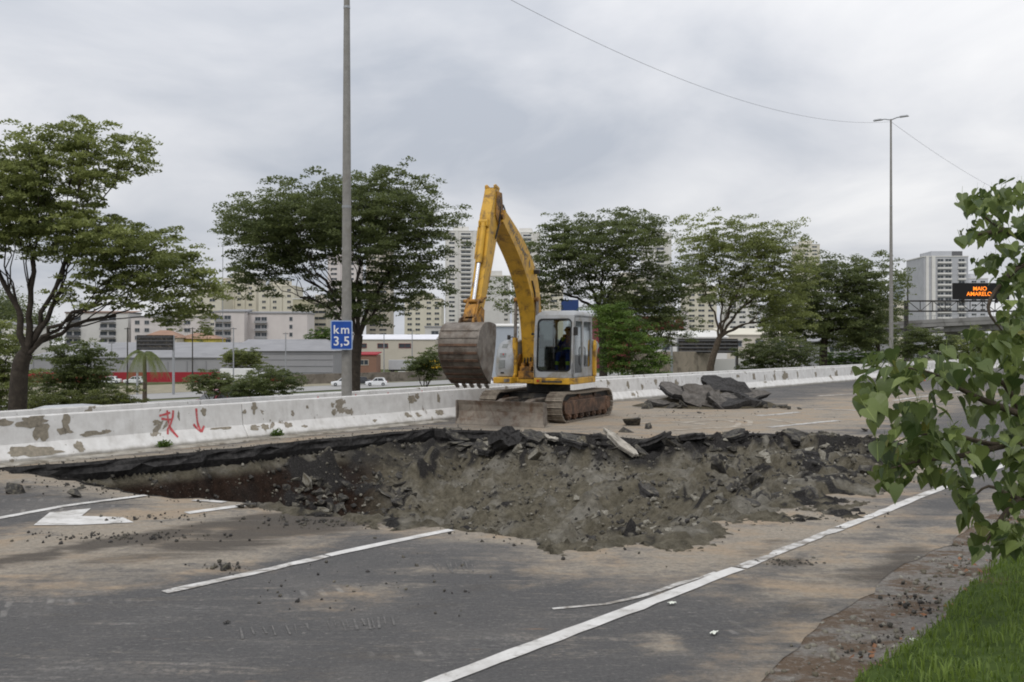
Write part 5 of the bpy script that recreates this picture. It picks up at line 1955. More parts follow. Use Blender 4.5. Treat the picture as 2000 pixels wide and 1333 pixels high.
bush("tree", "thin green tree rising before the pink housing", 405, 230, [ell(400, 640, 13, 40, 230), ell(350, 625, 22, 30, 230)], 30, 120, 0.5, M['leaf_mid'], 58, 1.5, group="bushes before the warehouse", cat="tree", tone=-.1)

# palm
pb = on_terrain(282, 70)
PM = thing("palm_tree", "palm with drooping fronds standing before the red based warehouse", "palm", pb)
ph = pp(282, 690, 70).z - pb.z
MB().tube([(0, 0, 0), (0.05, 0, ph * .5), (0, 0, ph)], [0.2, 0.15, 0.13], 10).build("trunk", M['bark2'], PM, smooth=60)
rng = np.random.default_rng(61)
for k in range(13):
    a = 2 * math.pi * k / 13 + rng.normal(0, .15)
    L, up_ = rng.uniform(1.5, 2.1), rng.uniform(0.2, 1.2)
    pts_ = [Vector((math.cos(a) * L * u, math.sin(a) * L * u, ph + up_ * u * 1.3 - 2.6 * u ** 2.2)) for u in np.linspace(0, 1, 9)]
    cen, tint = [], []
    b = MB()
    for i in range(8):
        p, q_ = pts_[i], pts_[i + 1]
        d_ = (q_ - p).normalized()
        sd_ = d_.cross(Vector((0, 0, 1))).normalized()
        for j in range(5):
            r0 = p.lerp(q_, j / 5)
            for s_ in (-1, 1):
                tipp = r0 + sd_ * s_ * 0.35 + d_ * 0.22 - Vector((0, 0, 0.28))
                wv_ = d_ * 0.03
                b.add([r0 - wv_, r0 + wv_, tipp], [(0, 1, 2)])
    o = b.build("frond", M['leaf_mid'], PM)
    at_ = o.data.attributes.new("tint", 'FLOAT', 'POINT')
    at_.data.foreach_set("value", rng.uniform(0.1, .5, len(o.data.vertices)).astype(np.float32))

# wooded rise far left
rng = np.random.default_rng(63)
C = []
for k in range(60):
    px = rng.uniform(-260, 110)
    D = rng.uniform(330, 420)
    top = np.interp(px, [-260, 0, 60, 110], [560, 575, 600, 640]) + rng.uniform(0, 30)
    c = pp(px, top + 12, D)
    C.append(np.array(c) + rng.normal(0, 1, (420, 3)) * np.array([3.2, 3, 3.4]))
C = np.vstack(C)
V, Fq = leaf_quads(C, 1.1)
wd = mesh_np("far_wood", V, Fq, M['leaf_dark'], {"tint": np.repeat(rng.uniform(0, .6, len(C)), 4)})
tag(wd, "dark wooded rise on the horizon at far left", "wood", kind="stuff")

def leaf_mat_var(name, dark, light, trans, rough):
    """leaf whose green shifts from leaf to leaf, paler along the midrib"""
    t = NT(name)
    oi = t.n.new("ShaderNodeObjectInfo")
    v = t.math('ADD', t.math('MULTIPLY', t.attr("tint"), 0.6), t.math('MULTIPLY', oi.outputs["Random"], 0.4))
    col = t.ramp(v, 0.0, 1.0, dark, light)
    col = t.mix(t.step(oi.outputs["Random"], 0.90, 0.97), col, (0.17, 0.17, 0.035))
    x = t.sep(t.tc.outputs["Object"])[0]
    col = t.mix(t.math('MULTIPLY', t.step(t.math('ABSOLUTE', x), 0.035, 0.0), 0.45), col, tuple(min(1, c * 1.7) for c in light))
    col = t.mix(t.math('MULTIPLY', t.step(t.noise(9, 4, 0.6), 0.45, 0.75), 0.4), col, tuple(c * .45 for c in light))
    t.fin(col, rough, 0, 0.35)
    tr = t.n.new("ShaderNodeBsdfTranslucent")
    t.l.new(col, tr.inputs[0])
    mx = t.n.new("ShaderNodeMixShader")
    mx.inputs[0].default_value = trans
    t.l.new(t.b.outputs[0], mx.inputs[1])
    t.l.new(tr.outputs[0], mx.inputs[2])
    t.l.new(mx.outputs[0], t.out.inputs[0])
    return t.m


# ------------------------------------------------------------------ the leafy branches in the right foreground
rng = np.random.default_rng(71)
M['heart_leaf'] = leaf_mat_var('heart_leaf', (0.032, 0.062, 0.020), (0.27, 0.33, 0.10), 0.36, 0.42)
FT = thing("broadleaf_tree", "tree with large heart-shaped leaves reaching in from the right edge", "tree", (7.4, 6.6, bank_z(*tw((7.4, 6.6)))))
FB = np.array(FT.location)
wood = MB(Matrix.Translation(-Vector(FB)))
trunk_top = Vector((7.2, 6.7, 3.0))
wood.tube(catmull([Vector(FB), Vector((7.35, 6.6, 1.6)), trunk_top, Vector((7.0, 6.8, 4.6))], 5), list(np.linspace(0.13, 0.05, 16)), 10)
limbs_ = [[trunk_top, pp(2330, 820, 6.7), pp(2100, 850, 6.5), pp(2000, 812, 6.4), pp(1905, 775, 6.3), pp(1820, 730, 6.2), pp(1745, 715, 6.1)],
          [pp(2100, 850, 6.5), pp(1960, 870, 6.3), pp(1860, 850, 6.2), pp(1775, 850, 6.1)],
          [pp(1960, 870, 6.3), pp(1880, 890, 6.2), pp(1800, 900, 6.1), pp(1740, 915, 6.1)],
          [pp(2330, 820, 6.7), pp(2080, 980, 6.3), pp(1990, 975, 6.2), pp(1930, 950, 6.1), pp(1890, 985, 6.1)],
          [pp(1990, 975, 6.2), pp(1950, 1020, 6.1), pp(1925, 1060, 6.1)],
          [Vector((7.0, 6.8, 4.6)), pp(2250, 480, 7.0), pp(2050, 480, 6.9), pp(1960, 450, 6.8), pp(1890, 395, 6.8)],
          [pp(2050, 480, 6.9), pp(1970, 540, 6.8), pp(1930, 600, 6.7), pp(1960, 650, 6.7)],
          [pp(1960, 450, 6.8), pp(1900, 460, 6.7)], [pp(2000, 812, 6.4), pp(1960, 750, 6.4), pp(1900, 700, 6.4)]]
for lb in limbs_:
    c_ = catmull(lb, 4)
    wood.tube(c_, list(np.linspace(0.028 if lb[0] != trunk_top else 0.05, 0.004, len(c_))), 6)
wood.build("trunk", M['bark2'], FT, smooth=60)


def heart(fold, curl):
    """heart outline, tip along -y, folded on its midrib"""
    half_ = [(0, 0.0), (0.16, 0.10), (0.34, 0.07), (0.47, -0.10), (0.46, -0.32), (0.34, -0.56), (0.18, -0.78), (0.0, -1.06)]
    rib = [(0, 0.0), (0, -0.2), (0, -0.4), (0, -0.6), (0, -0.8), (0, -1.06)]
    zf = lambda x, y: fold * abs(x) + curl * y * y - 0.02
    vs, fs = [], []
    ribi = []
    for x, y in rib:
        ribi.append(len(vs))
        vs.append((x, y, zf(x, y)))
    for s_ in (1, -1):
        o_ = len(vs)
        for x, y in half_[1:-1]:
            vs.append((x * s_, y, zf(x, y)))
        a = [ribi[0]] + list(range(o_, o_ + 6)) + [ribi[-1]]
        pairs = [(a[0], a[1], a[2], ribi[0]), (ribi[0], a[2], a[3], ribi[1]), (ribi[1], a[3], a[4], ribi[2]), (ribi[2], a[4], a[5], ribi[3]), (ribi[3], a[5], a[6], ribi[4]), (ribi[4], a[6], ribi[5])]
        for f in pairs:
            f = tuple(dict.fromkeys(f))
            if len(f) >= 3:
                fs.append(f if s_ == -1 else f[::-1])
    return vs, fs


LEAVES = []
for i, (fd, cu, tn) in enumerate([(0.25, -0.12, .25), (0.12, -0.25, .45), (0.35, 0.10, .6), (0.2, -0.3, .8), (0.3, -.05, .1), (.15, -.2, 1.0)]):
    vs, fs = heart(fd, cu)
    o_ = len(vs)
    vs += [(-.012, 0, -.02), (.012, 0, -.02), (.012, .3, .10), (-.012, .3, .10), (.01, .55, .30), (-.01, .55, .30)]
    fs += [(o_, o_ + 1, o_ + 2, o_ + 3), (o_ + 3, o_ + 2, o_ + 4, o_ + 5)]
    me = bpy.data.meshes.new("leaf")
    me.from_pydata(vs, [], fs)
    me.materials.append(M['heart_leaf'])
    a_ = me.attributes.new("tint", 'FLOAT', 'POINT')
    a_.data.foreach_set("value", np.full(len(vs), tn, np.float32))
    me.polygons.foreach_set("use_smooth", [True] * len(fs))
    LEAVES.append((me, np.array(vs), fs, tn))
clusters = [(1735, 725, 55, 45, 6.1, 34), (1700, 780, 24, 40, 6.1, 16), (1845, 712, 70, 36, 6.2, 28), (1850, 760, 40, 25, 6.2, 6), (1800, 835, 75, 55, 6.1, 52), (1745, 900, 42, 55, 6.1, 34), (1850, 890, 75, 55, 6.2, 50),
            (1945, 790, 60, 70, 6.4, 46), (1965, 890, 50, 60, 6.3, 36), (1880, 950, 30, 30, 6.1, 9), (1895, 1000, 24, 28, 6.1, 9), (1935, 1045, 52, 34, 6.1, 26), (1975, 1030, 30, 30, 6.2, 8), (2030, 850, 50, 160, 6.4, 40),
            (1950, 420, 60, 50, 6.9, 52), (1975, 500, 50, 70, 6.9, 60), (1905, 390, 38, 22, 6.8, 22), (1895, 458, 26, 14, 6.8, 12), (1980, 585, 26, 50, 6.8, 30), (1985, 630, 30, 50, 6.7, 24), (1970, 372, 40, 22, 6.9, 14),
            (2040, 500, 45, 150, 6.9, 60), (1985, 1055, 28, 34, 6.2, 12), (1985, 960, 30, 40, 6.3, 14), (1690, 760, 14, 30, 6.1, 6), (1985, 680, 25, 50, 6.5, 20), (1978, 640, 28, 40, 6.6, 22), (1930, 668, 38, 18, 6.5, 10), (1950, 700, 45, 35, 6.4, 22), (1905, 720, 40, 25, 6.3, 10), (1900, 655, 30, 20, 6.5, 6), (1990, 380, 18, 30, 6.9, 10), (1925, 512, 28, 16, 6.8, 12)]
items = []
for px, py, rx, ry, D, n_ in clusters:
    for _ in range(int(n_ * 1.5)):
        a, q_ = rng.uniform(0, 2 * math.pi), math.sqrt(rng.random())
        x, y = px + rx * q_ * math.cos(a), py + ry * q_ * math.sin(a)
        items.append((x, y, pp(x, y, D + rng.normal(0, 0.28)), py < 680))
items.sort(key=lambda t_: (t_[0] > 2005, rng.random()))
ex_v, ex_f, ex_t = [], [], []
for i, (x, y, pos, upper) in enumerate(items):
    me, va, fa, tn = LEAVES[rng.integers(0, len(LEAVES))]
    sz = (0.045 + 0.085 * rng.random() ** 0.8) * (0.78 if upper else 1.0)
    az, tilt, roll = rng.uniform(0, 2 * math.pi), rng.uniform(R(15), R(75)), rng.normal(0, R(22))
    Mx = Matrix.Translation(pos - Vector(FB)) @ Matrix.Rotation(az, 4, 'Z') @ Matrix.Rotation(tilt, 4, 'X') @ Matrix.Rotation(roll, 4, 'Y') @ Matrix.Scale(sz, 4)
    if i < 300:
        o = link("leaf", me, FT)
        o.matrix_local = Mx
    else:
        o_ = sum(len(v) for v in ex_v)
        ex_v.append(np.array([tuple(Mx @ Vector(v)) for v in va]))
        ex_f += [tuple(j + o_ for j in f) for f in fa]
        ex_t.append(np.full(len(va), tn))
me = bpy.data.meshes.new("foliage")
me.from_pydata([tuple(v) for v in np.vstack(ex_v)], [], ex_f)
me.materials.append(M['heart_leaf'])
a_ = me.attributes.new("tint", 'FLOAT', 'POINT')
a_.data.foreach_set("value", np.concatenate(ex_t).astype(np.float32))
tag(link("foliage", me, FT), kind="stuff")
# ------------------------------------------------------------------ rubble
rng = np.random.default_rng(81)


def rock_mesh(name, seed, mats, flatn=1.0, sharp=True):
    """angular lump: jittered hull of random points"""
    r_ = np.random.default_rng(seed)
    bm = bmesh.new()
    for p in r_.uniform(-1, 1, (13, 3)):
        p = p / np.abs(p).max() * r_.uniform(0.6, 1.0)
        bm.verts.new((p[0] * 0.5, p[1] * 0.5 * r_.uniform(.8, 1), p[2] * 0.5 * flatn))
    res = bmesh.ops.convex_hull(bm, input=bm.verts)
    bmesh.ops.delete(bm, geom=[g_ for g_ in res["geom_interior"] if isinstance(g_, bmesh.types.BMVert)], context='VERTS')
    me = bpy.data.meshes.new(name)
    bm.to_mesh(me)
    bm.free()
    for m_ in mats:
        me.materials.append(m_)
    return me


ROCK_D = [rock_mesh("asphalt_chunk", 100 + i, [M['chunk']], f) for i, f in enumerate((0.5, 0.65, 0.8, 0.45, 0.6, 0.35))]
ROCK_P = [rock_mesh("stone", 200 + i, [M['stone']], f) for i, f in enumerate((0.7, 0.8, 0.6, 0.5))]
# larger pieces, each its own object; denser where the photo shows rubble
zones = [(560, 935, 820, 1000, 85, .12, .34), (420, 930, 640, 985, 10, .08, .16), (640, 985, 860, 1030, 34, .08, .2), (1020, 1000, 1330, 1062, 44, .07, .17), (1240, 930, 1400, 1040, 14, .10, .24),
         (1380, 870, 1720, 990, 120, .12, .36), (1000, 880, 1300, 990, 26, .07, .18), (880, 850, 1400, 900, 70, .16, .50), (1400, 852, 1700, 880, 16, .12, .3)]
nD = nP = 0
ZN = ['on the left slope of the pit', 'in the dark deep end of the pit', 'along the near rim left of the brown bare slope', 'at the near corner of the pit', 'on the near right slope of the pit', 'in the grey rubble at the right end of the pit', 'in the middle of the pit', 'along the far rim below the excavator', 'along the far rim at right']
for (x0, y0, x1, y1, n_, s0_, s1_), zn in zip(zones, ZN):
    for _ in range(n_):
        px, py = rng.uniform(x0, x1), rng.uniform(y0, y1)
        p = pit_at(px, py)
        if pit_z(p.x, p.y) == 0.0:
            continue
        sz = s0_ + (s1_ - s0_) * rng.random() ** 2
        dk = rng.random() < (0.72 if y0 != 1000 else 0.35)
        me = ROCK_D[rng.integers(0, 6)] if dk else ROCK_P[rng.integers(0, 4)]
        o = link("asphalt_chunk" if dk else "stone", me)
        o.location = p + Vector((0, 0, sz * 0.12))
        o.rotation_euler = (rng.normal(0, .5), rng.normal(0, .5), rng.uniform(0, 6.28))
        o.scale = (sz * rng.uniform(.9, 1.5), sz, sz * rng.uniform(.7, 1.1))
        if dk:
            tag(o, "broken dark asphalt chunk lying " + zn, "asphalt chunk", "asphalt chunks " + zn)
        else:
            tag(o, "pale stone lying " + zn, "stone", "pale stones " + zn)
# crumbs too small to pick apart
V, Fq = [], []
bv = np.array([(-.5, -.5, -.35), (.5, -.4, -.4), (.4, .5, -.3), (-.45, .4, -.4), (-.3, -.35, .4), (.35, -.3, .35), (.3, .35, .45), (-.35, .3, .3)])
bf = np.array([(3, 2, 1, 0), (4, 5, 6, 7), (0, 1, 5, 4), (1, 2, 6, 5), (2, 3, 7, 6), (3, 0, 4, 7)])


def crumbs(name, pts_, smin, smax, mat, label, parent=None):
    N = len(pts_)
    s = smin + (smax - smin) * rng.random(N) ** 2.5
    q_ = rng.normal(0, 1, (N, 4))
    q_ /= np.linalg.norm(q_, axis=1)[:, None]
    w, x, y, z_ = q_.T
    Rm = np.stack([1 - 2 * (y * y + z_ * z_), 2 * (x * y - z_ * w), 2 * (x * z_ + y * w), 2 * (x * y + z_ * w), 1 - 2 * (x * x + z_ * z_), 2 * (y * z_ - x * w), 2 * (x * z_ - y * w), 2 * (y * z_ + x * w), 1 - 2 * (x * x + y * y)], 1).reshape(N, 3, 3)
    jit = bv[None] * rng.uniform(.6, 1.3, (N, 8, 1))
    Vv = np.einsum('nij,nkj->nki', Rm, jit) * s[:, None, None] + np.array(pts_)[:, None]
    Ff = (bf[None] + np.arange(N)[:, None, None] * 8).reshape(-1, 4)
    o = mesh_np(name, Vv.reshape(-1, 3), Ff, mat)
    return tag(o, label, "gravel", kind="stuff")


cand = np.argwhere(PINS)
sel = cand[rng.choice(len(cand), 9000, replace=False)]
dens = np.array([fbm(PAX[j] * .9, PAY[i] * .9, 5.0, 3) for i, j in sel])
sel = sel[dens > -0.12]
P3 = np.array([(PAX[j] + rng.uniform(-.04, .04), PAY[i] + rng.uniform(-.04, .04), PZ[i, j] + 0.005) for i, j in sel])
half_n = len(P3) * 3 // 5
crumbs("rubble", P3[:half_n], 0.02, 0.10, M['chunk'], "small dark rubble strewn over the pit")
crumbs("gravel", P3[half_n:], 0.015, 0.07, M['stone'], "small pale stones strewn over the pit")
# crumbs on the road round the rim
pts_ = []
for k in range(1500):
    p = rim[rng.integers(0, len(rim))]
    d_ = rng.exponential(0.35)
    a = rng.uniform(0, 6.28)
    q_ = p + Vector((math.cos(a), math.sin(a), 0)) * d_
    if not inside(rimA, np.array([q_.x]), np.array([q_.y]))[0] and -0.3 < tw(q_)[1]:
        pts_.append((q_.x, q_.y, 0.008))
for px, py, sx, sy, n_ in ((180, 950, 120, 12, 60), (300, 1012, 90, 6, 60), (240, 1050, 170, 9, 160), (1550, 1100, 60, 6, 40), (450, 1108, 60, 8, 30), (700, 1150, 300, 50, 60), (1700, 1250, 90, 40, 60), (1800, 1180, 60, 30, 80), (1350, 810, 200, 14, 160), (1600, 1010, 120, 16, 70), (600, 1020, 90, 10, 120)):
    for _ in range(n_):
        q_ = gp(px + rng.normal(0, sx * .6), py + rng.normal(0, sy * .6))
        if not inside(rimA, np.array([q_.x]), np.array([q_.y]))[0]:
            pts_.append((q_.x, q_.y, 0.008))
crumbs("road_gravel", np.array(pts_), 0.008, 0.042, M['chunk'], "dark crumbs of asphalt and soil scattered on the road")


gpts = [tuple(from_tw(t, w, -0.004)) for t, w in zip(rng.uniform(-12, 8, 1500), rng.normal(14.55, .17, 1500)) if 14.2 < w < 15.0]
crumbs("gutter_gravel", np.array(gpts), 0.006, 0.05, M['stone'], "pale grit and small stones lying in the gutter")


def slab(name, label, loc, size, th, rot, seed, group=None, mats=None, cat="asphalt slab", n_=18):
    """broken plate of asphalt: irregular outline, dusty top, black broken sides"""
    r_ = np.random.default_rng(seed)
    out = []
    for k in range(n_):
        a = 2 * math.pi * k / n_ + r_.normal(0, .12)
        q_ = r_.uniform(0.74, 1.12)
        out.append((math.cos(a) * size[0] / 2 * q_, math.sin(a) * size[1] / 2 * q_))
    b = MB()
    rows = [(1.0, th / 2), (1.03, th * .15), (0.94, -th * .2), (0.97, -th / 2)]
    vs = []
    for sc_, z_ in rows:
        for x, y in out:
            j = 1 + r_.normal(0, .03)
            vs.append((x * sc_ * j, y * sc_ * j, z_ + r_.normal(0, th * .05) * (z_ != th / 2) + 0.06 * size[0] * fbm(x * 1.2 + seed, y * 1.2)))
    b.cur = 1
    b.add(vs, [])
    m = n_
    b.f += [(k * m + i, k * m + (i + 1) % m, (k + 1) * m + (i + 1) % m, (k + 1) * m + i)[::-1] for k in range(3) for i in range(m)]
    b.mi += [1] * (3 * m)
    prev = 0
    for q_ in (.72, .42):                                   # uneven top
        o_ = len(b.v)
        for x, y in out:
            b.v.append((x * q_, y * q_, th / 2 + r_.normal(0, .012) + 0.06 * size[0] * fbm(x * q_ * 1.2 + seed, y * q_ * 1.2) + .04 * fbm(x * q_ * 5, y * q_ * 5 + seed)))
        b.f += [(prev + i, prev + (i + 1) % m, o_ + (i + 1) % m, o_ + i) for i in range(m)]
        b.mi += [0] * m
        prev = o_
    ct, cb = len(b.v), len(b.v) + 1
    b.v += [(0, 0, th / 2 + 0.06 * size[0] * fbm(seed, 0)), (0, 0, -th / 2)]
    b.f += [(ct, prev + i, prev + (i + 1) % m) for i in range(m)] + [(cb, 3 * m + (i + 1) % m, 3 * m + i) for i in range(m)]
    b.mi += [0] * m + [1] * m
    o = b.build(name, mats or [M['slab_top'], M['cut_asphalt']])
    o.location = loc
    o.rotation_euler = rot
    return tag(o, label, cat, group)


GS = "slabs heaped before the barrier"
HC = gp(1385, 797)
# soil under the heap
vs, fs = [], []
for i in range(13):
    for k in range(30):
        a, q_ = 2 * math.pi * k / 30, i / 12
        x, y = math.cos(a) * 2.6 * q_, math.sin(a) * 1.5 * q_
        vs.append((x, y, max(-.02, 0.5 * (1 - q_ ** 1.5) * (1 + .5 * fbm(x * 1.1, y * 1.1, 3)) + 0.10 * fbm(x * 4, y * 4, 1) * (1 - q_) - 0.02)))
for i in range(12):
    for k in range(30):
        fs.append((i * 30 + k, i * 30 + (k + 1) % 30, (i + 1) * 30 + (k + 1) % 30, (i + 1) * 30 + k)[::-1])
hp = MB().add(vs, fs).build("soil_heap", M['soil'], smooth=70)
hp.location = HC + Vector((0.1, 0.9, 0))
tag(hp, "dark soil heap under the broken slabs before the barrier", "soil heap")
for nm_ in ("red", "brown", "black"):
    a_ = hp.data.attributes.new(nm_, 'FLOAT', 'POINT')
    a_.data.foreach_set("value", np.full(len(vs), 0.75 if nm_ == "brown" else 0.0, np.float32))
DH = HC.y
slab("asphalt_slab", "pale-topped slab lying flat at the left end of the slab heap", pp(1335, 766, DH + .6), (1.9, 1.5), 0.16, (R(16), R(6), .3), 1, GS)
slab("asphalt_slab", "grey slab leaning forward at the middle of the slab heap", pp(1372, 775, DH - .1), (1.5, 1.0), 0.17, (R(48), R(16), -.2), 2, GS)
slab("asphalt_slab", "grey slab tipping down to the right at the front of the slab heap", pp(1408, 789, DH - .3), (1.1, .8), 0.17, (R(40), R(30), .2), 3, GS)
slab("asphalt_slab", "tan-edged slab lying across the middle of the slab heap", pp(1430, 772, DH + .7), (2.3, 1.3), 0.15, (R(12), R(-4), .1), 4, GS)
slab("asphalt_slab", "black slab, topmost of the slab heap", pp(1415, 757, DH + 1.0), (1.9, 1.1), 0.22, (R(22), R(14), -.3), 5, GS, [M['cut_asphalt'], M['cut_asphalt']])
slab("asphalt_slab", "black slab jutting out at the right end of the slab heap", pp(1465, 787, DH + .2), (1.2, .9), 0.34, (R(10), R(10), .6), 6, GS, [M['cut_asphalt'], M['cut_asphalt']])
slab("asphalt_slab", "small black slab on top of the right end of the slab heap", pp(1462, 774, DH + .7), (.8, .7), 0.2, (R(5), R(-8), .9), 7, GS, [M['cut_asphalt'], M['cut_asphalt']])
slab("asphalt_slab", "dark slab buried at the lower left corner of the slab heap", pp(1290, 790, DH + .2), (.9, .7), 0.2, (R(14), R(5), .2), 8, GS, [M['slab_top'], M['cut_asphalt']])
slab("asphalt_slab", "black lumpy slab under the right side of the slab heap", pp(1430, 791, DH - .1), (1.4, .9), 0.34, (R(18), R(-10), .4), 9, GS, [M['cut_asphalt'], M['cut_asphalt']])
FL = ["larger of the dark lumps lying just right of the slab heap", "dark lump touching the larger one right of the slab heap", "dark lump at the left foot of the slab heap", "small dark lump at the right foot of the slab heap", "small dark lump lying alone farthest right of the slab heap", "small dark lump before the middle of the slab heap",
      "dark lump on the far rim under the leafy branch", "large flat dark lump on the road right of the excavator track", "small dark lump right beside the large flat one by the track", "dark lump between the track and the far rim"]
for i, (px, py, s_) in enumerate(((1526, 798, .34), (1538, 800, .26), (1262, 799, .26), (1510, 797, .2), (1560, 800, .16), (1366, 808, .14), (1690, 843, .2), (1240, 832, .5), (1265, 838, .25), (1222, 845, .3))):
    o = link("asphalt_chunk", ROCK_D[i % 6])
    o.location = gp(px, py) + Vector((0, 0, s_ * .2))
    o.scale = (s_ * 1.3, s_, s_)
    o.rotation_euler = (.2, .1, i * 1.3)
    tag(o, FL[i], "asphalt chunk", "lumps on the far road")
NL = ["black lump lying nearest the left edge of the road", "black lump lying above the white arrow", "tiny black lump behind the one above the white arrow", "tiny black lump behind the one nearest the left edge", "black lump at the right end of the arrow shaft", "small black lump beside the one at the arrow shaft end", "small dark lump left of the dusty lane line", "dark lump on the right rim below the leafy branch"]
for i, (px, py, s_) in enumerate(((28, 963, .24), (150, 969, .26), (160, 955, .1), (55, 955, .1), (487, 992, .18), (470, 993, .12), (440, 1112, .10), (1690, 948, .2))):
    o = link("asphalt_chunk", ROCK_D[(i + 2) % 6])
    o.location = gp(px, py) + Vector((0, 0, s_ * .2))
    o.scale = (s_ * 1.3, s_, s_ * .9)
    o.rotation_euler = (.1, .2, i * 1.7)
    tag(o, NL[i], "asphalt chunk", "lumps on the near road")

for i in range(34):
    px = rng.normal(1400, 62)
    py = 797 - rng.random() * 26 * max(0, 1 - abs(px - 1400) / 130)
    s_ = rng.uniform(.14, .42)
    o = link("asphalt_chunk", ROCK_D[i % 6])
    o.location = pp(px, py, DH - .5 + .9 * (797 - py) / 26 + rng.uniform(0, .3))
    o.location.z = max(o.location.z, s_ * .2)
    o.scale = (s_ * rng.uniform(1, 1.7), s_, s_ * .8)
    o.rotation_euler = (rng.normal(0, .4), rng.normal(0, .4), rng.uniform(0, 6.28))
    tag(o, "broken asphalt lump among the slabs of the heap before the barrier", "asphalt chunk", "lumps of the slab heap")

# plates broken off the far rim, tilted into the pit
GR = "plates broken from the far rim"
slab("asphalt_plate", "black block standing on edge in the pit below the dozer blade", pit_at(985, 880) + Vector((0, 0, .25)), (.62, .5), 0.55, (R(70), R(8), .5), 21, GR, [M['cut_asphalt'], M['cut_asphalt']])
M['pale_slab'] = plain('pale_concrete_slab', (0.42, 0.39, 0.34), 0.85, 0.2, 7, dirt=(0.2, .18, .15), dirt_amt=.5)
slab("concrete_slab", "long pale slab tipped against the far rim of the pit, right one", pit_at(1212, 880) + Vector((0, 0, .14)), (.95, .26), 0.10, (R(25), R(34), -.45), 22, GR, [M['pale_slab'], M['pale_slab']], "concrete slab")
slab("concrete_slab", "short pale slab lying below the far rim of the pit, left one", pit_at(1072, 866) + Vector((0, 0, .16)), (.5, .25), 0.07, (R(20), R(14), -.2), 23, GR, [M['pale_slab'], M['pale_slab']], "concrete slab")
for i, (px, py, sx, sy, lab) in enumerate(((900, 858, .9, .6, "dark plate slumped under the left half of the dozer blade"), (1040, 862, .7, .5, "dark plate slumped beside the black block on edge"), (1120, 868, .9, .6, "dark plate slumped left of the long pale slab"),
                                           (1170, 864, .6, .5, "small dark plate just left of the long pale slab"), (1270, 872, 1.1, .7, "wide dark plate slumped right of the long pale slab"), (1350, 862, 1.0, .6, "dark plate hanging from the middle of the far rim"),
                                           (1430, 858, .9, .5, "dark plate hanging from the far rim nearer the right end"), (1560, 862, .8, .5, "dark plate at the right end of the far rim"), (950, 890, .5, .4, "dark plate lower down the slope left of the black block"),
                                           (1265, 968, .8, .35, "dark curved plate poking out of the soil at the near right slope"), (1600, 905, .6, .35, "grey plate sticking up from the right rubble"))):
    slab("asphalt_plate", lab, pit_at(px, py) + Vector((0, 0, .08)), (sx, sy), 0.13, (R(20 + 9 * math.sin(i * 2.1)), R(14 * math.cos(i * 1.7)), i * .9), 40 + i, GR, [M['chunk'], M['cut_asphalt']])

# scraps on the near road
for lab, px, py, sx, sy, rz, mt in (("crumpled white wrapper lying by the edge line", 1312, 1181, .06, .045, .4, 'paper'), ("pale green fallen leaf lying on the near asphalt", 1394, 1239, .08, .04, 1.0, 'paper'),
                                    ("white scrap lying in the gutter by the grass", 1786, 1253, .06, .04, .2, 'paper'), ("small dark pebble alone on the near asphalt", 443, 1219, .05, .04, .7, 'chunk')):
    b = MB()
    vs = [(sx * x, sy * y, 0.012 + 0.02 * abs(fbm(x * 3 + px, y * 3))) for x in np.linspace(-.5, .5, 5) for y in np.linspace(-.5, .5, 5)]
    fs = [(i * 5 + k, i * 5 + 5 + k, i * 5 + 6 + k, i * 5 + 1 + k) for i in range(4) for k in range(4)]
    o = b.add(vs, fs).build("scrap" if mt == 'paper' else "pebble", M[mt])
    o.location = gp(px, py)
    o.rotation_euler = (0, 0, rz)
    tag(o, lab, "litter" if mt == 'paper' else "pebble")
# fallen brown leaves in the gutter
M['dry_leaf'] = plain('dry_leaf', (0.21, 0.10, 0.05), 0.8, 0.4, 9)
Cn = np.array([tuple(from_tw(t, w, 0.05)) for t, w in zip(rng.uniform(-11, 6, 320), rng.normal(14.85, .16, 320))])
V, Fq = leaf_quads(Cn, 0.05, 2.0, .6)
tag(mesh_np("fallen_leaves", V, Fq, M['dry_leaf']), "small dry brown leaves fallen along the gutter", "leaves", kind="stuff")
# weeds at the barrier foot
for px, lab in ((318, "green weed at the barrier foot below the left red spray mark"), (537, "green weed at the barrier foot left of the lamp post"), (1005, "weed at the barrier foot behind the excavator")):
    s = s_of_px(px)
    p, d_, r_ = frame_at(s)
    n_ = 130
    cc = rng.normal(0, 1, (n_, 3)) * np.array([.13, .05, .05])
    cc[:, 2] = np.abs(cc[:, 2]) + .05
    cc[:, :2] *= 0.55
    V, Fq = leaf_quads(cc, 0.10, .1, .3)
    o = mesh_np("weeds", V, Fq, M['leaf_bright'], {"tint": np.repeat(rng.uniform(0, .7, n_), 4)})
    o.location = p + r_ * .06
    o.rotation_euler = (0, 0, math.atan2(d_.y, d_.x))
    tag(o, lab, "weed", kind="stuff")

# traffic cone by the far barrier
cp = gp(1795, 744)
CN = thing("traffic_cone", "orange and white traffic cone before the far end of the barrier", "traffic cone", cp)
MB().box((0, 0, .025), (.5, .5, .05)).build("base", M['cone_orange'], CN, bevel=.015)
for z0_, z1_, mt in ((.05, .30, 'cone_orange'), (.30, .48, 'cone_white'), (.48, .64, 'cone_orange'), (.64, .80, 'cone_white'), (.80, .95, 'cone_orange')):
    r0, r1 = .2 - .165 * z0_, .2 - .165 * z1_
    MB().cyl((0, 0, z0_), (0, 0, z1_), r0, 20, r1).build("body" if mt == 'cone_orange' else "band", M[mt], CN, smooth=40)

# ------------------------------------------------------------------ vehicles
car_paint = {}


def paint(name, c):
    if name not in car_paint:
        car_paint[name] = plain('car_paint_' + name, c, 0.3, 0.04, 3, spec=0.6)
    return car_paint[name]


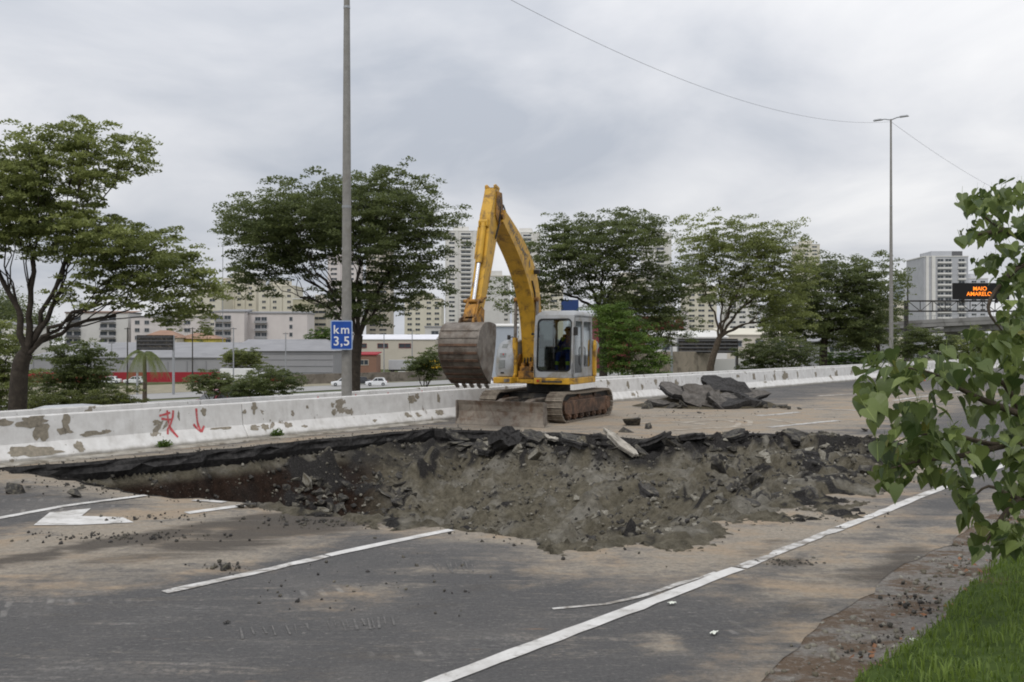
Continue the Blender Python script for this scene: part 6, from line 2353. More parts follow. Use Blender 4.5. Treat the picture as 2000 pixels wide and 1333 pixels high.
def car(label, loc, rz, col, kind="hatch", group="cars on the lower roads", cat="car"):
    root = thing("car", label, cat, loc, rz, group)
    L, Wd, H = {"hatch": (3.9, 1.7, 1.48), "sedan": (4.4, 1.72, 1.45), "suv": (4.4, 1.82, 1.66)}[kind]
    a, hw = L / 2, Wd / 2
    belt = H * 0.60
    lower = [(-a + .05, .28), (-a, .5), (-a + .03, belt - .05), (-a + .3, belt + .02), (a - 1.05, belt + .02), (a - .25, belt - .12), (a - .02, belt - .3), (a, .42), (a - .08, .25), (a - .45, .2), (-a + .45, .2)]
    b = MB()
    m = len(lower)
    vs = []
    for y, s_ in ((-hw, .93), (-hw + .08, 1.0), (hw - .08, 1.0), (hw, .93)):
        for x, z_ in lower:
            vs.append((x * (1 if s_ == 1 else .985), y, .24 + (z_ - .24) * s_))
    b.add(vs, [(k * m + i, k * m + (i + 1) % m, (k + 1) * m + (i + 1) % m, (k + 1) * m + i)[::-1] for k in range(3) for i in range(m)] + [tuple(range(m)), tuple(range(3 * m, 4 * m))[::-1]])
    body_ = b.build("body", col, root, smooth=45, bevel=.03)
    rear = -a + (.25 if kind != "sedan" else .75)
    gb = [(a - 1.1, belt), (a - 1.75, H - .04), (a - 2.1, H), (rear + .55, H), (rear + .25, H - .06), (rear, belt)]
    b = MB()
    vs = []
    m = len(gb)
    for y, q_ in ((-hw + .06, 0), (-hw + .2, 1), (hw - .2, 1), (hw - .06, 0)):
        for x, z_ in gb:
            vs.append((x, y, z_ if q_ else belt + (z_ - belt) * .93))
    for i_, (x, z_) in enumerate(gb):
        t_ = (z_ - belt) / (H - belt)
        vs[i_] = (x, -hw + .06 + .16 * t_, vs[i_][2])
        vs[3 * m + i_] = (x, hw - .06 - .16 * t_, vs[3 * m + i_][2])
    b.add(vs, [(k * m + i, k * m + (i + 1) % m, (k + 1) * m + (i + 1) % m, (k + 1) * m + i)[::-1] for k in range(3) for i in range(m)] + [tuple(range(m)), tuple(range(3 * m, 4 * m))[::-1]])
    cabn = b.build("cabin", col, root, smooth=40)
    for s_ in (-1, 1):
        y0_, y1_ = s_ * (hw - .045), s_ * (hw - .19)
        for xa, xb_, xc, xd in ((a - 1.3, a - 1.85, a - 2.15, a - 2.15), (a - 2.22, a - 2.22, rear + .62, rear + .35)):
            b = MB()
            q_ = [(xa, y0_, belt + .03), (xb_, y1_, H - .1), (xc, y1_, H - .1), (xd, y0_, belt + .03)]
            b.add(q_, [(0, 1, 2, 3)])
            b.build("side_window", M['car_glass'], cabn)
    for x0_, x1_, nm_ in ((a - 1.08, a - 1.72, "windscreen"), (rear + .01, rear + .24, "rear_window")):
        dx = .015 if nm_ == "windscreen" else -.015
        b = MB()
        b.add([(x0_ + dx, -hw + .16, belt + .04), (x0_ + dx, hw - .16, belt + .04), (x1_ + dx, hw - .26, H - .08), (x1_ + dx, -hw + .26, H - .08)], [(0, 1, 2, 3)])
        b.build(nm_, M['car_glass'], cabn)
    for x in (-a + .75, a - .8):
        for s_ in (-1, 1):
            w_ = MB().cyl((x, s_ * (hw - .2), .31), (x, s_ * (hw + .005), .31), .31, 18).build("wheel", M['rubber'], root, smooth=40)
            MB().cyl((x, s_ * (hw - .05), .31), (x, s_ * (hw + .015), .31), .19, 12).build("rim", M['galv'], w_, smooth=40)
    for s_ in (-1, 1):
        MB().box((a - .12, s_ * (hw - .28), belt - .2), (.2, .34, .15)).build("headlight", M['lamp_lens'], root, bevel=.03)
        MB().box((-a + .03, s_ * (hw - .18), belt - .12), (.1, .24, .2)).build("tail_light", M['tail_red'], root, bevel=.02)
    return root


RA = math.atan2(DIR.y, DIR.x)
white, silver, red_, dred, dark_, grey_ = paint('white', (.72, .73, .74)), paint('silver', (.45, .46, .47)), paint('red', (.42, .03, .035)), paint('dark_red', (.16, .015, .025)), paint('dark', (.03, .032, .036)), paint('grey', (.10, .105, .115))
p = on_terrain(178, 24.5)
car("silver car whose curved roof just shows over the barrier at left", p + Vector((0, 0, .1)), RA, silver, "sedan", "cars near the barrier")
p = on_terrain(430, 60)
car("dark red car whose roof shows over the barrier below the bushes", p + Vector((0, 0, .12)), RA + math.pi, dred, "suv", "cars near the barrier")
for lab, px, D, col, kd, dr_ in (("white car half hidden left of the lamp post foot", 668, 168, white, "hatch", math.pi), ("dark car between the two white cars right of the lamp post", 703, 174, dark_, "sedan", math.pi), ("white car low over the barrier right of the lamp post", 735, 166, white, "hatch", math.pi),
                                 ("red car before the gable end of the grey warehouse", 602, 186, red_, "sedan", math.pi), ("grey car touching the warehouse corner beside the red car", 637, 192, grey_, "suv", math.pi), ("white car on the verge before the long white roof", 782, 215, white, "sedan", math.pi),
                                 ("white car seen under the left part of the raised bucket", 905, 120, white, "hatch", math.pi + .6), ("dark car seen under the middle of the raised bucket", 922, 124, dark_, "hatch", math.pi + .6), ("white car seen under the right part of the raised bucket", 950, 118, white, "sedan", math.pi + .6),
                                 ("white car parked at the red wall left of the palm", 215, 187, white, "sedan", math.pi), ("white car parked at the red wall right beside the palm", 262, 186, white, "hatch", math.pi)):
    p = on_terrain(px, D)
    car(lab, p + Vector((0, 0, .08)), RA + dr_ - .75 * (D > 160), col, kd)

M['box_white'] = plain('white_box_body', (.66, .67, .66), .6, .05, 1)
M['box_grey'] = plain('pale_grey_box_body', (.42, .43, .45), .6, .06, 1)
M['veh_yellow'] = plain('yellow_vehicle_paint', (.68, .42, .03), .5, .06, 2)


def truck(label, loc, rz, boxm, cabm, L, Hb):
    root = thing("truck", label, "truck", loc, rz, "trucks on the lower roads")
    MB().bx(-L / 2, L / 2 - 1.7, -1.15, 1.15, 1.0, 1.0 + Hb).build("cargo_box", boxm, root, bevel=.04)
    cb_ = MB().prism([(L / 2 - 1.6, .5), (L / 2, .5), (L / 2, 1.5), (L / 2 - .25, 2.4), (L / 2 - 1.6, 2.4)], -1.05, 1.05).build("cab", cabm, root, bevel=.06)
    MB().add([(L / 2 + .01, -.9, 1.5), (L / 2 + .01, .9, 1.5), (L / 2 - .23, .85, 2.3), (L / 2 - .23, -.85, 2.3)], [(0, 1, 2, 3)]).build("windscreen", M['car_glass'], cb_)
    for s_ in (-1, 1):
        MB().bx(L / 2 - 1.2, L / 2 - .4, s_ * 1.06 - .01, s_ * 1.06 + .01, 1.5, 2.15).build("side_window", M['car_glass'], cb_)
    MB().bx(-L / 2, L / 2 - .2, -.5, .5, .65, 1.0).build("chassis", M['dark'], root)
    for x in (-L / 2 + 1.0, L / 2 - .9):
        for s_ in (-1, 1):
            MB().cyl((x, s_ * .8, .48), (x, s_ * 1.12, .48), .48, 18).build("wheel", M['rubber'], root, smooth=40)
    return root


truck("white box truck behind the bushes before the warehouse", on_terrain(475, 172) + Vector((0, 0, .1)), R(6), M['box_white'], white, 8.0, 2.2)
truck("pale grey truck parked under the long white roof", on_terrain(792, 250) + Vector((0, 0, .1)), R(4), M['box_grey'], grey_, 9.0, 2.6)
truck("yellow truck beside the left edge of the bucket", on_terrain(846, 245) + Vector((0, 0, .6)), R(8), M['veh_yellow'], M['veh_yellow'], 6.0, 2.2)

# ------------------------------------------------------------------ the town beyond
def bmat(n_, c, var=.06):
    k = 'bld_' + n_
    if k not in M:
        M[k] = plain('facade_' + n_, c, .85, var, .25, dirt=tuple(x * .75 for x in c), dirt_amt=.25, dirt_scale=.12)
    return M[k]


WINM = {}


def window_mesh(w, h_, fm):
    key = (round(w, 2), round(h_, 2), fm.name)
    if key not in WINM:
        b = MB()
        b.cur = 0
        b.bx(-w / 2, w / 2, -.02, .1, -h_ / 2, h_ / 2)
        b.cur = 1
        t_ = min(.14, h_ * .12)
        b.bx(-w / 2 - t_, w / 2 + t_, -.10, .1, -h_ / 2 - t_, -h_ / 2)
        b.bx(-w / 2 - t_, w / 2 + t_, -.08, .1, h_ / 2, h_ / 2 + t_)
        b.bx(-w / 2 - t_, -w / 2, -.08, .1, -h_ / 2, h_ / 2)
        b.bx(w / 2, w / 2 + t_, -.08, .1, -h_ / 2, h_ / 2)
        if w > 1.4:
            b.bx(-.05, .05, -.05, .1, -h_ / 2, h_ / 2)
        o = b.build("window", [M['win'], fm])
        WINM[key] = o.data
        bpy.data.objects.remove(o)
    return WINM[key]


def building(name, label, x0, x1, ytop, D, depth, wallm, floors=0, cols=(), rot=0.0, roof=None, group="buildings of the town", floor_h=3.0, win_h=1.2, trim=None, piers=(), slabs=(), cat="building", crown=True, ylow=None, side_cols=0, zmin=None):
    """block whose front spans photo pixels x0..x1 at distance D; cols: window columns as fractions of the front"""
    xa, xb_ = (x0 - CX) * D / F, (x1 - CX) * D / F
    Wd = xb_ - xa
    ztop = CH - (ytop - HY) * D / F
    z0_ = terrain((xa + xb_) / 2, D) - .2
    root = thing(name, label, cat, ((xa + xb_) / 2, D, z0_), rot, group)
    H = ztop - z0_
    MB().bx(-Wd / 2, Wd / 2, 0, depth, 0, H).build("wall", wallm, root)
    fm = trim or wallm
    lowest = 0 if ylow is None else (CH - (ylow - HY) * D / F) - z0_
    if floors:
        for f in range(floors):
            zc = H - 1.9 - f * floor_h
            if zc < max(1.0, lowest):
                break
            for u0, u1 in cols:
                w = (u1 - u0) * Wd
                o = link("window", window_mesh(w, win_h, fm), root)
                o.location = ((u0 + u1) / 2 * Wd - Wd / 2, -.02, zc)
            for u0, u1 in slabs:
                if ("slab", round((u1 - u0) * Wd, 1)) not in WINM:
                    t_ = MB().bx(-(u1 - u0) * Wd / 2, (u1 - u0) * Wd / 2, -1.1, .05, -.14, .14).bx(-(u1 - u0) * Wd / 2, (u1 - u0) * Wd / 2, -1.1, -1.02, .14, .75).build("balcony", fm)
                    WINM[("slab", round((u1 - u0) * Wd, 1))] = t_.data
                    bpy.data.objects.remove(t_)
                o = link("balcony", WINM[("slab", round((u1 - u0) * Wd, 1))], root)
                o.location = ((u0 + u1) / 2 * Wd - Wd / 2, 0, zc - floor_h * .5)
            for k in range(side_cols):
                for sx in ((-1,) if xa > 0 else (1,)):
                    o = link("window", window_mesh(1.5, win_h, fm), root)
                    o.location = (sx * (Wd / 2 + .02), depth * (k + .7) / (side_cols + .4), zc)
                    o.rotation_euler = (0, 0, R(90) * sx)
    for u0, u1 in piers:
        MB().bx(u0 * Wd - Wd / 2, u1 * Wd - Wd / 2, -.7, .02, 0, H + .6).build("pier", fm, root)
    if crown:
        MB().bx(-Wd / 2 - .25, Wd / 2 + .25, -.25, depth + .25, H, H + .5).build("parapet", fm, root)
        if floors > 8:
            MB().bx(-Wd * .25, Wd * .22, depth * .2, depth * .8, H + .5, H + 3.6).build("roof_house", wallm, root)
    if roof:
        kind_, rh, rm = roof
        if kind_ == 'gable':
            MB().prism([(-Wd / 2 - .4, H), (0, H + rh), (Wd / 2 + .4, H), (Wd / 2 + .4, H + .25), (0, H + rh + .3), (-Wd / 2 - .4, H + .25)], -.5, depth + .5).build("roof", rm, root)
        elif kind_ == 'hip':
            MB().add([(-Wd / 2 - .5, -.5, H), (Wd / 2 + .5, -.5, H), (Wd / 2 + .5, depth + .5, H), (-Wd / 2 - .5, depth + .5, H), (-Wd * .15, depth / 2, H + rh), (Wd * .15, depth / 2, H + rh)],
                     [(0, 1, 5, 4), (1, 2, 5), (2, 3, 4, 5), (3, 0, 4), (3, 2, 1, 0)]).build("roof", rm, root)
        elif kind_ == 'ridge':
            MB().add([(-Wd / 2 - .5, -.5, H), (Wd / 2 + .5, -.5, H), (Wd / 2 + .5, depth + .5, H), (-Wd / 2 - .5, depth + .5, H), (-Wd * .5, depth / 2, H + rh), (Wd * .30, depth / 2, H + rh)],
                     [(0, 1, 5, 4), (1, 2, 5), (2, 3, 4, 5), (3, 0, 4), (3, 2, 1, 0)]).build("roof", rm, root)
        elif kind_ == 'shed':
            MB().add([(-Wd / 2 - .3, -.3, H), (Wd / 2 + .3, -.3, H), (Wd / 2 + .3, depth, H + rh), (-Wd / 2 - .3, depth, H + rh), (-Wd / 2 - .3, -.3, H + .2), (Wd / 2 + .3, -.3, H + .2), (Wd / 2 + .3, depth, H + rh + .2), (-Wd / 2 - .3, depth, H + rh + .2)],
                     [(3, 2, 1, 0), (4, 5, 6, 7), (0, 1, 5, 4), (1, 2, 6, 5), (2, 3, 7, 6), (3, 0, 4, 7)]).build("roof", rm, root)
    return root


cream, white_b, pink, beige, tile, greyr = bmat('cream', (.60, .565, .47)), bmat('white', (.66, .645, .61)), bmat('pink', (.60, .555, .54)), bmat('beige', (.50, .46, .39)), bmat('tile', (.30, .185, .13), .2), bmat('grey_roof', (.26, .26, .27), .12)  # cream is painted paler to stand in for distance haze
pale, greyb, bluish, red_b, dgrey, offw = bmat('pale', (.64, .63, .60)), bmat('grey', (.30, .30, .31)), bmat('blue_grey', (.36, .39, .43)), bmat('red', (.30, .025, .035)), bmat('dark_grey', (.12, .12, .125)), bmat('offwhite', (.56, .55, .53))
blue_b = bmat('blue', (.02, .045, .14))
GTW = "tall apartment towers"
tc_ = dict(floors=30, floor_h=3.05, win_h=1.25, group=GTW, trim=pale)
building("apartment_tower", "tall white apartment tower left of the excavator arm", 872, 934, 452, 620, 18, white_b, cols=((.08, .26), (.46, .76)), slabs=((.44, .78),), piers=((.29, .36), (.84, .94)), rot=.12, **tc_)
building("apartment_tower", "tall white apartment tower seen between excavator arm and boom", 1000, 1052, 455, 640, 18, white_b, cols=((.1, .25), (.42, .72)), slabs=((.4, .74),), piers=((.28, .35), (.86, .95)), rot=-.1, **tc_)
building("apartment_tower", "white apartment tower top showing right of the round dark tree", 1262, 1312, 456, 650, 18, white_b, cols=((.12, .24), (.40, .70)), slabs=((.38, .72),), piers=((.26, .33), (.85, .94)), rot=.08, **tc_)
building("apartment_tower", "small white tower top showing over the vase-shaped tree", 1563, 1602, 478, 760, 18, cream, cols=((.2, .4), (.6, .85)), rot=.1, **tc_)
building("apartment_tower", "pinkish tower hidden behind the umbrella-crowned tree", 640, 700, 500, 560, 18, pink, cols=((.1, .3), (.6, .85)), piers=((.35, .42),), **dict(tc_, trim=pink))
building("apartment_tower", "beige tower behind the umbrella-crowned tree, right of the sign post", 715, 762, 490, 590, 18, beige, cols=((.15, .4), (.55, .85)), **dict(tc_, trim=beige))
building("apartment_tower", "cream tower right of the umbrella-crowned tree, lower than its neighbour", 790, 862, 585, 520, 20, cream, cols=((.08, .2), (.3, .42), (.6, .72), (.82, .94)), **dict(tc_, trim=cream))
building("apartment_tower", "blank pale tower between the excavator arm and boom", 940, 996, 540, 560, 20, offw, cols=((.8, .92),), **dict(tc_, trim=cream))
building("apartment_tower", "cream tower behind the vase-shaped tree", 1340, 1400, 560, 540, 18, cream, cols=((.1, .28), (.4, .6), (.72, .9)), **dict(tc_, trim=cream))
building("apartment_tower", "pale tower right of the vase-shaped tree trunk", 1420, 1480, 555, 560, 18, white_b, cols=((.1, .28), (.4, .6), (.72, .9)), **tc_)
building("apartment_block", "cream apartment block at left under the branches of the leftmost tree", 372, 432, 568, 470, 20, cream, cols=((.2, .4), (.62, .8)), **dict(tc_, trim=cream, group="cream apartment blocks"))
building("apartment_block", "cream apartment block left of the umbrella-crowned tree, with vertical piers", 434, 500, 545, 500, 20, cream, cols=((.15, .25), (.45, .55), (.78, .88)), piers=((.30, .36), (.62, .68)), **dict(tc_, trim=cream, group="cream apartment blocks"))
building("apartment_block", "cream apartment block behind the pink housing", 505, 575, 560, 480, 20, cream, cols=((.1, .2), (.4, .5), (.8, .9)), piers=((.27, .32), (.6, .66)), **dict(tc_, trim=cream, group="cream apartment blocks"))
building("apartment_block", "olive-beige stair tower beside the pink housing", 572, 602, 585, 430, 14, bmat('olive_beige', (.44, .41, .29)), **dict(tc_, floors=0, group="cream apartment blocks"))
building("apartment_block", "dark-windowed apartment block right of the olive stair tower", 604, 640, 590, 450, 14, beige, cols=((.1, .9),), **dict(tc_, trim=beige, group="cream apartment blocks"))
building("apartment_tower", "tall grey apartment tower with dark top at right", 1806, 1890, 502, 500, 26, bmat('cool_grey', (.40, .41, .43)), floors=26, cols=((.30, .44), (.48, .62), (.78, .92)), slabs=((.30, .62), (.76, .94)), piers=((.04, .10), (.17, .25)), rot=-.06, floor_h=3.0, win_h=1.5, group=GTW, trim=pale)
building("roof_penthouse", "dark penthouse storey on top of the tall grey right tower", 1822, 1880, 491, 510, 16, dgrey, crown=False, group="penthouses", cat="penthouse")
building("apartment_tower", "pale tower left of the tall grey right tower", 1786, 1808, 534, 620, 18, bmat('cool_pale', (.50, .51, .54)), cols=((.15, .4), (.6, .85)), **tc_)
building("apartment_tower", "slim bluish tower at the left of the right-hand towers", 1766, 1784, 545, 660, 18, bluish, cols=((.15, .4), (.6, .85)), **dict(tc_, trim=bluish))
building("apartment_tower", "pale tower behind the lit message sign", 1892, 1930, 545, 600, 18, bmat('cool_pale', (.50, .51, .54)), cols=((.15, .4), (.6, .85)), **tc_)

# low housing and sheds
hk = dict(floor_h=2.8, group="low housing blocks", win_h=1.2)
building("housing_block", "pink-white housing block left of the olive stair tower", 478, 600, 613, 330, 12, pink, floors=4, cols=((.17, .25), (.27, .35), (.72, .76)), slabs=((.16, .36),), roof=('shed', 1.0, greyr), trim=greyb, **hk)
building("housing_block", "pink-white housing block before the cream towers at left", 418, 477, 610, 325, 12, pink, floors=4, cols=((.05, .3), (.35, .55)), slabs=((.04, .56),), roof=('shed', 1.2, greyr), trim=greyb, **hk)
building("housing_block", "white housing block behind the black board at left", 256, 390, 620, 335, 12, pink, floors=4, cols=((.06, .12), (.2, .26), (.52, .6), (.78, .86)), trim=greyb, **hk)
building("housing_block", "white housing block seen between the limbs of the leftmost tree", 128, 250, 612, 340, 12, offw, floors=4, cols=((.02, .1), (.14, .24), (.56, .66), (.7, .8)), slabs=((.02, .24), (.56, .8)), roof=('shed', 1.0, tile), trim=dgrey, **hk)
building("housing_block", "pale house at the far left edge", -80, 60, 640, 300, 12, white_b, floors=3, cols=((.2, .3), (.5, .6), (.75, .85)), roof=('gable', 2, greyr), trim=offw, **hk)
building("house", "small house with orange tiled roof behind the black board", 275, 345, 660, 262, 10, beige, floors=1, cols=((.2, .35), (.6, .75)), roof=('hip', 2.2, tile), crown=False, trim=white_b, **hk)
building("house", "small yellow house with orange tiled roof right of the black board", 345, 420, 662, 268, 10, bmat('yellow', (.50, .42, .08)), floors=1, cols=((.6, .7), (.8, .9)), roof=('hip', 1.8, tile), crown=False, trim=white_b, **hk)
# warehouses
w0 = building("warehouse", "long grey warehouse with a red painted base", 60, 446, 700, 195, 26, greyb, roof=('shed', 3.2, greyr), group="warehouses", crown=False, rot=R(2))
MB().bx(-21.2, 21.2, -.06, .02, 0.2, 2.3).build("red_base", red_b, w0)
for k in range(11):
    MB().bx(-20 + 4 * k - .1, -20 + 4 * k + .1, -.12, .02, 2.4, 4.6).build("panel_joint", greyr, w0)
w1_ = building("warehouse", "grey warehouse with gable end facing right, beside the red based one", 447, 652, 686, 200, 24, greyb, roof=('ridge', 2.6, greyr), group="warehouses", crown=False, rot=R(-3))
for z_ in (2.0, 3.4, 4.8, 6.0):
    MB().bx(-11.3, 11.3, -.1, .02, z_, z_ + .12).build("cladding_rail", greyr, w1_)
MB().bx(-11.2, 11.2, -.06, .01, .2, 1.0).build("red_base", red_b, w1_)
building("market_hall", "long low hall with white roof right of the sign post", 690, 850, 664, 290, 14, beige, floors=1, cols=((.05, .16), (.3, .42), (.56, .7)), roof=('shed', 1.6, bmat('white_roof', (.68, .68, .72))), crown=False, trim=bmat('maroon', (.2, .05, .05)), group="warehouses", floor_h=3)
building("kiosk", "orange and red kiosk behind the trunk of the umbrella-crowned tree", 655, 735, 694, 240, 8, bmat('brick_orange', (.24, .14, .10)), floors=1, cols=((.3, .5), (.6, .8)), roof=('shed', .6, red_b), crown=False, trim=beige, group="warehouses")
building("store", "white and red store seen through the trees right of the cab", 1170, 1300, 578, 330, 20, bmat('store_grey', (.36, .38, .42)), floors=1, cols=((.1, .9),), roof=('shed', .8, pale), crown=False, group="warehouses")
b_ = building("store", "low red-fronted store below the white one right of the cab", 1165, 1335, 618, 300, 16, bmat('store_red', (.17, .035, .04)), floors=2, cols=((.05, .12), (.5, .56), (.85, .9)), crown=True, trim=pale, group="warehouses")
building("shed", "pale roofed shed behind the vase-shaped tree trunk", 1280, 1420, 660, 190, 14, offw, floors=1, cols=((.1, .2), (.7, .8)), roof=('shed', 1.5, pale), crown=False, trim=greyb, group="warehouses")
building("shed", "tan roofed shed right of the vase-shaped tree", 1420, 1560, 655, 210, 14, beige, floors=1, cols=((.1, .2), (.4, .5), (.7, .8)), roof=('shed', 1.6, cream), crown=False, trim=greyb, group="warehouses")
building("shed", "low grey shed under the trees left of the right lamp post", 1540, 1740, 668, 230, 14, greyb, floors=1, cols=((.1, .2), (.4, .5), (.7, .8)), roof=('shed', 1.2, greyr), crown=False, trim=offw, group="warehouses")
building("housing_block", "cream housing block in the gap left of the round dark tree", 1040, 1100, 560, 480, 14, cream, floors=12, cols=((.1, .3), (.6, .8)), trim=cream, **hk)
building("housing_block", "cream housing block in the gap right of the round dark tree", 1200, 1262, 545, 500, 14, cream, floors=14, cols=((.1, .3), (.6, .8)), trim=cream, **hk)
building("housing_block", "pinkish housing block low behind the vase-shaped tree", 1310, 1345, 610, 360, 14, pink, floors=6, cols=((.2, .4), (.6, .8)), trim=pink, **hk)
building("housing_block", "pale housing block behind the dense dark tree", 1500, 1640, 600, 420, 14, offw, floors=8, cols=((.05, .15), (.25, .35), (.6, .7), (.8, .9)), trim=offw, **hk)
building("housing_block", "cream low block left of the right lamp post", 1700, 1765, 590, 450, 14, cream, floors=8, cols=((.2, .4), (.6, .8)), trim=cream, **hk)
building("housing_block", "white low block behind the bucket", 830, 960, 640, 320, 14, offw, floors=3, cols=((.1, .2), (.3, .4), (.6, .7), (.8, .9)), trim=greyb, **hk)
building("shed", "grey panel shed seen over the housing left of the boom", 950, 1012, 638, 180, 12, bluish, floors=0, roof=('shed', .6, pale), crown=False, group="warehouses")

a, c = pp(1096, 586, 150), pp(1130, 614, 150)
bb_ = thing("billboard", "blue board on a post behind the excavator cab roof", "billboard", ((a.x + c.x) / 2, 150, terrain(a.x, 150)))
MB().bx(-(c.x - a.x) / 2, (c.x - a.x) / 2, -.15, .15, c.z - bb_.location.z, a.z - bb_.location.z).build("panel", blue_b, bb_)
MB().bx(-.2, .2, .15, .5, 0, a.z - bb_.location.z - .5).build("post", M['galv'], bb_)
# retaining walls
def wall_line(name, label, pts_, h_, th, mat, cat="wall"):
    b = MB()
    for a, c in zip(pts_[:-1], pts_[1:]):
        d_ = (c - a)
        L = Vector((d_.x, d_.y, 0)).length
        ang = math.atan2(d_.y, d_.x)
        z_ = min(a.z, c.z) - .3
        b.add([tuple(Vector(q_)) for q_ in ()], [])
        b.box(((a.x + c.x) / 2, (a.y + c.y) / 2, z_ + (h_ + .3) / 2), (L, th, h_ + .3), Matrix.Rotation(ang, 4, 'Z'))
    return tag(b.build(name, mat), label, cat)


M['wall_brown'] = plain('stained_brown_wall', (.20, .175, .145), .9, .25, .6, dirt=(.09, .08, .065), dirt_amt=.5, dirt_scale=.5)
M['wall_tan'] = plain('stained_tan_wall', (.30, .26, .205), .9, .2, .5, dirt=(.15, .13, .10), dirt_amt=.6, dirt_scale=.7)
wall_line("retaining_wall", "long low brown wall behind the white cars right of the lamp post", [on_terrain(560, 176), on_terrain(1010, 215)], 2.0, .5, M['wall_brown'])
wall_line("retaining_wall", "stained tan wall behind the barrier left of the vase-shaped tree", [on_terrain(1235, 84), on_terrain(1392, 92)], 3.5, .4, M['wall_tan'])
wall_line("fence_wall", "low pale wall between the tan wall and the long dark bush", [on_terrain(1392, 92), on_terrain(1560, 100)], 2.6, .3, M['bld_offwhite'])

# thin street poles of the lower town
for px, y0_, D, lab in ((218, 668, 150, "thin grey pole before the red wall left of the palm"), (340, 655, 140, "grey pole standing at the right end of the black board"), (376, 640, 160, "dark slanting pole right of the black board"), (456, 640, 150, "thin grey pole before the paired bushes"), (435, 480, 260, "tall thin mast left of the umbrella-crowned tree"),
                        (558, 650, 170, "thin pole before the grey gabled warehouse"), (750, 650, 200, "pale pole before the kiosk"), (805, 645, 205, "thin pole before the long white roof"), (1312, 672, 84, "pale pole before the stained tan wall, left one"), (1440, 665, 90, "pole at the right end of the dark overhead board"), (1773, 545, 126, "thin dark mast at the left end of the sign gantry"),
                        (1695, 690, 85, "grey post behind the barrier by the right hedge"), (249, 640, 148, "dark pole half hidden by the palm")):
    p = on_terrain(px, D)
    h_ = pp(px, y0_, D).z - p.z
    root = thing("street_pole", lab, "pole", p, group="poles in the lower town")
    MB().tube([(0, 0, 0), (0, 0, h_)], [.13, .09], 8).build("pole", M['galv'] if 'dark' not in lab else M['dark'], root, smooth=50)
    MB().bx(-.5, .5, -.05, .05, h_ - .25, h_ - .15).build("cross_arm", M['dark'], root)
# backs of overhead boards
for x0_, x1_, y0_, y1_, D, lab in ((267, 338, 655, 684, 140, "black back of an overhead road board above the palm"), (1325, 1440, 662, 690, 90, "dark back of an overhead road board before the vase-shaped tree")):
    a, c = pp(x0_, y0_, D), pp(x1_, y1_, D)
    root = thing("road_board", lab, "sign", ((a.x + c.x) / 2, D, terrain((a.x + c.x) / 2, D)), group="overhead road boards")
    zb, zt_ = c.z - root.location.z, a.z - root.location.z
    w = (c.x - a.x) / 2
    MB().bx(-w, w, -.05, .05, zb, zt_).build("panel", M['dark'], root)
    for k in range(4):
        z_ = zb + (zt_ - zb) * (k + .5) / 4
        MB().bx(-w, w, -.14, -.05, z_ - .05, z_ + .05).build("rail", M['bld_dark_grey'], root)
    MB().bx(-w - .1, -w + .15, .05, .3, 0, zt_).build("post", M['galv'], root)
    MB().bx(w - .15, w + .1, .05, .3, 0, zt_).build("post", M['galv'], root)

# viaduct
VD = thing("viaduct", "grey concrete viaduct crossing behind the right lamp post", "viaduct", (0, 0, 0))
va, vb = pp(1640, 640, 260), pp(2330, 606, 190)
dv = (vb - va)
L, ang = Vector((dv.x, dv.y, 0)).length, math.atan2(dv.y, dv.x)
RV = Matrix.Translation(va) @ Matrix.Rotation(ang, 4, 'Z') @ Matrix.Rotation(-math.atan2(dv.z, L), 4, 'Y')
M['via'] = plain('viaduct_concrete', (.24, .235, .225), .9, .15, .3, dirt=(.13, .125, .115), dirt_amt=.6, dirt_scale=.2)
MB(RV).bx(0, L, 0, 11, -1.0, 0).bx(0, L, 1.2, 9.8, -2.4, -1.0).build("deck", M['via'], VD)
MB(RV).bx(0, L, -.1, .25, 0, .9).build("parapet", M['via'], VD)
for k in range(7):
    q_ = RV @ Vector((L * (k + .5) / 7, 5, -2.4))
    zg = terrain(q_.x, q_.y)
    MB().bx(q_.x - .8, q_.x + .8, q_.y - .8, q_.y + .8, zg - .5, q_.z).bx(q_.x - 1.6, q_.x + 1.6, q_.y - 1, q_.y + 1, q_.z - .9, q_.z).build("column", M['via'], VD)
for k in range(40):
    q_ = RV @ Vector((L * k / 39, .1, .9))
    MB().cyl(tuple(q_), tuple(q_ + Vector((0, 0, 1.0))), .05, 6).build("rail_post", M['galv'], VD)
MB(RV).bx(0, L, .05, .15, 1.85, 1.93).build("hand_rail", M['galv'], VD)
# stair ramp slanting down at its left
MB().box(tuple(pp(1760, 655, 178)), (16, 1.6, .4), Matrix.Rotation(R(-10), 4, 'Y')).build("ramp", M['via'], VD)

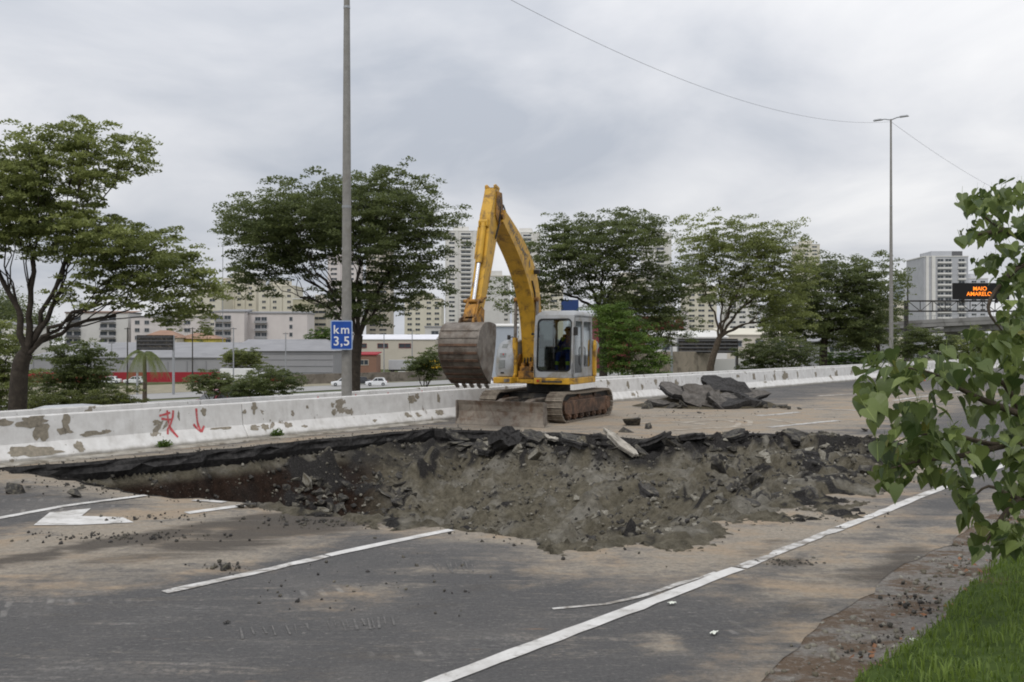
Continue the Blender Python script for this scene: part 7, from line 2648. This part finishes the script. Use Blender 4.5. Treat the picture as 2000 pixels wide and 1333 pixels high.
# gantry with the lit message sign
GD = 130.0
GA = thing("sign_gantry", "dark steel truss gantry over the road at right", "gantry", tuple(on_terrain(1773, GD)))
gb = Vector(GA.location)
gz0, gz1 = pp(0, 608, GD).z - gb.z, pp(0, 588, GD).z - gb.z
gl = pp(2260, 600, GD).x - gb.x
b = MB()
for y in (0, 1.2):
    for z_ in (gz0, gz1):
        b.box((gl / 2, y, z_), (gl, .16, .16))
b.build("chord", M['dark'], GA)
nb = 20
for k in range(nb):
    x0_, x1_ = gl * k / nb, gl * (k + 1) / nb
    MB().cyl((x0_, 0, gz0), (x0_, 0, gz1), .06, 6).build("vertical", M['dark'], GA)
    MB().cyl((x0_, 0, gz0 if k % 2 else gz1), (x1_, 0, gz1 if k % 2 else gz0), .05, 6).build("diagonal", M['dark'], GA)
for x in (0, gl):
    MB().box((x, .6, gz1 / 2), (.4, .5, gz1)).build("post", M['dark'], GA)
a, c = pp(1863, 553, GD - .6), pp(1972, 585, GD - .6)
LS = thing("message_sign", "black electronic message sign lit with orange words on the gantry", "sign", ((a.x + c.x) / 2, GD - .6, c.z))
w, h_ = (c.x - a.x) / 2, a.z - c.z
MB().bx(-w, w, 0, .5, 0, h_).build("housing", bmat('sign_black', (.012, .012, .012)), LS, bevel=.03)
for x in (-w * .6, w * .6):
    MB().bx(x - .1, x + .1, .3, .8, -.5, .2).build("hanger", M['dark'], LS)
t = NT("lit_orange")
t.b.inputs["Emission Color"].default_value = (1.0, .24, .015, 1)
t.b.inputs["Emission Strength"].default_value = 1.6
M['led'] = t.fin((.3, .08, .01), .5)
text_mesh("lit_text", "MAIO", .78, M['led'], LS, Matrix.Translation((-.25, -.012, h_ * .64)) @ RX)
text_mesh("lit_text", "AMARELO", .78, M['led'], LS, Matrix.Translation((-.35, -.012, h_ * .32)) @ RX)
lp = [(.16 * math.sin(u * 2), .28 * math.cos(u)) for u in np.linspace(0, 2 * math.pi, 21)]
MB().tube([(1.75 + x * .8, -.03, h_ * .42 + z_ * .9) for x, z_ in [(-.18, -.3), (-.05, -.02), (.1, .2), (0, .32), (-.1, .2), (.05, -.02), (.18, -.3)]], .045, 6).build("lit_ribbon", M['led'], LS)
